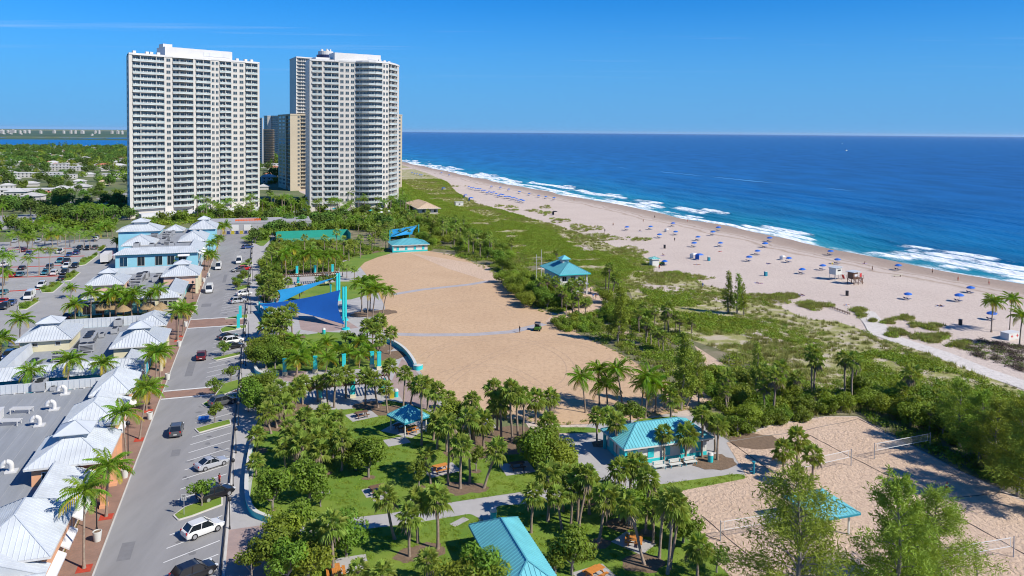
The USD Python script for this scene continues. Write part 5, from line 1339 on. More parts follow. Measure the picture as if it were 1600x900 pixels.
# ground cover: countless small plants
def instancer(name, protos, pts, sizes, idx, label, kind='stuff', cat=None):
    p = path_for('/World', name); pi = UsdGeom.PointInstancer.Define(stage, p); rel = pi.CreatePrototypesRel()
    for i, (mb, m) in enumerate(protos): rel.AddTarget(put(p, 'plant', mb, m))
    n = len(pts); pi.CreatePositionsAttr(Vt.Vec3fArray.FromNumpy(np.ascontiguousarray(pts, np.float32))); pi.CreateProtoIndicesAttr(Vt.IntArray.FromNumpy(np.asarray(idx, np.int32)))
    a = RNG.uniform(0, 2 * PI, n); q = np.column_stack([np.cos(a / 2), 0 * a, 0 * a, np.sin(a / 2)])
    pi.CreateOrientationsAttr(Vt.QuathArray([Gf.Quath(float(x[0]), 0, 0, float(x[3])) for x in q])); s = np.asarray(sizes, np.float32)
    pi.CreateScalesAttr(Vt.Vec3fArray.FromNumpy(np.ascontiguousarray(s if s.ndim == 2 else np.column_stack([s, s, s]), np.float32)))
    return tag(p, label, cat, None, kind)


def clump(r, h, n, size, seed, low=.0):
    rng = np.random.default_rng(seed); bl = [(0, 0, h * .4, r * .7, h * .6)] + [(r * .6 * math.cos(a), r * .6 * math.sin(a), h * rng.uniform(.15, .45), r * .45, h * .5) for a in np.arange(0, 6.2, 1.25)]
    return leaf_cloud(bl, n, size, rng, up=.8)


def tuft(n, h, r, seed, w=.05):
    rng = np.random.default_rng(seed); V, F = [], []
    for i in range(n):
        a = rng.uniform(0, 6.28); p = np.array([rng.normal(0, r * .35), rng.normal(0, r * .35), 0]); d = np.array([math.cos(a), math.sin(a), 0]); s = np.array([-d[1], d[0], 0]) * w; hh = h * rng.uniform(.6, 1.2)
        V += [p - s, p + s, p + d * hh * .45 + [0, 0, hh]]; F.append([3 * i, 3 * i + 1, 3 * i + 2])
    return np.array(V), np.array(F)


COVER = [(clump(1.25, .75, 110, .30, 1), 'grape_leaf'), (clump(1.0, .9, 90, .26, 2), 'broad_leaf'), (tuft(46, .75, 1.0, 3, .05), 'dune_grass'), (clump(.9, .3, 60, .22, 4), 'dune_grass'), (tuft(30, .9, .7, 5, .05), 'dune_grass')]
rng = np.random.default_rng(200)
dn = dune.difference(truck_path)
x0, y0, x1, y1 = dn.bounds
def sample(P, n, rng):
    x0, y0, x1, y1 = P.bounds; q = rng.uniform((x0, y0), (x1, y1), (int(n * 1.0 * (x1 - x0) * (y1 - y0) / max(P.area, 1)) + 10, 2)); return q[shapely.contains_xy(P, q[:, 0], q[:, 1])]


near_clip = upoly([(60, 40), (60, 240), (760, 240), (760, 0)])
pts, idx, siz = [], [], []
q = sample(dn.intersection(near_clip), int(dn.intersection(near_clip).area * 1.25), rng)
u, v = toUV(q); edge = shore(u) - v
nz = meshkit.fbm(np.column_stack([q / 16., 0 * u]), 4, 9); nz2 = meshkit.fbm(np.column_stack([q / 6., 0 * u]), 3, 10)
grape = ppoly([(1330, 560), (1365, 548), (1440, 560), (1500, 580), (1570, 612), (1620, 650), (1700, 700), (1500, 655), (1390, 640), (1330, 620)]).union(ppoly([(600, 265), (640, 292), (700, 318), (760, 340), (830, 352), (900, 378), (965, 404), (1005, 424), (995, 436), (930, 436), (880, 415), (830, 402), (760, 374), (700, 347), (600, 310)])).union(ppoly([(1000, 450), (1060, 462), (1130, 490), (1180, 508), (1160, 522), (1100, 520), (1020, 480)]))
grassy = ppoly([(1085, 520), (1180, 520), (1300, 560), (1330, 580), (1290, 600), (1200, 590), (1120, 560)])
ing = shapely.contains_xy(grape, q[:, 0], q[:, 1]); inp = shapely.contains_xy(grassy, q[:, 0], q[:, 1])
for i in range(len(q)):
    r = rng.random(); t = nz[i] + .25 * (nz2[i] - .5)
    if ing[i]:
        if t < .33 and r < .85: continue
        idx.append(0 if r < .62 else 1 if r < .75 else 3); siz.append(rng.uniform(.7, 1.35))
    elif inp[i]:
        if t < .42: continue
        idx.append(2 if r < .6 else 3 if r < .95 else 0); siz.append(rng.uniform(.6, 1.1))
    else:
        if t < .46 and r < .74: continue
        idx.append((2 if r < .85 else 4) if t < .46 else (0 if r < .12 else 3 if r < .5 else 2 if r < .8 else 4 if r < .94 else 1) if t < .60 else (0 if r < .5 else 1 if r < .62 else 3)); siz.append(rng.uniform(.5, 1.05))
    pts.append((q[i, 0], q[i, 1], .04))
instancer('dune_plants', COVER, pts, siz, idx, 'green and olive dune plants, grasses and creeping sea grape covering the dunes')
# loose islands of dune grass on the beach
PATCH = [(913, 357, 26, 5.5), (937, 372, 34, 6), (1000, 374, 14, 3), (854, 324, 9, 2.6), (851, 333, 11, 3), (1045, 434, 48, 8), (1210, 466, 38, 7), (1262, 476, 10, 4), (781, 322, 7, 1.6), (799, 323.5, 10, 2.2), (801, 328.5, 7, 1.4), (780, 330, 8, 1.4), (833, 329.5, 10, 1.8), (1272, 478, 27, 5), (1342, 486, 10, 4), (1347, 494, 6, 3), (1364, 502, 3, 1.6), (1388, 504, 8, 3), (1413, 498, 16, 3.6), (1429, 508, 9, 2.4), (1455, 511, 16, 4.5), (1402, 521, 16, 6), (1455, 528, 28, 6), (736, 314, 6, 1.2), (712, 291, 10, 1.2), (690, 285, 8, 1), (665, 275, 8, 1.2), (980, 392, 30, 5), (1500, 540, 14, 5), (875, 345, 16, 3)]
pts, idx, siz = [], [], []
for px, py, a, b in PATCH:
    for _ in range(int(26 + a * b * 1.1)):
        r = math.sqrt(rng.random()); th = rng.uniform(0, 6.28); wv = 1 + .38 * math.sin(3 * th + px) + .22 * math.sin(5 * th + py); g = G(px + a * r * wv * math.cos(th), py + b * r * wv * math.sin(th)); pts.append((g[0], g[1], -.02 + .35 * (1 - r * r))); idx.append(rng.choice([2, 3, 3, 4, 0], p=[.25, .3, .25, .1, .1])); siz.append(rng.uniform(.6, 1.15))
instancer('dune_grass', COVER, pts, siz, idx, 'separate olive tufts of grass in small islands on the open beach')
eb = bowl.boundary.buffer(1.8).intersection(bowl.buffer(.3)).intersection(ppoly([(690, 380), (860, 380), (1100, 600), (1080, 680), (840, 680), (700, 640)]))
qe = sample(eb, 340, rng)
instancer('edge_weeds', [(tuft(20, .5, .6, 31, .05), 'dune_grass'), (clump(.6, .25, 36, .2, 32), 'grape_leaf')], np.column_stack([qe, 0 * qe[:, 0] + .03]), rng.uniform(.5, 1.2, len(qe)), rng.integers(0, 2, len(qe)), 'scattered weeds along the ragged edge of the sand bowl')
pts = []
hp = ppoly([(1488, 533), (1530, 530), (1580, 538), (1660, 556), (1660, 600), (1590, 578), (1520, 556)])
qq = sample(hp, int(hp.area * 1.3), rng)
instancer('brown_heath', [(clump(.9, .6, 70, .2, 6), 'heather'), (clump(1.0, .5, 60, .24, 7), 'broad_leaf')], np.column_stack([qq, 0 * qq[:, 0]]), rng.uniform(.7, 1.3, len(qq)), (rng.random(len(qq)) < .25).astype(int), 'dark brown heathy scrub beside the sand track')
# undergrowth between the trees
fl = unary_union([floor_.difference(sandy_u).difference(court.buffer(1.5)).difference(bowl), ])
qq = sample(fl.intersection(near_clip), int(fl.intersection(near_clip).area * .55), rng); nzz = meshkit.fbm(np.column_stack([qq / 9., 0 * qq[:, 0]]), 3, 12)
qq = qq[nzz > .43]
instancer('undergrowth', COVER, np.column_stack([qq, 0 * qq[:, 0] + .03]), rng.uniform(.7, 1.5, len(qq)), rng.choice([0, 1, 2, 4], len(qq), p=[.42, .3, .14, .14]), 'mixed green undergrowth between the sand bowl, the courts and the dunes')
# lawn blades near the camera
lw = unary_union(lawns).difference(unary_union(beds)).difference(unary_union(sl)).intersection(upoly([(60, -6), (60, 75), (150, 75), (150, -6)]))
qq = sample(lw, int(lw.area * 1.6), rng)
instancer('grass', [(tuft(26, .10, .55, 8, .045), 'lawn_blade') if False else (tuft(26, .10, .55, 8, .045), 'grape_leaf')], np.column_stack([qq, 0 * qq[:, 0] + .05]), rng.uniform(.7, 1.4, len(qq)), np.zeros(len(qq), int), 'short grass blades of the park lawns')
# shrubs under the tower gardens and street beds
gq = [ppoly(p) for p in ([(215, 344), (420, 322), (640, 314), (650, 340), (560, 352), (400, 352), (215, 352)],)]
qq = np.vstack([sample(P, 900, rng) for P in gq])
instancer('garden_shrubs', [(clump(2.2, 1.9, 120, .6, 21), 'broad_leaf'), (clump(2.0, 1.5, 110, .6, 22), 'grape_leaf')], np.column_stack([qq, 0 * qq[:, 0]]), rng.uniform(.7, 1.5, len(qq)), rng.integers(0, 2, len(qq)), 'mixed shrubs filling the gardens at the foot of the white towers')
bq = sample(beds[0], int(beds[0].area * .35), rng)
instancer('bed_shrubs', [(clump(1.2, 1.1, 100, .35, 23), 'broad_leaf'), (clump(1.0, .8, 90, .32, 24), 'grape_leaf')], np.column_stack([bq, 0 * bq[:, 0]]), rng.uniform(.7, 1.6, len(bq)), rng.integers(0, 2, len(bq)), 'green shrubs filling the palm beds beside the tennis court')
# woods and gardens of the far town: a mass of crowns
town = ppoly([(-60, 232), (205, 232), (430, 236), (440, 300), (215, 322), (100, 335), (-60, 345)])
FT = [(leaf_cloud([(0, 0, 4, 3.6, 2.6), (2, 1, 4.5, 2.4, 2), (-2, 1, 4, 2.4, 2), (0, -2, 4.6, 2.6, 2.2), (1, 2.2, 5, 2, 1.6)], 300, 1.2, np.random.default_rng(5)), 'far_leaf'), (leaf_cloud([(0, 0, 3, 3.0, 2.2), (1.6, 1, 3.2, 2, 1.8), (-1.5, 1, 3.4, 2, 2)], 220, 1.1, np.random.default_rng(6)), 'grape_leaf'), (leaf_cloud([(0, 0, 5, 2.2, 5), (.8, .4, 4, 2, 4)], 260, 1.0, np.random.default_rng(7)), 'far_leaf')]
TOWN_PTS = []
# ================================================================ park buildings, shelters, walls
def P_(u, v, z=0.0): return UV(u, v, z)


def post(mb, x, y, z0, z1, w): mb.box((x, y, (z0 + z1) / 2), (w, w, z1 - z0))


# near pavilion
t = thing('picnic_pavilion', 'big open picnic pavilion with long teal standing-seam roof at the near lawn', 'pavilion', O0, HEAD)
hip_roof(t, 22.4, 28.3, 69.0, 83.8, 2.9, 1.75, 'teal_roof', 'teal_seam', 'teal_dark', .50, True)
for u in (70, 74.2, 78.5, 82.8):
    for v in (23.2, 27.5):
        c = MB(); c.box((v, u, 1.4), (.28, .28, 2.8)); put(t, 'column', c, 'cap_white')
c = MB(); c.box((25.2, 76.2, .09), (5.4, 14.2, .12)); put(t, 'floor', c, 'concrete')
c = MB(); c.box((25.35, 76.4, 2.78), (5.3, 14.2, .12)); put(t, 'ceiling', c, 'cap_white')
# square shelter
q = P_(120.35, 22.05); t = thing('square_shelter', 'small square shelter with teal pyramid roof over orange picnic tables', 'shelter', q, HEAD + 24)
hip_roof(t, -2.4, 2.4, -2.5, 2.5, 2.6, 1.7, 'teal_roof', 'teal_seam', 'teal_dark', .45, True)
for x in (-2.0, 2.0):
    for y in (-2.0, 2.0):
        c = MB(); c.box((x, y, 1.3), (.16, .16, 2.6)); put(t, 'post', c, 'cap_white')
# six-sided shelter by the courts
q = P_(76.0, 64.7); t = thing('court_shelter', 'teal-roofed shelter half hidden behind the big pines at the volleyball courts', 'shelter', q, HEAD)
hip_roof(t, -3.0, 3.0, -3.3, 3.3, 2.9, 1.15, 'teal_roof', 'teal_seam', 'teal_dark', .45, True)
for x in (-2.1, 2.1):
    for y in (-2.4, 2.4):
        c = MB(); c.box((x, y, 1.45), (.18, .18, 2.9)); put(t, 'post', c, 'cap_white')


def restroom(u0, u1, v0, v1, label, h, singly, bands=5):
    t = thing('restroom_block', label, 'restroom', O0, HEAD)
    c = MB(); c.box(((v0 + v1) / 2, (u0 + u1) / 2, 1.4), (v1 - v0 - 1.5, u1 - u0 - 1.7, 2.8)); put(t, 'wall', c, 'cap_white')
    c = MB(); c.box(((v0 + v1) / 2, (u0 + u1) / 2, .31), (v1 - v0 - 1.44, u1 - u0 - 1.64, .62)); put(t, 'base_band', c, 'teal_paint')
    hip_roof(t, v0, v1, u0, u1, 2.85, h, 'teal_roof', 'teal_seam', 'cap_white', .5, singly)
    y = u0 + .85; L = v1 - v0 - 1.5
    for i in range(bands):
        x = v0 + .75 + L * (i + .5) / bands
        c = MB(); c.box((x, y - .03, 1.5), (.95, .1, 1.3)); put(t, 'shutter', c, 'teal_paint')
        if i % 2 == 0:
            c = MB(); c.box((x + L / bands * .5, y - .02, 2.25), (.75, .08, .32)); g = put(t, 'vent', c, 'tower_tan')
    x = v0 + .75
    for yy in (u0 + 2.2, u1 - 2.4):
        c = MB(); c.box((x - .03, yy, 1.2), (.1, 1.3, 2.2)); put(t, 'door', c, 'teal_paint')
    for yy in (u0 + .5, u1 - .5):
        c = MB(); c.box((v0 + .5, yy, 1.4), (.4, .4, 2.8)); put(t, 'column', c, 'teal_paint')
    return t


restroom(97.7, 105.7, 48.9, 63.7, 'white restroom block with teal metal hip roof and teal shutters beside three benches', 2.0, True)
restroom(301.4, 312.5, 48.4, 63.6, 'white and teal restroom block at the far end of the sand bowl', 1.9, False, 4)

# lifeguard house on the dune
t = thing('lifeguard_house', 'raised white house with teal hip roof and cupola among the dune thickets', 'house', O0, HEAD)
c = MB(); c.box((87.2, 216, 3.2), (7.6, 13.6, 6.4)); put(t, 'wall', c, 'cap_white')
hip_roof(t, 82.2, 92.2, 207.4, 224.0, 6.4, 2.7, 'teal_roof', 'teal_seam', 'teal_paint', .6, False)
c = MB(); c.box((87.2, 216, 9.1), (2.0, 2.4, 1.5)); k = put(t, 'cupola', c, 'cap_white')
fs, hp_ = hip_faces(85.6, 88.8, 214.2, 217.8, 9.7, 1.1); c = MB(); c.solid([p for f in fs for p in f]); put(k, 'cupola_roof', c, 'teal_roof')
for u in (208.3, 212.2):
    for v in (83.0, 88, 91.3):
        c = MB(); c.box((v, u, 3.2), (.35, .35, 6.4)); put(t, 'column', c, 'cap_white')
c = MB(); c.box((87.2, 209.5, 3.3), (9.2, 3.6, .25)); put(t, 'deck', c, 'cap_white')
c = MB()
for v in np.arange(83, 91.4, .5): c.box((v, 207.8, 3.9), (.06, .06, 1.0))
c.box((87.2, 207.8, 4.4), (8.6, .1, .1)); put(t, 'railing', c, 'cap_white')
for v in (84.5, 87.2, 90): win(t, 'S', v, 4.2, 1.3, 1.3, 209.15, bars=1)
for u in (211, 215, 219): win(t, 'E', u, 3.9, 1.4, 1.3, 91.05, bars=1)
t = thing('lookout_mast', 'twin white poles standing beside the lifeguard house', 'mast', G(838, 438))
for x in (-.0, 1.6):
    c = MB(); c.cyl((x, 0, 0), .09, 8.4 + x, 8); put(t, 'pole', c, 'cap_white')
c = MB(); c.bar((0, 0, 7.6), (1.6, 0, 7.6), .1); put(t, 'crossbar', c, 'cap_white')


# sails
def sail_mesh(A, B, C, dip, n=16, sag=.5):
    A, B, C = map(np.asarray, (A, B, C)); V, idx = [], {}
    for i in range(n + 1):
        for j in range(n + 1 - i):
            a, b = i / n, j / n; c = 1 - a - b
            p = A * a + B * b + C * c; ctr = (A + B + C) / 3
            e = 1 - 27 * a * b * c
            pull = dip * (4 * a * b * (1 - c) ** 2 + 4 * b * c * (1 - a) ** 2 + 4 * a * c * (1 - b) ** 2) * .5
            p = p + (ctr - p) * pull - np.array([0, 0, sag]) * 27 * a * b * c
            idx[i, j] = len(V); V.append(p)
    F = []
    for i in range(n):
        for j in range(n - i):
            F.append([idx[i, j], idx[i + 1, j], idx[i, j + 1]])
            if i + j < n - 1: F.append([idx[i + 1, j], idx[i + 1, j + 1], idx[i, j + 1]])
    V = np.array(V); F = np.array(F)
    return np.vstack([V, V - [0, 0, .03]]), np.vstack([F, F[:, ::-1] + len(V)])


mat('sail_blue', (.006, .105, .40), .75, var=.08, scale=.3, leaf=.12)
mat('sail_teal', (.008, .23, .48), .75, var=.08, scale=.3, leaf=.12)
def mast(label, u, v, h, w=.68, big=True):
    t = thing('sail_mast', label, 'mast', P_(u, v), HEAD + 30)
    for x in ((-.38, .38) if big else (0,)):
        c = MB(); c.solid([(x + w / 2 * math.cos(a) * (1 if z < h - .1 else .5), .24 * math.sin(a), z) for z in (0, h - .35, h) for a in np.arange(0, 6.28, .6)]); put(t, 'leg', c, 'teal_paint')
    if big:
        for z in np.arange(1.0, h - .4, 1.25):
            c = MB(); c.box((0, 0, z), (.5, .12, .14)); put(t, 'rung', c, 'teal_dark')
    c = MB(); c.lathe([(0, 0), (1.0, 0), (.9, .35), (0, .35)]); put(t, 'footing', c, 'teal_paint')
    return t


mast('tall teal mast carrying the high corner of the big dark blue sail', 196.6, 19.6, 8.6)
mast('tall teal mast behind the rear sail, the farther of the two big masts', 220.5, 20.2, 7.8)
mast('short teal mast at the street end of the two sails', 219.6, 3.0, 4.5, .5, False)
mast('thin teal pole on the lawn between the two sails', 226, 18.6, 3.6, .4, False)
mast('thin teal pole in front of the big sail mast', 187.5, 19.0, 3.0, .4, False)
mast('low teal mast hidden by palms at the sail corner beside the street', 211, -1.0, 2.9, .5, False)
g = np.array
t = thing('shade_sail', 'big dark blue triangular shade sail slung low over the paved stage', 'shade sail', (0, 0, 0))
A_s, B_s, C_s = G(531.7, 453, 7.8), G(538.5, 507, .7), G(404, 476, 2.6)
put(t, 'cloth', sail_mesh(A_s, B_s, C_s, .30, sag=.3), 'sail_blue', smooth=80)
for a_, b_ in ((A_s, P_(196.6, 19.6, 8.2)), (B_s, P_(196.6, 19.6, .4)), (C_s, P_(211, -1, 2.8))): put(t, 'cable', MB().bar(a_, b_, .05), 'equip_white')
t = thing('shade_sail', 'lighter blue shade sail behind the big one, rising to the far mast', 'shade sail', (0, 0, 0))
A_s, B_s, C_s = G(522, 434, 7.0), G(433.5, 453.5, 4.1), G(432, 476, .8)
put(t, 'cloth', sail_mesh(A_s, B_s, C_s, .34, sag=.2), 'sail_teal', smooth=80)
for a_, b_ in ((A_s, P_(220.5, 20.2, 7.4)), (B_s, P_(219.6, 3.0, 4.2)), (C_s, P_(219.6, 3, .5))): put(t, 'cable', MB().bar(a_, b_, .05), 'equip_white')
t = thing('shade_sail', 'low blue shade sail mostly hidden by the palms at the street corner', 'shade sail', (0, 0, 0))
put(t, 'cloth', sail_mesh(P_(210.8, -.8, 2.6), P_(219, 3.2, .9), P_(193, 1.5, 2.2), .3, sag=.2), 'sail_teal', smooth=80)
t = thing('shade_sail', 'far blue shade sail over the playground behind the far restroom', 'shade sail', (0, 0, 0))
put(t, 'cloth', sail_mesh(G(652, 352, 5.5), G(609, 359, 4.0), G(610, 370, 2.0), .25), 'sail_teal', smooth=80)
put(t, 'cloth', sail_mesh(G(652, 352.5, 5.4), G(610, 370.5, 2.0), G(644, 366, 2.4), .25), 'sail_teal', smooth=80)
for p, h in (((654, 372), 6.2), ((609, 378), 5.0), ((640, 372), 4.0)):
    c = MB(); c.cyl(G(*p), .22, h, 8); put(t, 'mast', c, 'teal_paint')

# pylons and pergolas
def pylon(label, u, v, h=3.4, w=.75):
    t = thing('teal_pylon', label, 'pylon', P_(u, v), HEAD)
    c = MB(); c.box((0, 0, .35), (w + .25, w + .25, .7)); put(t, 'plinth', c, 'cream_wall')
    c = MB(); c.box((0, 0, (h + .7) / 2), (w, w, h - .7)); put(t, 'shaft', c, 'teal_paint')
    c = MB(); c.box((0, 0, h + .05), (w + .1, w + .1, .1)); put(t, 'cap', c, 'teal_paint')


for i, v in enumerate((4.0, 9.8, 15.4, 21.0, 22.2)): pylon(f"teal pylon with cream foot behind the lower pergola, {ORD[i]} from the street", 155.6 - (i == 4) * .0 if i < 4 else 154.0, v, 3.1 if i < 4 else 3.4)
for i, v in enumerate((10.7, 16.5, 22.2)): pylon(f"teal pylon behind the upper pergola, {ORD[i]} from the street", 262.3, v, 3.0)


def pergola(label, u0, u1, v0, v1, cols, n):
    t = thing('pergola', label, 'pergola', O0, HEAD)
    uc = (u0 + u1) / 2
    for v in cols:
        c = MB(); c.box((v, uc, 1.4), (.8, .8, 2.8)); k = put(t, 'column', c, 'teal_paint'); c = MB(); c.box((v, uc, .3), (1.0, 1.0, .6)); put(k, 'foot', c, 'cream_wall')
    for u in (u0 + .6, u1 - .6):
        c = MB(); c.box(((v0 + v1) / 2, u, 2.9), (v1 - v0, .16, .24)); put(t, 'beam', c, 'wood_brown')
    for i in range(n):
        c = MB(); c.box((v0 + (v1 - v0) * (i + .5) / n, uc, 3.1), (.14, u1 - u0, .2)); put(t, 'slat', c, 'wood_brown')


pergola('lower pergola of brown slats on teal columns beside the lawn', 136.6, 141.4, 6.4, 22.0, (9.5, 15.3, 20.8), 26)
pergola('upper pergola of brown slats on teal columns behind the rear sail', 244.0, 248.6, 5.5, 23.0, (10.4, 19.0), 26)


# curved garden walls
def cwall(label, px, h, w=.45, name='garden_wall'):
    q = np.array([G(x, y, 0)[:2] for x, y in px]); k = np.linspace(0, 1, len(q)); kk = np.linspace(0, 1, 6 * len(q))
    from scipy.interpolate import make_interp_spline
    L = make_interp_spline(k, q, k=min(3, len(q) - 1))(kk)
    t = thing(name, label, 'wall', (0, 0, 0))
    c = MB(); c.wall(L, h, w); put(t, 'body', c, 'teal_paint')
    c = MB(); c.wall(L, .08, w + .08, h + .002); put(t, 'cap', c, 'cap_white')


cwall('curved teal wall with pale cap along the street side of the lawn', [(395, 690), (388, 730), (385, 768), (389, 794), (400, 808), (424, 817)], .75)
cwall('long curved teal wall holding the sand bowl', [(602, 534), (618, 541), (632, 551), (643, 564), (649, 576)], 1.0, .5)
cwall('round teal stub ending the long sand bowl wall', [(649, 577), (653, 578), (657, 576)], .9, 1.0)
cwall('curved teal planter wall at the pergola corner', [(399, 574), (401, 583), (409, 588), (420, 589), (434, 586)], .8, .5)
cwall('curved teal wall facing the street beside the sails', [(402, 478), (409, 488), (413, 500), (410, 514), (404, 522)], .7, .5)
c = MB(); c.wall([UV(u, -4.45)[:2] for u in (40, 120, 200, 370)], .20, .16); struct('kerb', c, 'dark_metal')
c = MB(); c.wall([UV(u, -4.15)[:2] for u in (40, 146)], .05, .30, .016); c.wall([UV(u, -4.15)[:2] for u in (153, 370)], .05, .30, .016); struct('kerb', c, 'curb')

# tennis court, ramp building, pool
t = thing('tennis_court', 'green tennis court behind a teal windscreen fence', 'tennis court', O0, HEAD)
mat('court_green', (.055, .27, .17), .8, var=.06, scale=.3); mat('screen_teal', (.012, .27, .20), .8, var=.08, scale=.4)
c = MB(); c.box((21, 346.5, .06), (31, 13.5, .06)); put(t, 'surface', c, 'court_green')
for a, b in (((5.4, 353.6), (36.5, 353.6)), ((5.4, 339.6), (5.4, 353.6)), ((36.5, 339.6), (36.5, 353.6))):
    c = MB(); c.bar((*a, 1.7), (*b, 1.7), .08, 3.2); put(t, 'windscreen', c, 'screen_teal')
for v in np.arange(5.4, 37, 3.1):
    c = MB(); c.cyl((v, 353.75, 0), .06, 3.5, 6); put(t, 'post', c, 'dark_metal')
c = MB()
for v in (8, 14, 28, 34): c.box((v, 346.5, .094), (.1, 12, .006))
put(t, 'line', c, 'paint', kind='stuff')
mat('ramp_grey', (.30, .30, .31), .9, var=.12, scale=.2)
t = thing('ramp_building', 'low grey concrete building with orange roof rail at the end of the street', 'building', O0, HEAD)
blk(t, 376.5, 400, -24, 22, 0, 4.6, 'ramp_grey'); blk(t, 376.4, 377, -24.1, 22.1, 4.6, 5.2, 'ramp_grey', 'parapet')
c = MB()
for v in np.arange(-12, -1, 1.2): c.box((v, 378, 5.9), (.12, .12, 1.4))
c.box((-6.5, 378, 6.5), (11.4, .16, .2)); c.box((-6.5, 378, 5.9), (11.4, .12, .5)); put(t, 'rail', c, 'orange_paint')
for v in (-12.2, -6.8):
    c = MB(); c.box((v, 376.42, 2.6), (3.2, .12, 2.8)); put(t, 'shutter', c, 'tower_slab')
for i, v in enumerate(np.arange(-17, -5, 1.9)):
    q = thing('traffic_bollard', f"{('yellow', 'blue')[i % 2]} barrier block at the end of the street, {ORD[i]} from the shops", 'barrier', P_(374.6, v), HEAD)
    c = MB(); c.solid([(x, y, z) for z, s in ((0, .75), (1.5, .6)) for x in (-s, s) for y in (-.3, .3)]); put(q, 'block', c, ('coco_old', 'navy')[i % 2]); c = MB(); c.box((0, 0, 1.55), (.8, .4, .1)); put(q, 'cap', c, 'cap_white')
t = thing('pool', 'blue swimming pool beside the tan-roofed pool house', 'pool', (0, 0, 0))
mat('pool_water', (.02, .30, .52), .1, var=.05, scale=.5)
pp = ppoly([(681, 339), (690, 336), (706, 337), (714, 342), (708, 346), (694, 347), (684, 344)]).buffer(3).buffer(-2)
put(t, 'water', sheet(pp, .1), 'pool_water'); c = MB(); c.prism(list(pp.buffer(.5).exterior.coords), -.02, .09); put(t, 'rim', c, 'cap_white')
struct('pool_deck', sheet(ppoly([(560, 334), (640, 330), (690, 331), (735, 340), (720, 348), (690, 351), (640, 346), (560, 346)]), .03), 'concrete')
t = thing('pool_house', 'low pool house with a tan shingled roof at the edge of the dunes', 'house', O0, HEAD)
blk(t, 440, 476, 86.5, 97.5, 0, 3.2, 'house_white'); hip_roof(t, 85, 99, 438, 478, 3.2, 2.6, 'tan_roof', 'tan_roof', 'cap_white', 1.2, False)
for v in (89, 92.5, 96): win(t, 'S', v, .8, 1.6, 1.6, 440, bars=1)
mat('brolly_white', (.55, .55, .53), .8, var=.05); mat('brolly_teal', (.03, .34, .44), .8, var=.05)
TPX = (512, 523, 540, 551, 580, 593, 607, 475, 463, 596)
for i, (x, y) in enumerate(((512, 334), (523, 333), (540, 336), (551, 335), (580, 336), (593, 333), (607, 337), (475, 335), (463, 338), (596, 339))):
    t = thing('pool_parasol', f"{('white', 'teal')[i % 3 == 1]} parasol on the tower terrace, {ORD[sorted(TPX).index(x)]} from the street side", 'parasol', G(x, y), 0, 'parasols on the tower terrace')
    c = MB(); c.cyl((0, 0, 0), .06, 2.6, 6); put(t, 'pole', c, 'cap_white'); c = MB(); c.lathe([(0, 3.3), (1.9, 2.5), (1.9, 2.42), (0, 3.2)], n=8); put(t, 'canopy', c, ('brolly_white', 'brolly_teal')[i % 3 == 1])

# thatched parasols in the shop courtyard
tp = proto('thatched_parasol')
c = MB(); c.cyl((0, 0, 0), .1, 2.6, 7); put(tp, 'pole', c, 'wood_brown')
c = MB(); c.lathe([(0, 3.6), (.9, 3.0), (1.7, 2.3), (1.75, 2.1), (.9, 2.5), (0, 2.9)], n=16); put(tp, 'thatch', c, 'thatch', smooth=50)
for i, (x, y) in enumerate(((161, 496), (180, 495), (193, 499), (231, 495), (252, 495), (243, 501))):
    copy(tp, 'thatched_parasol', xf(G(x, y), i * 40, 1.05), f"round thatched parasol in front of the restaurant, {ORD[i]} from the car park", 'parasol', 'thatched parasols in the courtyard')

# ================================================================ street furniture
lp = proto('street_lamp')
c = MB(); c.cyl((0, 0, 0), .16, .5, 8, .1); put(lp, 'base', c, 'dark_metal'); c = MB(); c.cyl((0, 0, .5), .07, 3.6, 8, .05); put(lp, 'pole', c, 'dark_metal')
c = MB(); c.lathe([(0, 4.75), (.1, 4.7), (.3, 4.45), (.26, 4.15), (.12, 4.05), (0, 4.05)], n=10); put(lp, 'lantern', c, 'dark_metal')
hk = proto('hook_lamp')
c = MB(); c.tube([(0, 0, 0), (0, 0, 3.6), (.05, 0, 4.2), (.3, 0, 4.5), (.6, 0, 4.4), (.72, 0, 4.1)], [.08, .06, .05, .05, .05, .05], 7); put(hk, 'pole', c, 'dark_metal'); c = MB(); c.lathe([(0, 4.1), (.12, 4.05), (.25, 3.8), (0, 3.75)], (.72, 0, 0), 10); put(hk, 'lantern', c, 'dark_metal'); c = MB(); c.cyl((0, 0, 0), .15, .4, 8, .1); put(hk, 'base', c, 'dark_metal')
us = [96.7 + 11.4 * i for i in range(20)]
for i, u in enumerate(us):
    if u < 340: copy(lp, 'street_lamp', xf(P_(u, -3.9), HEAD, .84), f"black lantern post on the park side kerb, {ordinal(i)} going up the street", 'street lamp', 'lantern posts along the park kerb')
for i, u in enumerate((100.5, 123, 145, 166.5, 189, 211, 233, 256, 280, 305)):
    copy(lp, 'street_lamp', xf(P_(u, -18.9, .1), HEAD, 1.1), f"black lantern post on the shop pavement, {ORD[i]} going up the street", 'street lamp', 'lantern posts along the shops')
for i, (x, y) in enumerate(((388, 530), (384, 572), (378, 620), (392, 490), (395, 440))):
    copy(hk, 'hook_lamp', xf(G(x, y), HEAD + 180, 1.0), f"black hooked lamp on the park pavement, {ORD[(2, 1, 0, 3, 4)[i]]} going up the street", 'street lamp', 'hooked lamps on the park pavement')
pt = proto('planter_pot')
c = MB(); c.lathe([(0, 0), (.32, 0), (.45, 1.0), (.38, 1.02), (.36, .9), (0, .9)], n=14); put(pt, 'pot', c, 'cap_white', smooth=40); c = MB(); c.lathe([(0, .92), (.35, .92), (0, .96)], n=12); put(pt, 'soil', c, 'mulch')
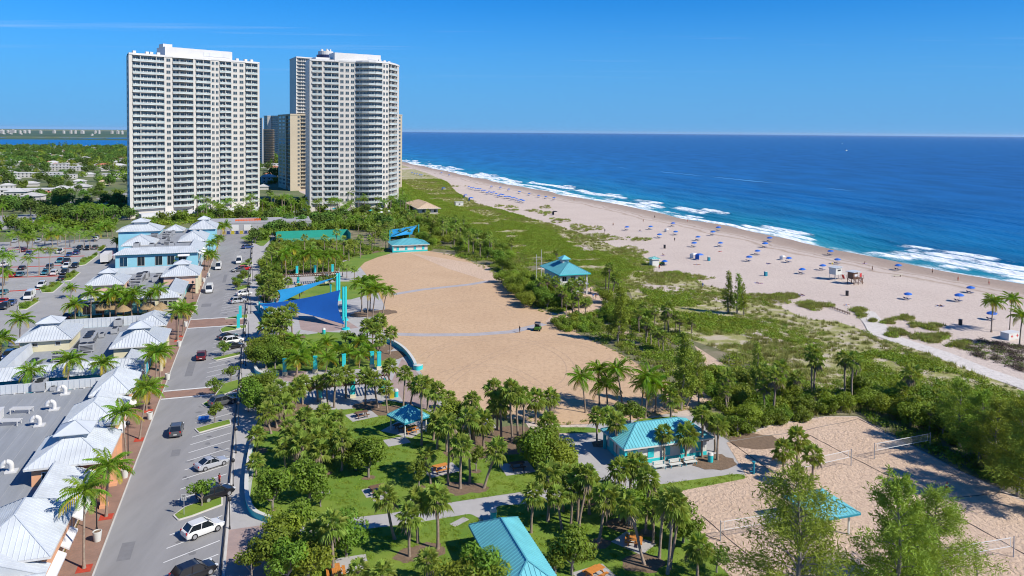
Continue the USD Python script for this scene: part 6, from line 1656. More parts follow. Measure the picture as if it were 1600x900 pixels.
PTS = ((152, 845), (195, 746), (234, 655), (262, 593), (280, 541), (290, 510), (306, 484), (326, 432), (318, 440))
for i, (x, y) in enumerate(PTS): copy(pt, 'planter_pot', xf(G(x, y, .1) + [0, 0, 0], 0, 1.15), f"tall white planter pot on the shop pavement, {ORD[i]} going up the street", 'planter', 'white pots along the shops')
mat('red_mulch', (.40, .045, .02), .95, var=.2, scale=2)
sq_ = []
for x, y in ((131.5, 890), (166, 809), (199, 736), (218, 688), (231, 643), (252, 605), (246, 614), (278, 533), (285, 526)):
    u, v = toUV(G(x, y)); sq_.append(urect(u - .8, u + .8, v - .75, v + .75).intersection(urect(40, 372, -21, -17.6)))
struct('tree_pit', sheet(sq_, .112), 'red_mulch', label='red mulch squares at the feet of the shop palms')
# speed sign and totems
t = thing('speed_sign', 'white SPEED LIMIT 15 sign on a grey post at the nearest island', 'sign', G(287.5, 806), 0)
c = MB(); c.cyl((0, 0, 0), .035, 2.2, 6); put(t, 'post', c, 'equip_grey'); c = MB(); c.box((0, -.03, 2.35), (.62, .03, .78)); b = put(t, 'board', c, 'cap_white')
for tx, hh, zz in (('SPEED', .11, 2.56), ('LIMIT', .11, 2.41), ('15', .26, 2.06)):
    m = meshkit.text_mesh(tx, hh, .004, True); m.apply_translation([-m.bounds[:, 0].mean(), 0, 0]); v = np.asarray(m.vertices); put(b, 'lettering', (np.column_stack([v[:, 0], -.047 - v[:, 2], zz + v[:, 1]]), np.asarray(m.faces)), 'dark_metal')
for i, (x, y, h) in enumerate(((372.5, 514, 3.6), (375.5, 498.5, 3.4))):
    t = thing('teal_totem', ('leaning teal totem on the island before the paver crossing', 'teal totem on the island beyond the paver crossing')[i], 'totem', G(x, y), HEAD)
    c = MB(); c.box((0, 0, h / 2), (.7, .35, h)); put(t, 'slab', c, 'teal_paint'); c = MB(); c.box((0, 0, .15), (1.1, .7, .3)); put(t, 'foot', c, 'cap_white')
u, v = toUV(G(318, 653)); mat('hc_blue', (.02, .16, .50), .8, var=.1)
struct('bay_symbol', sheet(urect(u - .9, u + .9, v - .8, v + .8), .018), 'hc_blue', label='blue painted patch of the reserved parking bay')
# bins
bn = proto('litter_bin')
c = MB(); c.lathe([(0, 0), (.33, 0), (.36, .95), (0, .95)], n=14); put(bn, 'body', c, 'teal_paint', smooth=40); c = MB(); c.lathe([(0, 1.3), (.25, 1.25), (.38, 1.0), (.38, .93), (0, .93)], n=14); put(bn, 'lid', c, 'cap_white', smooth=40)
for (x, y), l in (((1110, 722), 'teal litter bin with white lid beside the three benches'), ((771, 812), 'teal litter bin by the footpath at the near pavilion'), ((640, 796), 'teal litter bin half hidden by palms on the footpath'), ((619, 620), 'teal litter bin beside the yellow bin at the pergola'), ((506, 522), 'teal litter bin on the stage under the big sail'), ((587, 522), 'teal litter bin at the edge of the sand bowl')):
    copy(bn, 'litter_bin', xf(G(x, y), 0, 1.15), l, 'litter bin', 'teal litter bins in the park')
t = thing('yellow_bin', 'yellow bin beside the teal one at the end of the lower pergola', 'litter bin', G(612, 622), HEAD)
c = MB(); c.box((0, 0, .5), (.8, .6, 1.0)); put(t, 'body', c, 'coco_old'); c = MB(); c.box((0, 0, 1.05), (.86, .66, .1)); put(t, 'lid', c, 'coco_old')
t = thing('shower_post', 'teal beach shower post with foot taps at the corner of the near court', 'shower', G(1177.5, 741), HEAD)
c = MB(); c.cyl((0, 0, 0), .16, 1.7, 10); put(t, 'post', c, 'teal_dark'); c = MB(); c.bar((-.55, 0, .45), (.55, 0, .45), .09); put(t, 'arm', c, 'teal_dark'); c = MB(); c.cyl((0, 0, 1.7), .26, .12, 10); put(t, 'cap', c, 'teal_dark')
# benches
be = proto('park_bench')
for i in range(3):
    c = MB(); c.box((0, -.28 + .2 * i, .46), (1.75, .17, .05)); put(be, 'seat_slat', c, 'cap_white')
for i in range(3):
    c = MB(); c.box((0, .30 + .03 * i, .60 + .15 * i), (1.75, .05, .12)); put(be, 'back_slat', c, 'cap_white')
for x in (-.75, .75):
    c = MB(); c.box((x, -.25, .22), (.08, .08, .44)); c.box((x, .26, .45), (.08, .08, .9)); c.box((x, 0, .4), (.07, .55, .06)); put(be, 'leg', c, 'teal_dark')
for i, (x, y) in enumerate(((1030.5, 733), (1055.5, 729.5), (1078.5, 726))):
    copy(be, 'park_bench', xf(G(x, y), HEAD, 1.12), f"white slatted bench in front of the restroom block, {ORD[i]} from the lawn", 'bench', 'three benches at the restroom block')
# picnic tables
def table_proto(nm, m):
    p = proto(nm)
    for i in range(5):
        c = MB(); c.box((0, -.32 + .16 * i, .75), (1.85, .145, .05)); put(p, 'top_plank', c, m)
    for s in (-1, 1):
        for i in range(2):
            c = MB(); c.box((0, s * (.66 + .15 * i), .45), (1.85, .135, .05)); put(p, 'bench_plank', c, m)
    for x in (-.65, .65):
        c = MB(); c.bar((x, -.62, 0), (x, -.2, .72), .08); c.bar((x, .62, 0), (x, .2, .72), .08); c.bar((x, -.78, .41), (x, .78, .41), .08); put(p, 'trestle', c, m)
    return p
ta, tb_ = table_proto('picnic_table', 'wood_orange'), table_proto('dark_picnic_table', 'wood_brown')
for p, x, y, r, l in ((ta, 688, 737, 12, 'orange picnic table on the slab in the middle of the big lawn'), (ta, 641, 676, 20, 'orange picnic table under the square shelter, at its open front'), (tb_, 627, 671, 20, 'dark picnic table under the square shelter'), (ta, 990, 850, 60, 'orange picnic table on a slab in the palm grove by the court'), (tb_, 808, 733, 0, 'dark picnic table on the slab beside the round tree'),
                      (ta, 525, 902, 90, 'orange picnic table at the near edge under the tall palm'), (tb_, 590, 770, 10, 'dark picnic table on the slab behind the leaning palm'), (tb_, 565, 652, 15, 'dark picnic table on the slab below the pergola'), (ta, 770, 860, 0, 'orange picnic table under the near pavilion'), (ta, 930, 902, 20, 'orange picnic table at the near edge beside the round tree'), (tb_, 920, 790, 0, 'dark picnic table deep in the palm grove')):
    copy(p, 'picnic_table', xf(G(x, y) + [0, 0, .07], HEAD + r, 1.15), l, 'picnic table', 'picnic tables in the park')

# volleyball
def net(label, a, b, h=2.35):
    A, B = G(*a), G(*b); t = thing('volleyball_net', label, 'volleyball net', (0, 0, 0)); d = unit(B - A)
    for p in (A, B):
        c = MB(); c.cyl(p, .06, h + .15, 8); put(t, 'post', c, 'equip_grey')
    A2, B2 = A + d * .5, B - d * .5; g_ = MB(); z0, z1 = h - 1.0, h
    for z in (z0, z1):
        c = MB(); c.bar(A2 + [0, 0, z], B2 + [0, 0, z], .03, .075); put(t, 'tape', c, 'canvas_white')
    for p, q in ((A, A2), (B, B2)):
        for z in (z0, z1): g_.bar(p + [0, 0, z], q + [0, 0, z], .02)
    for z in np.arange(z0 + .15, z1, .15): g_.bar(A2 + [0, 0, z], B2 + [0, 0, z], .008)
    L = np.linalg.norm(B2 - A2)
    for s in np.arange(0, L, .2): g_.bar(A2 + d * s + [0, 0, z0], A2 + d * s + [0, 0, z1], .008)
    put(t, 'mesh', g_, 'equip_white', kind='stuff')
    for e in (A2, B2):
        c = MB(); c.bar(e + [0, 0, z0], e + [0, 0, z1], .05); put(t, 'side_tape', c, 'canvas_white')


net('volleyball net on the near court, nearest the palm grove', (1125.5, 846), (1236, 828))
net('volleyball net behind the palms standing on the sand', (1246, 747), (1329.7, 728))
net('volleyball net closest to the dark trees', (1366, 718), (1453, 701))
net('volleyball net at the lower right with a green post', (1473, 890), (1583.5, 871))
ROPE_AT = ['from the restroom corner towards the net', 'below the near net', 'across the far court head', 'before the orange cone', 'along the court head by the path', 'under the dark thicket', 'behind the orange cone', 'at the left of the near net', 'behind the big pines', 'at the lower right net', 'through the middle of the far court', 'at the top corner of the far court']
ROPES = [((1141, 691), (1205, 737)), ((1098, 808), (1206, 900)), ((1266, 681), (1313, 706)), ((1447, 780), (1523, 823)), ((1137, 690), (1252, 674)), ((1342, 655), (1420, 695)), ((1450, 784), (1600, 765)), ((1100, 836), (1126, 846)), ((1205, 900), (1300, 888)), ((1523, 823), (1600, 866)), ((1313, 706), (1390, 745)), ((1252, 674), (1342, 655))]
for i, (a, b) in enumerate(ROPES):
    A, B = G(*a) + [0, 0, .06], G(*b) + [0, 0, .06]; c = MB(); s = np.linspace(0, 1, 9)[:, None]
    c.tube(A + (B - A) * s + np.column_stack([0 * s, .12 * np.sin(s * 9 + i), .02 * np.sin(s * 14)]), .045, 5)
    tag(put('/World', 'court_rope', c, 'dark_metal'), f'dark boundary rope on the volleyball sand, {ROPE_AT[i]}', 'rope', 'court boundary ropes')
t = thing('traffic_cone', 'orange traffic cone standing on the volleyball sand', 'cone', G(1479.5, 763), 10)
c = MB(); c.box((0, 0, .03), (.5, .5, .06)); put(t, 'base', c, 'orange_paint'); c = MB(); c.lathe([(0, .05), (.2, .05), (.04, .95), (0, .95)], n=12); put(t, 'cone', c, 'orange_paint'); c = MB(); c.lathe([(.145, .38), (.105, .58), (.11, .58), (.15, .38)], n=12); put(t, 'band', c, 'cap_white')
HAZE = 8e-6
# ================================================================ vehicles
mat('tyre', (.012, .012, .013), .85, var=.1); mat('rim', (.45, .45, .46), .35, var=.05, metallic=.6)
mat('car_glass', (.012, .016, .02), .08, var=.05, spec=.8); mat('head_lens', (.60, .62, .62), .15, var=.03); mat('tail_lens', (.35, .01, .01), .25, var=.05); mat('plate_white', (.5, .5, .48), .5, var=.05)
PAINT = dict(white=(.60, .60, .58), silver=(.34, .35, .37), black=(.012, .012, .014), blue=(.02, .05, .16), red=(.38, .012, .015), grey=(.07, .075, .08), teal=(.03, .16, .20), maroon=(.10, .012, .02), tan=(.33, .28, .22))
for k, c in PAINT.items(): mat('paint_' + k, c, .28, var=.03, coat=.6, spec=.5)
DIM = {'sedan': (4.6, 1.78, 1.42), 'suv': (4.65, 1.86, 1.70), 'van': (5.6, 2.0, 2.3), 'pickup': (5.5, 1.95, 1.85)}


def car_proto(kind, col):
    L, Wd, Hh = DIM[kind]; p = proto(f'{col}_{kind}'); pm = 'paint_' + col; h = L / 2; w = Wd / 2
    belt = {'sedan': .88, 'suv': 1.0, 'van': 1.15, 'pickup': 1.02}[kind]
    # lower body from sections along x (front +x): x, half width, low, high
    S = {'sedan': [(-h, .82, .38, .78), (-h + .12, .94, .26, .90), (-h + .9, 1, .22, .93), (0, 1, .20, belt), (h - 1.25, .99, .20, belt - .02), (h - .35, .92, .24, .74), (h, .74, .36, .62)],
         'suv': [(-h, .86, .42, 1.0), (-h + .1, .95, .30, 1.06), (-h + .8, 1, .26, 1.06), (0, 1, .24, belt), (h - 1.15, .99, .24, belt), (h - .3, .93, .30, .86), (h, .76, .40, .72)],
         'van': [(-h, .92, .40, 1.2), (-h + .1, .97, .30, 1.25), (0, 1, .26, belt), (h - .9, .99, .26, belt), (h - .15, .92, .30, .95), (h, .82, .40, .80)],
         'pickup': [(-h, .92, .48, 1.0), (-h + .1, .97, .42, 1.04), (0, 1, .36, belt), (h - 1.2, .99, .36, belt), (h - .2, .94, .40, .95), (h, .82, .46, .85)]}[kind]
    c = MB(); V = []
    for x, ww, lo, hi in S:
        a = w * ww; V += [(x, -a, lo + .12), (x, -a * .94, lo), (x, a * .94, lo), (x, a, lo + .12), (x, a, hi - .16), (x, a * .90, hi), (x, -a * .90, hi), (x, -a, hi - .16)]
    F = []
    for i in range(len(S) - 1):
        for k in range(8): F.append([i * 8 + k, i * 8 + (k + 1) % 8, i * 8 + 8 + (k + 1) % 8, i * 8 + 8 + k])
    n = len(S) * 8 - 8
    V = np.array(V); F4 = np.array(F); c.add(V, F4); c.add(V[:8], [[0, 7, 6, 5], [0, 5, 4, 3], [0, 3, 2, 1]]); c.add(V[n:], [[0, 1, 2, 3], [0, 3, 4, 5], [0, 5, 6, 7]])
    put(p, 'body', c, pm, smooth=35)
    # cabin: glass all round under a painted roof, with pillars
    fr, rr, ft, rt = {'sedan': (h - 1.28, -h + .42, h - 2.15, -h + 1.42), 'suv': (h - 1.08, -h + .12, h - 1.95, -h + .72), 'van': (h - .75, -h + .06, h - 1.35, -h + .10), 'pickup': (h - 1.45, -.45, h - 2.05, -.25)}[kind]
    z0, z1 = belt - .06, Hh - .07; wt = w * .80; wb = w * .93
    low = [(fr, -wb, z0), (fr, wb, z0), (rr, wb, z0), (rr, -wb, z0)]; top = [(ft, -wt, z1), (ft, wt, z1), (rt, wt, z1), (rt, -wt, z1)]
    g = MB(); g.solid(low + top); put(p, 'window', g, 'car_glass')
    g = MB(); g.solid([(ft - .05, -wt * .98, z1 - .01), (ft - .05, wt * .98, z1 - .01), (rt + .02, wt * .98, z1 - .01), (rt + .02, -wt * .98, z1 - .01), (ft - .35, -wt * .85, Hh), (ft - .35, wt * .85, Hh), (rt + .25, wt * .85, Hh), (rt + .25, -wt * .85, Hh)]); put(p, 'roof', g, pm)
    for i in range(4):
        g = MB(); g.bar(np.array(low[i]) * [1, 1.005, 1], np.array(top[i]) * [1, 1.005, 1], .09); put(p, 'pillar', g, pm)
    for s in (-1, 1):
        m = [(fr + rr) / 2 - .1]
        if kind in ('van',): m = [rr + 1.6, rr + 2.9]
        for x in m:
            g = MB(); g.bar((x, s * wb * 1.005, z0), (x + (.12 if kind != 'van' else 0), s * wt * 1.01, z1), .08); put(p, 'pillar', g, pm)
        if kind == 'van':
            g = MB(); g.solid([(rr + .05, s * wb * 1.01, z0), (rr + 2.8, s * wb * 1.01, z0), (rr + .05, s * wt * 1.03, z1), (rr + 2.8, s * wt * 1.03, z1), (rr + .05, s * wb * .95, z0), (rr + 2.8, s * wb * .95, z0), (rr + .05, s * wt * .97, z1), (rr + 2.8, s * wt * .97, z1)]); put(p, 'side_panel', g, pm)
    if kind == 'pickup':
        g = MB(); g.box(((-h + .15 - .5) / 2, 0, 1.0), (h - .75, w * 1.6, .10)); put(p, 'bed', g, 'tyre')
    for x in (-h + .95, h - .92):
        for s in (-1, 1):
            R = .33 if kind == 'sedan' else .38
            g = MB(); m = trimesh.creation.cylinder(R, .22, sections=14); m.apply_transform(trimesh.transformations.rotation_matrix(PI / 2, [1, 0, 0])); g.add(m.vertices + [x, s * (w - .10), R], m.faces); t = put(p, 'wheel', g, 'tyre')
            g = MB(); m = trimesh.creation.cylinder(R * .62, .24, sections=10); m.apply_transform(trimesh.transformations.rotation_matrix(PI / 2, [1, 0, 0])); g.add(m.vertices + [x, s * (w - .095), R], m.faces); put(t, 'rim', g, 'rim')
    for s in (-1, 1):
        zf = (.62 if kind == 'sedan' else .78); g = MB(); g.box((h - .16, s * w * .70, zf), (.24, .36, .13), -s * 22); put(p, 'headlight', g, 'head_lens')
        g = MB(); g.box((-h + .06, s * w * .76, zf + .16), (.14, .26, .18 if kind == 'sedan' else .28), s * 10); put(p, 'taillight', g, 'tail_lens')
        g = MB(); g.box((fr - .35, s * (w + .06), belt + .06), (.12, .16, .12)); put(p, 'mirror', g, pm)
    g = MB(); g.box((-h - .005, 0, .62), (.03, .5, .14)); put(p, 'number_plate', g, 'plate_white')
    return p


CP = {}
def car(kind, col, px, py, yaw, label, group=None, pos=None):
    if (kind, col) not in CP: CP[kind, col] = car_proto(kind, col)
    p = G(px, py) if pos is None else pos
    copy(CP[kind, col], 'parked_car' if 'driving' not in label else 'moving_car', xf(p + [0, 0, .015], yaw), label, 'car' if kind not in ('van', 'pickup') else kind, group)


NOSE = HEAD + math.degrees(math.atan2(3.1, 5.7))       # cars stand nose-in at a slant
UPS = HEAD + 90
car('suv', 'white', 317, 833, NOSE, 'white SUV nose-in beside the nearest grass island')
car('suv', 'black', 303, 902, NOSE, 'black SUV parked at the near edge of the street')
car('sedan', 'silver', 331, 729, NOSE, 'silver saloon parked alone between the first and second island')
car('suv', 'black', 337, 777, NOSE, 'dark car mostly hidden behind the tree on the nearest island')
car('suv', 'grey', 348, 632, NOSE, 'dark grey SUV between islands just before the near paver crossing')
car('suv', 'grey', 276, 677, UPS, 'dark SUV driving up the street before the near crossing')
car('suv', 'maroon', 315, 560, UPS, 'dark red SUV driving up the street between the crossings')
car('sedan', 'black', 356, 529, NOSE, 'black saloon parked behind the white one near the totems')
car('suv', 'white', 364, 536, NOSE, 'white SUV parked between two black cars near the totems')
car('sedan', 'black', 365, 544, NOSE, 'black saloon parked in front of the white one near the totems')
car('suv', 'silver', 372, 473, NOSE, 'silver SUV parked beyond the far paver crossing')
car('sedan', 'white', 381, 461, NOSE, 'white saloon parked below the far clipped trees')
car('sedan', 'grey', 381, 446, NOSE, 'dark grey saloon parked beside the far clipped trees')
car('suv', 'red', 382, 422, NOSE, 'red SUV parked at the upper end of the street')
car('sedan', 'grey', 372, 424, NOSE + 180, 'grey saloon behind the red SUV')
car('van', 'white', 373, 411, UPS + 180, 'white van parked near the upper end of the street')
car('suv', 'blue', 387, 388, NOSE, 'dark blue SUV by itself at the top of the street')
car('van', 'white', 327, 456, UPS + 180, 'white van driving down the street beside the shops')
car('van', 'white', 341, 420, UPS + 180, 'white van stopped beside the blue building')
# lot
LOT = [('pickup', 'white', 94, 395), ('suv', 'black', 124, 390), ('suv', 'black', 137, 390), ('suv', 'grey', 149, 389), ('sedan', 'blue', 108, 400), ('suv', 'blue', 120, 397), ('sedan', 'maroon', 38, 393), ('sedan', 'white', 6, 392), ('sedan', 'blue', 46, 397), ('pickup', 'black', 104, 411), ('suv', 'teal', 94, 410), ('sedan', 'white', 7, 415), ('suv', 'white', 104, 418), ('suv', 'black', 117, 418), ('sedan', 'black', 35, 421), ('suv', 'grey', 77, 420), ('sedan', 'grey', 9, 421), ('suv', 'white', 85, 429), ('sedan', 'teal', 71, 428), ('suv', 'black', 101, 428), ('sedan', 'red', 20, 432), ('sedan', 'teal', 32, 431), ('suv', 'white', 65, 448), ('van', 'white', 46, 466), ('sedan', 'teal', 6, 459), ('sedan', 'red', 6, 473), ('sedan', 'blue', 18, 476), ('suv', 'black', 7, 482), ('sedan', 'black', 106, 497), ('suv', 'blue', 14, 560), ('sedan', 'blue', 24, 556), ('sedan', 'black', 97, 437), ('sedan', 'silver', 60, 378), ('suv', 'white', 150, 375), ('sedan', 'silver', 24, 378)]
sp = {}
for k in sorted(LOT, key=lambda k: toUV(G(k[2], k[3]))[1]):
    key = (k[0], k[1]); sp[key] = sp.get(key, 0) + 1
    tot = sum(1 for q in LOT if (q[0], q[1]) == key); nm = {'suv': 'SUV', 'sedan': 'saloon', 'pickup': 'pickup', 'van': 'van'}[k[0]]
    car(k[0], k[1], k[2], k[3], UPS + (0 if k[3] % 2 else 180), f"{k[1]} {nm} in the palm-lined car park" + (f", {ORD[sp[key] - 1]} of {tot} from the far side" if tot > 1 else ''), 'cars in the car park')
t = thing('delivery_truck', 'lorry with pale box body parked beside the blue building', 'lorry', G(168, 408), HEAD + 90)
c = MB(); c.box((-2.2, 0, 2.1), (8.5, 2.5, 2.8)); put(t, 'box', c, 'tower_slab'); c = MB(); c.solid([(x, y, z) for x, z in ((2.2, .7), (4.4, .7), (4.4, 1.6), (3.9, 2.9), (2.2, 3.0)) for y in (-1.2, 1.2)]); put(t, 'cab', c, 'paint_red'); c = MB(); c.box((-2, 0, .6), (9, 1.0, .3)); put(t, 'chassis', c, 'tyre')
c = MB(); c.solid([(4.42, y, z) for y in (-1.0, 1.0) for z in (1.7,)] + [(3.98, y, 2.75) for y in (-1.0, 1.0)] + [(4.3, y, 1.7) for y in (-1.0, 1.0)]); put(t, 'windscreen', c, 'car_glass')
for x in (-5.2, -4.0, 3.3):
    for y in (-1, 1):
        c = MB(); m = trimesh.creation.cylinder(.5, .3, sections=12); m.apply_transform(trimesh.transformations.rotation_matrix(PI / 2, [1, 0, 0])); c.add(m.vertices + [x, y * 1.1, .5], m.faces); put(t, 'wheel', c, 'tyre')
t = thing('utility_cart', 'small green and black utility cart on the path across the sand bowl', 'cart', G(840, 516), HEAD + 60)
mat('lime', (.05, .17, .02), .4, var=.05)
c = MB(); c.solid([(x, y, z) for x, z in ((-1.3, .4), (1.3, .4), (1.4, .75), (.5, .95), (-1.4, .95)) for y in (-.65, .65)]); put(t, 'body', c, 'lime'); c = MB(); c.box((-.1, 0, 1.9), (1.7, 1.3, .08)); put(t, 'roof', c, 'dark_metal')
for x in (-.9, .65):
    for y in (-.6, .6):
        c = MB(); c.bar((x, y, .9), (x * .95, y, 1.9), .06); put(t, 'post', c, 'dark_metal')
for x in (-.9, .9):
    for y in (-.68, .68):
        c = MB(); m = trimesh.creation.cylinder(.33, .25, sections=12); m.apply_transform(trimesh.transformations.rotation_matrix(PI / 2, [1, 0, 0])); c.add(m.vertices + [x, y, .33], m.faces); put(t, 'wheel', c, 'tyre')
c = MB(); c.box((-.2, 0, 1.05), (.5, 1.1, .12)); c.box((-.45, 0, 1.35), (.1, 1.1, .5)); put(t, 'seat', c, 'tyre')

# planting strips of the car park
STR = [((0, 391), (112, 388)), ((34, 403), (132, 400)), ((0, 418), (96, 415)), ((0, 434), (98, 431)), ((14, 455), (64, 452)), ((6, 388), (40, 387))]
struct('planting_strip', sheet([LineString([G(*a)[:2], G(*b)[:2]]).buffer(.75, cap_style=2) for a, b in STR], .02), 'red_mulch', label='narrow red mulch strips between the rows of the car park')
GI = [[(124, 408), (150, 396), (154, 399), (134, 414), (120, 416)], [(98, 432), (118, 424), (126, 426), (112, 438), (98, 440)], [(62, 452), (88, 441), (100, 443), (84, 457), (64, 458)], [(28, 479), (56, 468), (62, 471), (42, 484), (28, 485)], [(150, 392), (160, 384), (166, 386), (158, 394)]]
for i, g_ in enumerate(GI):
    P0_ = rounded(ppoly(g_), .6); t = thing('planted_island', f"green kerbed island of bushes in the car park, {ORD[i]} of five listed".replace(' of five listed', ' from its far end' if False else ' by size'), 'traffic island', group='planted islands of the car park')
    c = MB(); c.prism(list(P0_.exterior.coords), -.02, .14); put(t, 'kerb', c, 'curb'); c = MB(); c.prism(list(P0_.buffer(-.25).exterior.coords), .1, .2); put(t, 'grass', c, 'lawn', kind='stuff')
    tag(t, f"green kerbed island of bushes in the car park, {ORD[(1, 2, 3, 4, 0)[i]]} from its far end")
    for k, q in enumerate(inpoly(P0_.buffer(-.8), 5, np.random.default_rng(400 + i), 1.6)):
        copy(BUSH[k % 2][0], 'leafy_bush', xf((*q, .1), k * 70, .62), f"rounded bush on the {ORD[(1, 2, 3, 4, 0)[i]]} car park island, {ORD[k]} planted".replace(' planted', ' from one end' if False else ' of its clump'), 'bush', 'bushes on the car park islands')

# ================================================================ people
import manifold3d as m3
mat('skin', (.42, .24, .155), .6, var=.06, scale=6); mat('skin_dark', (.16, .085, .05), .6, var=.06, scale=6); mat('hair', (.03, .02, .014), .7, var=.2, scale=8)
mat('cloth_white', (.55, .54, .52), .9, var=.06); mat('cloth_blue', (.04, .10, .33), .9, var=.08); mat('cloth_red', (.40, .03, .03), .9, var=.08); mat('cloth_dark', (.02, .02, .025), .9, var=.1); mat('cloth_lilac', (.36, .27, .42), .9, var=.08); mat('lounger_blue', (.012, .035, .13), .7, var=.06); mat('umbrella_blue', (.012, .13, .55), .7, var=.06, leaf=.15)


def hull(a, ra, b, rb): return m3.Manifold.batch_hull([m3.Manifold.sphere(ra, 10).translate(list(map(float, a))), m3.Manifold.sphere(rb, 10).translate(list(map(float, b)))])


def figure(nm, J, skin, shirt, short, hairlong=False, hat=None):
    """a body as one skin over joints, with clothes and hair as children. J: joints in metres."""
    p = proto(nm); J = {k: np.array(v, float) for k, v in J.items()}; B = []
    B.append(hull(J['pel'], .135, J['chest'], .15)); B.append(hull(J['pel'] + [0, .07, 0], .10, J['pel'] - [0, .07, 0], .10)); B.append(hull(J['chest'] + (J['sl'] - J['chest']) * .6, .09, J['chest'] + (J['sr'] - J['chest']) * .6, .09))
    B.append(hull(J['chest'], .09, J['neck'], .058)); B.append(hull(J['neck'], .058, J['head'], .085)); B.append(hull(J['head'] + [0.0, 0, .05], .098, J['head'] - [0, 0, .03], .085)); B.append(m3.Manifold.sphere(.022, 8).translate(list(map(float, J['head'] + [.10, 0, .0])))); 
    for s in (-1, 1): B.append(m3.Manifold.sphere(.024, 8).translate(list(map(float, J['head'] + [0, s * .095, .0]))))
    for s in 'lr':
        B.append(hull(J['s' + s], .062, J['e' + s], .045)); B.append(hull(J['e' + s], .045, J['h' + s], .032)); B.append(hull(J['k' + s], .07, J['f' + s], .045)); B.append(hull(J['p' + s], .098, J['k' + s], .065))
        fd = unit(J['t' + s] - J['f' + s]); B.append(hull(J['f' + s], .045, J['t' + s], .034))
        hd = unit(J['h' + s] - J['e' + s]); sd = unit(np.cross(hd, [0, 1, .2])); wr = J['h' + s]; pm = wr + hd * .075; B.append(hull(wr, .03, pm, .036))
        for i, (o, l) in enumerate(((-.03, .062), (-.01, .074), (.01, .07), (.03, .055))): B.append(hull(pm + sd * o, .0095, pm + sd * o * 1.2 + hd * l + np.cross(hd, sd) * .012, .008))
        B.append(hull(wr + sd * -.028 + hd * .02, .011, wr + sd * -.058 + hd * .07, .009))
    M = m3.Manifold.batch_boolean(B, m3.OpType.Add); put(p, 'body', M_arr(M), skin, smooth=60)
    S_ = [hull(J['pel'] + [0, 0, .04], .150, J['chest'], .165), hull(J['chest'] + (J['sl'] - J['chest']) * .75, .10, J['chest'] + (J['sr'] - J['chest']) * .75, .10)] + [hull(J['s' + s], .078, (J['s' + s] + J['e' + s]) / 2, .068) for s in 'lr']
    if shirt: put(p, 'shirt', M_arr(m3.Manifold.batch_boolean(S_, m3.OpType.Add)), shirt, smooth=60)
    S_ = [hull(J['pel'], .148, J['pel'] + [0, 0, -.05], .145)] + [hull(J['p' + s], .115, J['p' + s] * .3 + J['k' + s] * .7, .095) for s in 'lr']
    put(p, 'shorts', M_arr(m3.Manifold.batch_boolean(S_, m3.OpType.Add)), short, smooth=60)
    H_ = [m3.Manifold.sphere(.108, 10).translate(list(map(float, J['head'] + [-.018, 0, .065])))] + ([hull(J['head'] - [.06, 0, 0], .08, J['neck'] - [.08, 0, .10], .05)] if hairlong else [])
    put(p, 'hair', M_arr(m3.Manifold.batch_boolean(H_, m3.OpType.Add)), 'hair', smooth=60)
    return p


def M_arr(M): q = M.to_mesh(); return np.array(q.vert_properties[:, :3]), np.array(q.tri_verts)


def standing(stride=.1, arm=.1, lean=0.0):
    return dict(pel=(0, 0, .95), chest=(lean, 0, 1.33), neck=(lean, 0, 1.50), head=(lean + .02, 0, 1.62), sl=(lean, .19, 1.42), sr=(lean, -.19, 1.42), el=(arm, .25, 1.14), er=(-arm, -.25, 1.14), hl=(arm * 2.2, .24, .90), hr=(-arm * .6, -.24, .88),
                pl=(0, .09, .90), pr=(0, -.09, .90), kl=(stride, .10, .50), kr=(-stride * .4, -.10, .50), fl=(stride * .8, .10, .08), fr=(-stride * 1.8, -.10, .10), tl=(stride * .8 + .17, .11, .035), tr=(-stride * 1.8 + .16, -.11, .035))


def lying():
    return dict(pel=(0, 0, .14), chest=(-.38, 0, .17), neck=(-.55, 0, .18), head=(-.68, 0, .19), sl=(-.46, .19, .16), sr=(-.46, -.19, .16), el=(-.25, .30, .09), er=(-.25, -.30, .09), hl=(0.0, .28, .06), hr=(0.0, -.28, .06),
                pl=(.05, .09, .13), pr=(.05, -.09, .13), kl=(.47, .11, .17), kr=(.45, -.11, .20), fl=(.88, .11, .08), fr=(.86, -.11, .08), tl=(.92, .12, .24), tr=(.90, -.12, .24))


def sitting():
    return dict(pel=(0, 0, .16), chest=(-.10, 0, .52), neck=(-.10, 0, .70), head=(-.07, 0, .82), sl=(-.10, .19, .62), sr=(-.10, -.19, .62), el=(.06, .26, .40), er=(-.16, -.26, .38), hl=(.26, .20, .36), hr=(-.28, -.26, .10),
                pl=(.04, .09, .14), pr=(.04, -.09, .14), kl=(.40, .12, .40), kr=(.42, -.12, .34), fl=(.62, .12, .08), fr=(.72, -.12, .08), tl=(.78, .12, .04), tr=(.88, -.12, .05))


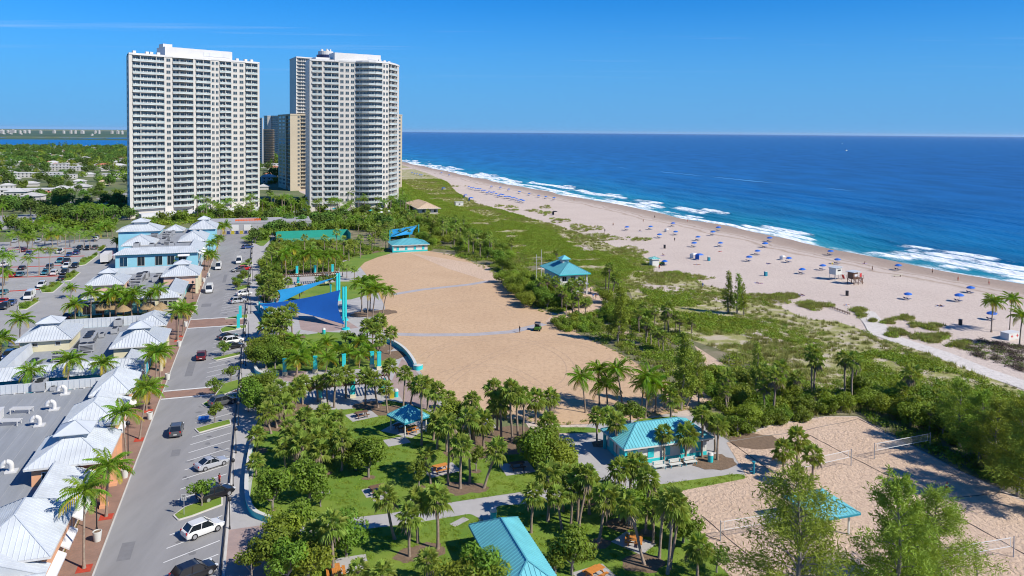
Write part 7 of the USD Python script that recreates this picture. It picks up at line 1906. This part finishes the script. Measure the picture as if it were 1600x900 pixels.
FIG = {'w1': figure('walker_pale_shirt', standing(.16, .14), 'skin', 'cloth_lilac', 'cloth_dark', True), 'w2': figure('walker_dark', standing(.14, .12), 'skin_dark', 'cloth_dark', 'cloth_dark'), 'w3': figure('stander_blue', standing(.02, .04), 'skin', 'cloth_blue', 'cloth_white'), 'w4': figure('stander_red', standing(.05, .06), 'skin', 'cloth_red', 'cloth_dark'), 'b1': figure('bather_standing', standing(.12, .1), 'skin', None, 'cloth_red'), 'b2': figure('bather_long_hair', standing(.06, .08), 'skin', None, 'cloth_dark', True),
       'l1': figure('sunbather', lying(), 'skin', None, 'cloth_blue'), 'l2': figure('sunbather_long_hair', lying(), 'skin', None, 'cloth_dark', True), 's1': figure('sitter', sitting(), 'skin', None, 'cloth_dark', True)}
DESC = {'w1': 'in pale lilac top and dark shorts walking', 'w2': 'in dark clothes walking', 'w3': 'in blue shirt standing', 'w4': 'in red top standing', 'b1': 'in red swim shorts walking', 'b2': 'in dark swimwear standing', 'l1': 'in blue trunks lying', 'l2': 'with long hair lying', 's1': 'with long hair sitting'}
PPL = [('w1', 857, 673, 'on the sand bowl near coconut palms'), ('w2', 812, 520, 'beside the utility cart on the sand bowl'), ('w2', 923, 459, 'on the sandy path below the lifeguard house'), ('w3', 927, 467, 'with others on the sandy path to the beach'), ('w4', 931, 468, 'with others on the sandy path to the beach'), ('w4', 343, 759, 'at the kerb beyond the nearest island tree'),
       ('b1', 897, 314, 'at the waterline far up the beach'), ('b2', 1005, 347, 'on the beach above the grass island'), ('w2', 1023, 341, 'near the waterline'), ('b1', 1074, 347, 'at the edge of the foam'), ('w2', 945, 363, 'alone on the upper beach'), ('b2', 958, 353, 'near the first blue umbrellas'), ('s1', 1000, 361, 'on the bare middle beach'), ('s1', 1036, 399, 'above the concession hut'), ('b1', 1122, 357, 'under the umbrella at the waterline'), ('w2', 1054, 377, 'on the middle beach below the umbrellas'),
       ('l1', 1087, 414, 'on the sand above the pines'), ('l2', 1091, 414, 'on the sand above the pines'), ('l1', 1125, 393, 'between the middle umbrellas'), ('l2', 1139, 428, 'on the sand behind the slender pines'), ('l1', 1183, 442, 'below the blue bin'), ('l2', 1188, 443, 'below the blue bin'), ('l2', 1201, 412, 'on the open sand above the blue bin'), ('l1', 1248, 461, 'below the lifeguard towers'), ('l2', 1254, 461, 'below the lifeguard towers'), ('l1', 1466, 478, 'near the right-hand umbrellas'), ('l2', 1471, 478, 'near the right-hand umbrellas'),
       ('s1', 1351, 412, 'on the sand beyond the brown tower'), ('b2', 1457, 427, 'walking along the foam'), ('b1', 1497, 439, 'at the waterline by the right umbrellas'), ('w3', 1346, 441, 'beside the ladder of the brown tower'), ('b2', 1363, 423, 'near the rescue board'), ('l1', 1323, 477, 'under the litter bin'), ('w2', 700, 268, 'at the far waterline'), ('b1', 668, 263, 'at the farthest waterline'), ('w2', 866, 311, 'beside the thin flagpole'), ('s1', 786, 289, 'far up the beach'), ('b2', 770, 293, 'far up the beach by the umbrellas'), ('w2', 735, 278, 'far up the waterline'), ('w4', 1030, 421, 'behind the concession hut'), ('w3', 1098, 450, 'on the path through the dune'), ('b1', 1545, 445, 'in the foam at the right edge')]
TW = ('cloth_white', 'cloth_blue', 'cloth_red', 'cloth_lilac')
for k, x, y, wh in PPL:
    lab = f"person {DESC[k]} {wh}"
    if k in ('l1', 'l2', 's1') and 'waterline' not in wh:
        tw = thing('beach_towel', f"{('white', 'blue', 'red', 'lilac')[(x + y) % 4]} towel under person {DESC[k]} {wh}", 'towel', G(x, y), float(x % 90)); c = MB(); c.solid([(s_ * (.95 + .04 * (j % 2)), t_ * .5, z_) for j, s_ in enumerate((-1, -.5, 0, .5, 1)) for t_ in (-1, 1) for z_ in (-.03, .012 + .012 * (j % 2))]); put(tw, 'cloth', c, TW[(x + y) % 4])
    copy(FIG[k], 'person', xf(G(x, y) + [0, 0, -.02], RNG.uniform(0, 360), .98), lab, 'person')

# ================================================================ beach furniture
um = proto('beach_umbrella'); c = MB(); c.cyl((0, 0, 0), .035, 2.15, 6); put(um, 'pole', c, 'equip_white'); c = MB(); c.lathe([(0, 2.45), (.55, 2.35), (1.1, 2.1), (1.38, 1.88), (1.36, 1.84), (1.05, 2.04), (0, 2.40)], n=8); put(um, 'canopy', c, 'umbrella_blue'); c = MB(); c.cyl((0, 0, 2.42), .03, .15, 6); put(um, 'finial', c, 'equip_white')
lo = proto('beach_lounger'); c = MB(); c.box((.35, 0, .36), (1.3, .62, .06)); put(lo, 'seat', c, 'lounger_blue'); c = MB(); c.bar((-.28, 0, .37), (-.80, 0, .80), .62, .06); put(lo, 'backrest', c, 'lounger_blue')
for x in (-.2, .9):
    for y in (-.27, .27):
        c = MB(); c.box((x, y, .17), (.05, .05, .34)); put(lo, 'leg', c, 'equip_white')
UMB = [('near the concession hut', [(1039, 415)]), ('in the upper rows', [(980, 360), (1017, 359), (1052, 354), (1031, 372), (1056, 367.5), (1091, 376), (1085, 386)]), ('along the foam', [(1123, 361), (1203, 378), (1298, 399), (1404, 422), (1114, 368)]), ('on the middle beach', [(1126, 385.5), (1196, 387), (1184, 398.5), (1171, 408.5), (1233, 410), (1254, 428), (1286, 422), (1309, 412.5)]), ('near the beach palms', [(1419, 468), (1499, 471), (1517, 458), (1550, 500)])]
far_u = [(x, 294.5 + (x - 733) * .262 + d) for x, d in zip(np.linspace(733, 818, 25), [0, .6, -.4, 1.2, .2, -.6, .9, 0, 2.2, -.5, .5, -1.4, .8, 2.5, 0, -.6, 1.6, .3, -.4, .9, -.9, .4, 1.8, 0, .6])]
UMB.append(('in the long far row', far_u)); UMB.append(('along the far waterline', [(768, 297 - 3), (782, 296), (795, 299), (812, 303), (827, 306), (842, 309), (853, 311), (866, 313), (702, 275), (690, 272)]))
UMB.append(('in the farthest cluster', [(644, 272), (648, 273), (652, 274), (656, 275), (659, 276)]))
for ar, L in UMB:
    L = sorted(L, key=lambda q: float(toUV(G(*q))[0])); n = len(L)
    for i, (x, y) in enumerate(L):
        p = G(x, y); o = f", {ordinal(i)} going up the coast" if n > 1 else ''
        copy(um, 'beach_umbrella', xf(p, RNG.uniform(0, 45), RNG.uniform(.84, .98), up=(-.10, -.06, 1)), f"blue beach umbrella {ar}{o}", 'umbrella', f"umbrellas {ar}")
        for s in (-1, 1):
            q = p + np.array([*(UD * s * .55 - VD * .5), 0]); copy(lo, 'beach_lounger', xf(q, HEAD + 8 + RNG.uniform(-6, 6), .95), f"{('nearer', 'farther')[s > 0]} blue lounger under the umbrella {ar}{o}", 'lounger', f"loungers {ar}")


def tent(label, x, y, m='umbrella_blue', s=1.0):
    t = thing('beach_tent', label, 'tent', G(x, y), HEAD + 10)
    c = MB(); c.solid([(a * 1.25 * s, b * 1.1 * s, z * s) for a, b, z in ((-1, -1, 1.9), (1, -1, 1.9), (1, 1, 1.9), (-1, 1, 1.9), (-.5, -.5, 2.4), (.5, -.5, 2.4), (.5, .5, 2.4), (-.5, .5, 2.4))]); put(t, 'roof', c, m)
    c = MB(); c.box((-1.2 * s, 0, 1.1 * s), (.05, 2.2 * s, 1.7 * s)); put(t, 'side', c, m)
    for a in (-1, 1):
        for b in (-1, 1):
            c = MB(); c.cyl((a * 1.2 * s, b * 1.05 * s, 0), .04, 1.9 * s, 5); put(t, 'pole', c, 'equip_white')


tent('blue beach tent beside a white one on the middle beach', 1093, 406)
tent('white beach tent beside the blue one on the middle beach', 1084, 404, 'canvas_white', .9)
tent('white low tent beside an umbrella above the slender pines', 1223, 406, 'canvas_white', .7)
tent('blue storage tent nearest to the far dunes', 727.5, 309); tent('blue storage tent in the middle of the far three', 736, 314.5, 'umbrella_blue', 1.2); tent('blue storage tent beside the farthest white cart', 693, 297.5)
tent('white tent among the upper umbrella rows', 1042, 362.5, 'canvas_white', .7); tent('black tent with a cart at the edge of the grass islands', 867, 336, 'cloth_dark')
bb = proto('beach_bin'); c = MB(); c.cyl((0, 0, 0), .38, 1.15, 12); put(bb, 'barrel', c, 'dark_metal'); c = MB(); c.cyl((0, 0, 1.15), .41, .08, 12); put(bb, 'rim', c, 'dark_metal')
bb2 = proto('blue_beach_bin'); c = MB(); c.box((0, 0, .6), (.7, .7, 1.2)); put(bb2, 'barrel', c, 'teal_dark'); c = MB(); c.box((0, 0, 1.24), (.76, .76, .1)); put(bb2, 'lid', c, 'cap_white')
for pr_2, x, y, l in ((bb, 1323.5, 462, 'black litter barrel below the lifeguard towers'), (bb, 1500.5, 508, 'black litter barrel beside the beach palms'), (bb2, 1196.5, 431, 'blue litter bin on the sand above the slender pines'), (bb2, 1107.5, 407.5, 'blue litter bin beside the blue tent'), (bb, 1038.5, 388, 'dark litter bin above the concession hut')):
    copy(pr_2, 'litter_bin', xf(G(x, y), HEAD, 1.2), l, 'litter bin')
# lifeguard towers
t = thing('lifeguard_tower', 'white lifeguard tower on stilts, the farther of the two', 'lifeguard tower', G(1305, 437), HEAD + 12)
c = MB(); c.box((0, 0, 3.0), (3.0, 2.6, 2.2)); put(t, 'cabin', c, 'cap_white'); c = MB(); c.solid([(x, y, z) for x, z in ((-1.8, 4.05), (1.8, 4.25), (-1.8, 4.2), (1.8, 4.4)) for y in (-1.6, 1.6)]); put(t, 'roof', c, 'white_roof')
c = MB(); c.box((2.4, 0, 1.85), (2.0, 2.6, .12)); put(t, 'deck', c, 'cap_white')
for x in (-1.3, 1.3, 3.2):
    for y in (-1.1, 1.1):
        c = MB(); c.bar((x * 1.1, y * 1.15, -.1), (x, y, 1.9), .14); put(t, 'leg', c, 'cap_white')
c = MB(); c.box((1.53, 0, 3.2), (.06, 1.6, .9)); put(t, 'window', c, 'window_glass'); c = MB(); c.box((.2, -1.32, 3.3), (1.5, .05, .5)); put(t, 'window', c, 'window_glass')
c = MB()
for y in (-1.25, 1.25): c.bar((1.5, y, 2.7), (3.4, y, 2.7), .07); c.bar((3.35, y, 1.9), (3.35, y, 2.7), .07)
put(t, 'railing', c, 'cap_white'); c = MB(); c.bar((3.4, 0, 1.85), (4.4, 0, 0), .8, .08); put(t, 'ramp', c, 'red_paint'); c = MB(); c.cyl((-1.0, .8, 4.2), .03, 1.6, 5); put(t, 'flagpole', c, 'equip_white'); c = MB(); c.solid([(-1.0, .8, 5.7), (-1.0, .8, 5.1), (-.1, .8, 5.55), (-.2, .83, 5.0), (-1.0, .83, 5.1)]); put(t, 'flag', c, 'coco_old')
t = thing('lifeguard_tower', 'brown timber lifeguard tower with red flag, the nearer of the two', 'lifeguard tower', G(1332, 444), HEAD + 12)
c = MB(); c.box((0, 0, 2.9), (2.2, 2.1, 2.0)); put(t, 'cabin', c, 'wood_brown'); c = MB(); c.box((.2, -1.06, 2.9), (1.4, .06, .9)); put(t, 'panel', c, 'tower_grey'); c = MB(); c.box((1.12, 0, 3.2), (.06, 1.5, .8)); put(t, 'window', c, 'green_wall')
c = MB(); c.solid([(x, y, z) for x, z in ((-1.5, 4.0), (2.2, 4.1), (-1.5, 4.15), (2.2, 4.25)) for y in (-1.5, 1.5)]); put(t, 'roof', c, 'white_roof'); c = MB(); c.box((1.3, 0, 1.85), (4.6, 2.9, .12)); put(t, 'deck', c, 'wood_brown')
for x in (-.9, 1.2, 3.3):
    for y in (-1.2, 1.2):
        c = MB(); c.bar((x, y, -.1), (x, y, 1.9), .16); put(t, 'leg', c, 'wood_brown')
    c = MB(); c.bar((x, -1.2, .3), (x, 1.2, 1.7), .08); put(t, 'brace', c, 'wood_brown')
c = MB()
for y in (-1.4, 1.4): c.bar((-1, y, 2.8), (3.5, y, 2.8), .08); c.bar((-1, y, 2.35), (3.5, y, 2.35), .06)
for x in (-1, .5, 2, 3.5):
    for y in (-1.4, 1.4): c.bar((x, y, 1.9), (x, y, 2.8), .07)
put(t, 'railing', c, 'wood_brown'); c = MB()
for y in (-.4, .4): c.bar((3.6, y, 1.9), (4.9, y, 0), .1)
for k in range(6): c.bar((3.75 + k * .2, -.4, 1.7 - k * .29), (3.75 + k * .2, .4, 1.7 - k * .29), .07)
put(t, 'ladder', c, 'wood_brown'); c = MB(); c.box((2.0, -1.46, 3.0), (1.0, .05, 1.2)); put(t, 'flag', c, 'cloth_red')
t = thing('rescue_board', 'pale yellow rescue board propped on the sand beyond the towers', 'rescue board', G(1402, 432), HEAD - 20)
c = MB(); a = np.linspace(0, 2 * PI, 24, endpoint=False); c.solid([(1.9 * math.cos(q), .32 * math.sin(q), z + .25 * math.cos(q)) for q in a for z in (.38, .46)]); put(t, 'board', c, 'cream_wall'); c = MB(); c.box((1.0, 0, .25), (.1, .5, .6)); c.box((-1.0, 0, .1), (.1, .5, .3)); put(t, 'stand', c, 'wood_brown')
t = thing('storage_box', 'white storage container with red crosses at the right beach palms', 'container', G(1578, 529), HEAD + 8)
c = MB(); c.box((0, 0, .8), (4.2, 2.0, 1.6)); put(t, 'body', c, 'cap_white'); c = MB(); c.box((0, 0, 1.63), (4.3, 2.1, .06)); put(t, 'lid', c, 'equip_white')
for x in (-.9, 1.2):
    c = MB(); c.box((x, -1.005, .85), (.22, .02, .8)); c.box((x, -1.007, .85), (.8, .02, .22)); put(t, 'cross', c, 'red_paint')
t = thing('concession_hut', 'white beach hut with green-teal roof and counter at the dune edge', 'hut', G(1022, 415), HEAD)
c = MB(); c.box((0, 0, 1.3), (2.6, 2.4, 2.6)); put(t, 'wall', c, 'cap_white'); hip_roof(t, -1.7, 1.7, -1.6, 1.6, 2.6, .7, 'green_wall', 'green_wall', 'cap_white', .8, False); c = MB(); c.box((1.33, 0, 1.5), (.06, 1.6, 1.0)); put(t, 'hatch', c, 'teal_dark'); c = MB(); c.box((1.6, 0, 1.0), (.5, 1.8, .08)); put(t, 'counter', c, 'cap_white')
t = thing('beach_trolley', 'yellow and green beach trolley beside the concession hut', 'trolley', G(1033, 414.5), HEAD); c = MB(); c.box((0, 0, .7), (2.4, 1.2, .5)); put(t, 'bed', c, 'lime'); c = MB(); c.box((0, 0, 1.05), (2.0, 1.0, .2)); put(t, 'load', c, 'coco_old')
for x in (-.8, .8):
    c = MB(); m = trimesh.creation.cylinder(.35, 1.4, sections=10); m.apply_transform(trimesh.transformations.rotation_matrix(PI / 2, [1, 0, 0])); c.add(m.vertices + [x, 0, .35], m.faces); put(t, 'wheel', c, 'tyre')
t = thing('beach_shed', 'small white beach shed at the edge of the far dunes', 'shed', G(717, 322), HEAD)
c = MB(); c.box((0, 0, 1.3), (5.0, 3.2, 2.6)); put(t, 'wall', c, 'cap_white'); c = MB(); c.box((0, 0, 2.7), (5.4, 3.6, .2)); put(t, 'roof', c, 'cap_white'); win(t, 'S', 0, 1.0, 1.0, .9, -1.6, bars=0)
t = thing('dune_fence', 'low dark timber fence running along the dune edge on the beach', 'fence', (0, 0, 0)); A, B = G(1297, 481), G(1328, 492)
for k, s in enumerate(np.linspace(0, 1, 9)):
    c = MB(); q = A + (B - A) * s; c.box(q + [0, 0, .3], (.1, .1, .7), HEAD); put(t, 'post', c, 'wood_brown')
for z in (.25, .5):
    c = MB(); c.bar(A + [0, 0, z], B + [0, 0, z], .05, .14); put(t, 'rail', c, 'wood_brown')
for i, (x, y) in enumerate(((1316, 225.0), (1322.5, 235.5))):
    D = G(x, y, -.6); t = thing('motor_boat', ('small white boat farthest out at sea', 'small white boat a little nearer on the open sea')[i], 'boat', D, 30)
    c = MB(); c.solid([(x_ * 5, y_ * .6, z * .6) for x_, y_, z in ((-1, -2.4, .2), (-1, 2.4, .2), (.5, -2.4, .2), (.5, 2.4, .2), (1.2, 0, 2.2), (-1, -2.6, 2), (-1, 2.6, 2), (.5, -2.6, 2.1), (.5, 2.6, 2.1))]); put(t, 'hull', c, 'cap_white'); c = MB(); c.box((-1.2, 0, 1.9), (3.2, 1.9, 1.3)); put(t, 'cabin', c, 'canvas_white')

# ================================================================ the town behind
HP = []
for nm, w, d_, h, rm, wm, kind in (('white_roofed_house', 14, 10, 3.4, 'house_roof', 'house_white', 'hip'), ('clay_roofed_house', 15, 11, 3.6, 'clay_roof', 'house_white', 'hip'), ('long_flat_building', 44, 11, 5.4, 'house_roof', 'house_white', 'flat'), ('tan_house', 13, 10, 3.4, 'tan_roof', 'cream_wall', 'hip'), ('two_storey_house', 14, 11, 6.2, 'house_roof', 'house_white', 'hip')):
    p = proto(nm); c = MB(); c.box((0, 0, h / 2), (w, d_, h)); put(p, 'wall', c, wm)
    if kind == 'hip': hip_roof(p, -w / 2 - .7, w / 2 + .7, -d_ / 2 - .7, d_ / 2 + .7, h, 2.3, rm, rm, wm, 2.0, False)
    else:
        c = MB(); c.box((0, 0, h + .15), (w + .6, d_ + .6, .5)); put(p, 'roof', c, rm)
    for k in range(max(3, int(w / 4))):
        x = -w / 2 + w * (k + .5) / max(3, int(w / 4))
        for z in ([.9] if h < 5 else [.9, 3.6]): win(p, 'S', x, z, 1.6, 1.3, -d_ / 2, bars=0)
    for y in (-2.5, 2.5): win(p, 'E', y, .9, 1.6, 1.3, w / 2, bars=0)
    HP.append(p)
rng = np.random.default_rng(300)
EXPL = [(91, 263, 2), (108, 267, 2), (165, 267, 0), (187, 266, 4), (63, 277, 2), (92, 279, 2), (173, 278, 3), (49, 291, 0), (124, 287, 0), (164, 288, 3), (12, 294, 0), (128, 297, 0), (43, 306, 2), (68, 308, 1), (14, 275, 0), (8, 265, 0), (55, 266, 0), (60, 241, 0), (90, 242, 1), (133, 245, 0), (160, 246, 4), (188, 242, 0), (188, 249, 1), (22, 247, 0), (11, 250, 0), (175, 232, 1), (46, 231.5, 0), (6, 233, 0), (28, 236, 0), (72, 235, 0), (105, 238, 1), (120, 238, 0), (145, 238, 3), (33, 259, 4), (140, 276, 0), (196, 279, 2), (150, 256, 1), (20, 284, 0), (98, 300, 0), (28, 312, 4), (52, 318, 4), (196, 234, 0), (84, 231, 0), (123, 232, 0), (154, 232, 0), (62, 231, 3), (12, 240, 3), (46, 246, 0), (78, 249, 4), (112, 247, 0), (176, 238, 0), (198, 257, 0), (4, 256, 2), (415, 262, 2), (428, 266, 1), (420, 285, 4), (412, 296, 0), (424, 276, 1)]
hn = ['white-roofed house', 'clay-roofed house', 'long flat white building', 'tan house', 'two-storey white house']
for k in range(110):
    EXPL.append((rng.uniform(-10, 205), 230.5 + 32 * rng.random() ** 1.3, rng.choice([0, 0, 0, 1, 3, 4])))
order = sorted(EXPL, key=lambda e: -e[1]); cn = {}
for x, y, k in order:
    cn[k] = cn.get(k, 0) + 1
    copy(HP[k], 'house', xf(G(x, y), HEAD + rng.choice([0, 90, 0, 180]) + rng.uniform(-6, 6) if k != 2 else HEAD + rng.uniform(-8, 8), rng.uniform(.7, 1.0)), f"{hn[k]} in the wooded town, {ordinal(cn[k] - 1)} from the near side", 'house', 'houses of the town behind')
tp_ = sample(town, 1100, rng); ok = np.ones(len(tp_), bool)
for x, y, k in EXPL:
    g_ = G(x, y)[:2]; ok &= np.hypot(*(tp_ - g_).T) > (9 if k != 2 else 15)
tp_ = tp_[ok]
near = np.hypot(*tp_.T) < 760
T2 = tp_[near][:98]
for i, q in enumerate(sorted(T2, key=lambda q: np.hypot(*q))): copy(FARB[i % 2][0], 'town_tree', xf((*q, 0), rng.uniform(0, 360), rng.uniform(.7, 1.4)), f'dense green tree in the wooded town, {ordinal(i)} from the near side', 'tree', 'trees of the wooded town')
rest = np.vstack([tp_[~near], sample(ppoly([(-120, 229.5), (440, 232), (440, 262), (-120, 262)]), 1250, rng)])
instancer('town_woods', FT, np.column_stack([rest, 0 * rest[:, 0]]), np.column_stack([rng.uniform(.7, 1.6, len(rest))] * 3) * rng.uniform(.8, 1.3, (len(rest), 1)), rng.choice([0, 1, 2], len(rest), p=[.5, .35, .15]), 'wooded gardens of the far town up to the lagoon')
# roads of the town
struct('side_road', sheet([ppoly([(-20, 338), (60, 334), (100, 326), (135, 318), (205, 312), (205, 318), (140, 326), (205, 336), (205, 343), (120, 340), (60, 352), (-20, 362)]), ppoly([(90, 320), (132, 309), (136, 311), (96, 324)]), ppoly([(150, 310), (205, 300), (206, 303), (154, 313)])], -.02), 'lot_asphalt')
# mainland beyond the lagoon
mat('mainland', (.040, .085, .050), .9, var=.3, scale=.004, obj=False)
Xm = np.linspace(-1.45, -.31, 150); Ym = np.concatenate([np.linspace(4300, 6200, 60), np.linspace(6300, 11000, 40)])
lagp = shapely.prepared.prep(lag) if False else lag
def main_fn(x, y):
    x = x * y
    e = fade(4300, 4420, y + 260 * (meshkit.fbm(np.column_stack([x / 600., 0 * x, 0 * x]), 3, 3) - .5)); n_ = meshkit.fbm(np.column_stack([x / 70., y / 70., 0 * x]), 4, 4)
    return np.column_stack([x, y, -1 + e * (5 + 12 * n_)])
P, F, _, _ = grid_mesh(Xm, Ym, main_fn)
struct('mainland_woods', (P, fix_up(P, F)), 'mainland', kind='stuff', label='low dark green wooded shore beyond the lagoon')
Xs = np.linspace(-2200, -700, 70); Ys = np.linspace(3150, 3420, 16)
def spit_fn(x, y):
    e = np.exp(-((y - 3290 - 30 * np.sin(x / 170.)) / 55.) ** 2); return np.column_stack([x, y, -1.5 + e * (3 + 9 * meshkit.fbm(np.column_stack([x / 30., y / 30., 0 * x]), 3, 8)) * fade(-720, -1050, x) ])
P, F, _, _ = grid_mesh(Xs, Ys, spit_fn)
struct('mangrove_island', (P, fix_up(P, F)), 'mainland', kind='stuff', label='thin dark mangrove island lying in the lagoon')
i = 0
for x, w, top in ((5, 9, 197.5), (14, 4, 199.3), (22, 16, 197.6), (40, 5, 198.8), (47, 4, 197.9), (86, 7, 198.0), (112, 5, 198.2), (119, 4, 197.6), (130, 9, 198.6), (150, 5, 198.3), (156, 4, 197.7), (176, 6, 198.8), (185, 7, 198.4), (192, 4, 199.0), (101, 4, 199.6), (65, 5, 199.9), (33, 4, 200.4), (7, 6, 206.0), (18, 8, 207.0), (34, 7, 206.6), (145, 4, 206.8)):
    D = 5400.0 if top < 203 else 4450.; p0 = at_depth(x, 300, D); zt = at_depth(x, top, D)[2] if top < 203 else 16.0; ww = w * .42 * D / FPX; zt = 16 + (zt - 16) * .42 if top < 203 else zt
    t = thing('distant_building', f"tiny pale building on the skyline beyond the lagoon, {ordinal(i)} listed along the shore".replace('listed ', ''), 'building', (p0[0], D, 0), 10, 'skyline beyond the lagoon'); i += 1
    c = MB(); c.box((0, 0, zt / 2), (ww, 26, zt)); put(t, 'block', c, 'house_white'); c = MB()
    for z in np.arange(6, zt - 2, 6.5): c.box((0, -13.1, z), (ww * .92, .4, 2.4))
    if c.n: put(t, 'window_band', c, 'tower_glass', kind='stuff')
    c = MB(); c.box((0, 0, zt + 1.5), (ww * .35, 9, 3)); put(t, 'roof_unit', c, 'house_roof')

# the air: far things fade a little towards blue
usdkit.material(stage, '/World/Looks/haze_air', {"v": ("principled_volume", {"color": (.80, .88, 1.0), "density": HAZE, "anisotropy": .2})}, [], volume="v.volume")
MATS['haze_air'] = UsdShade.Material.Get(stage, '/World/Looks/haze_air')
if HAZE:
    c = MB(); c.box((0, 0, 74), (150000, 150000, 156)); put('/World', 'haze', c, 'haze_air', label='thin sea air that pales the far shore', kind='stuff')
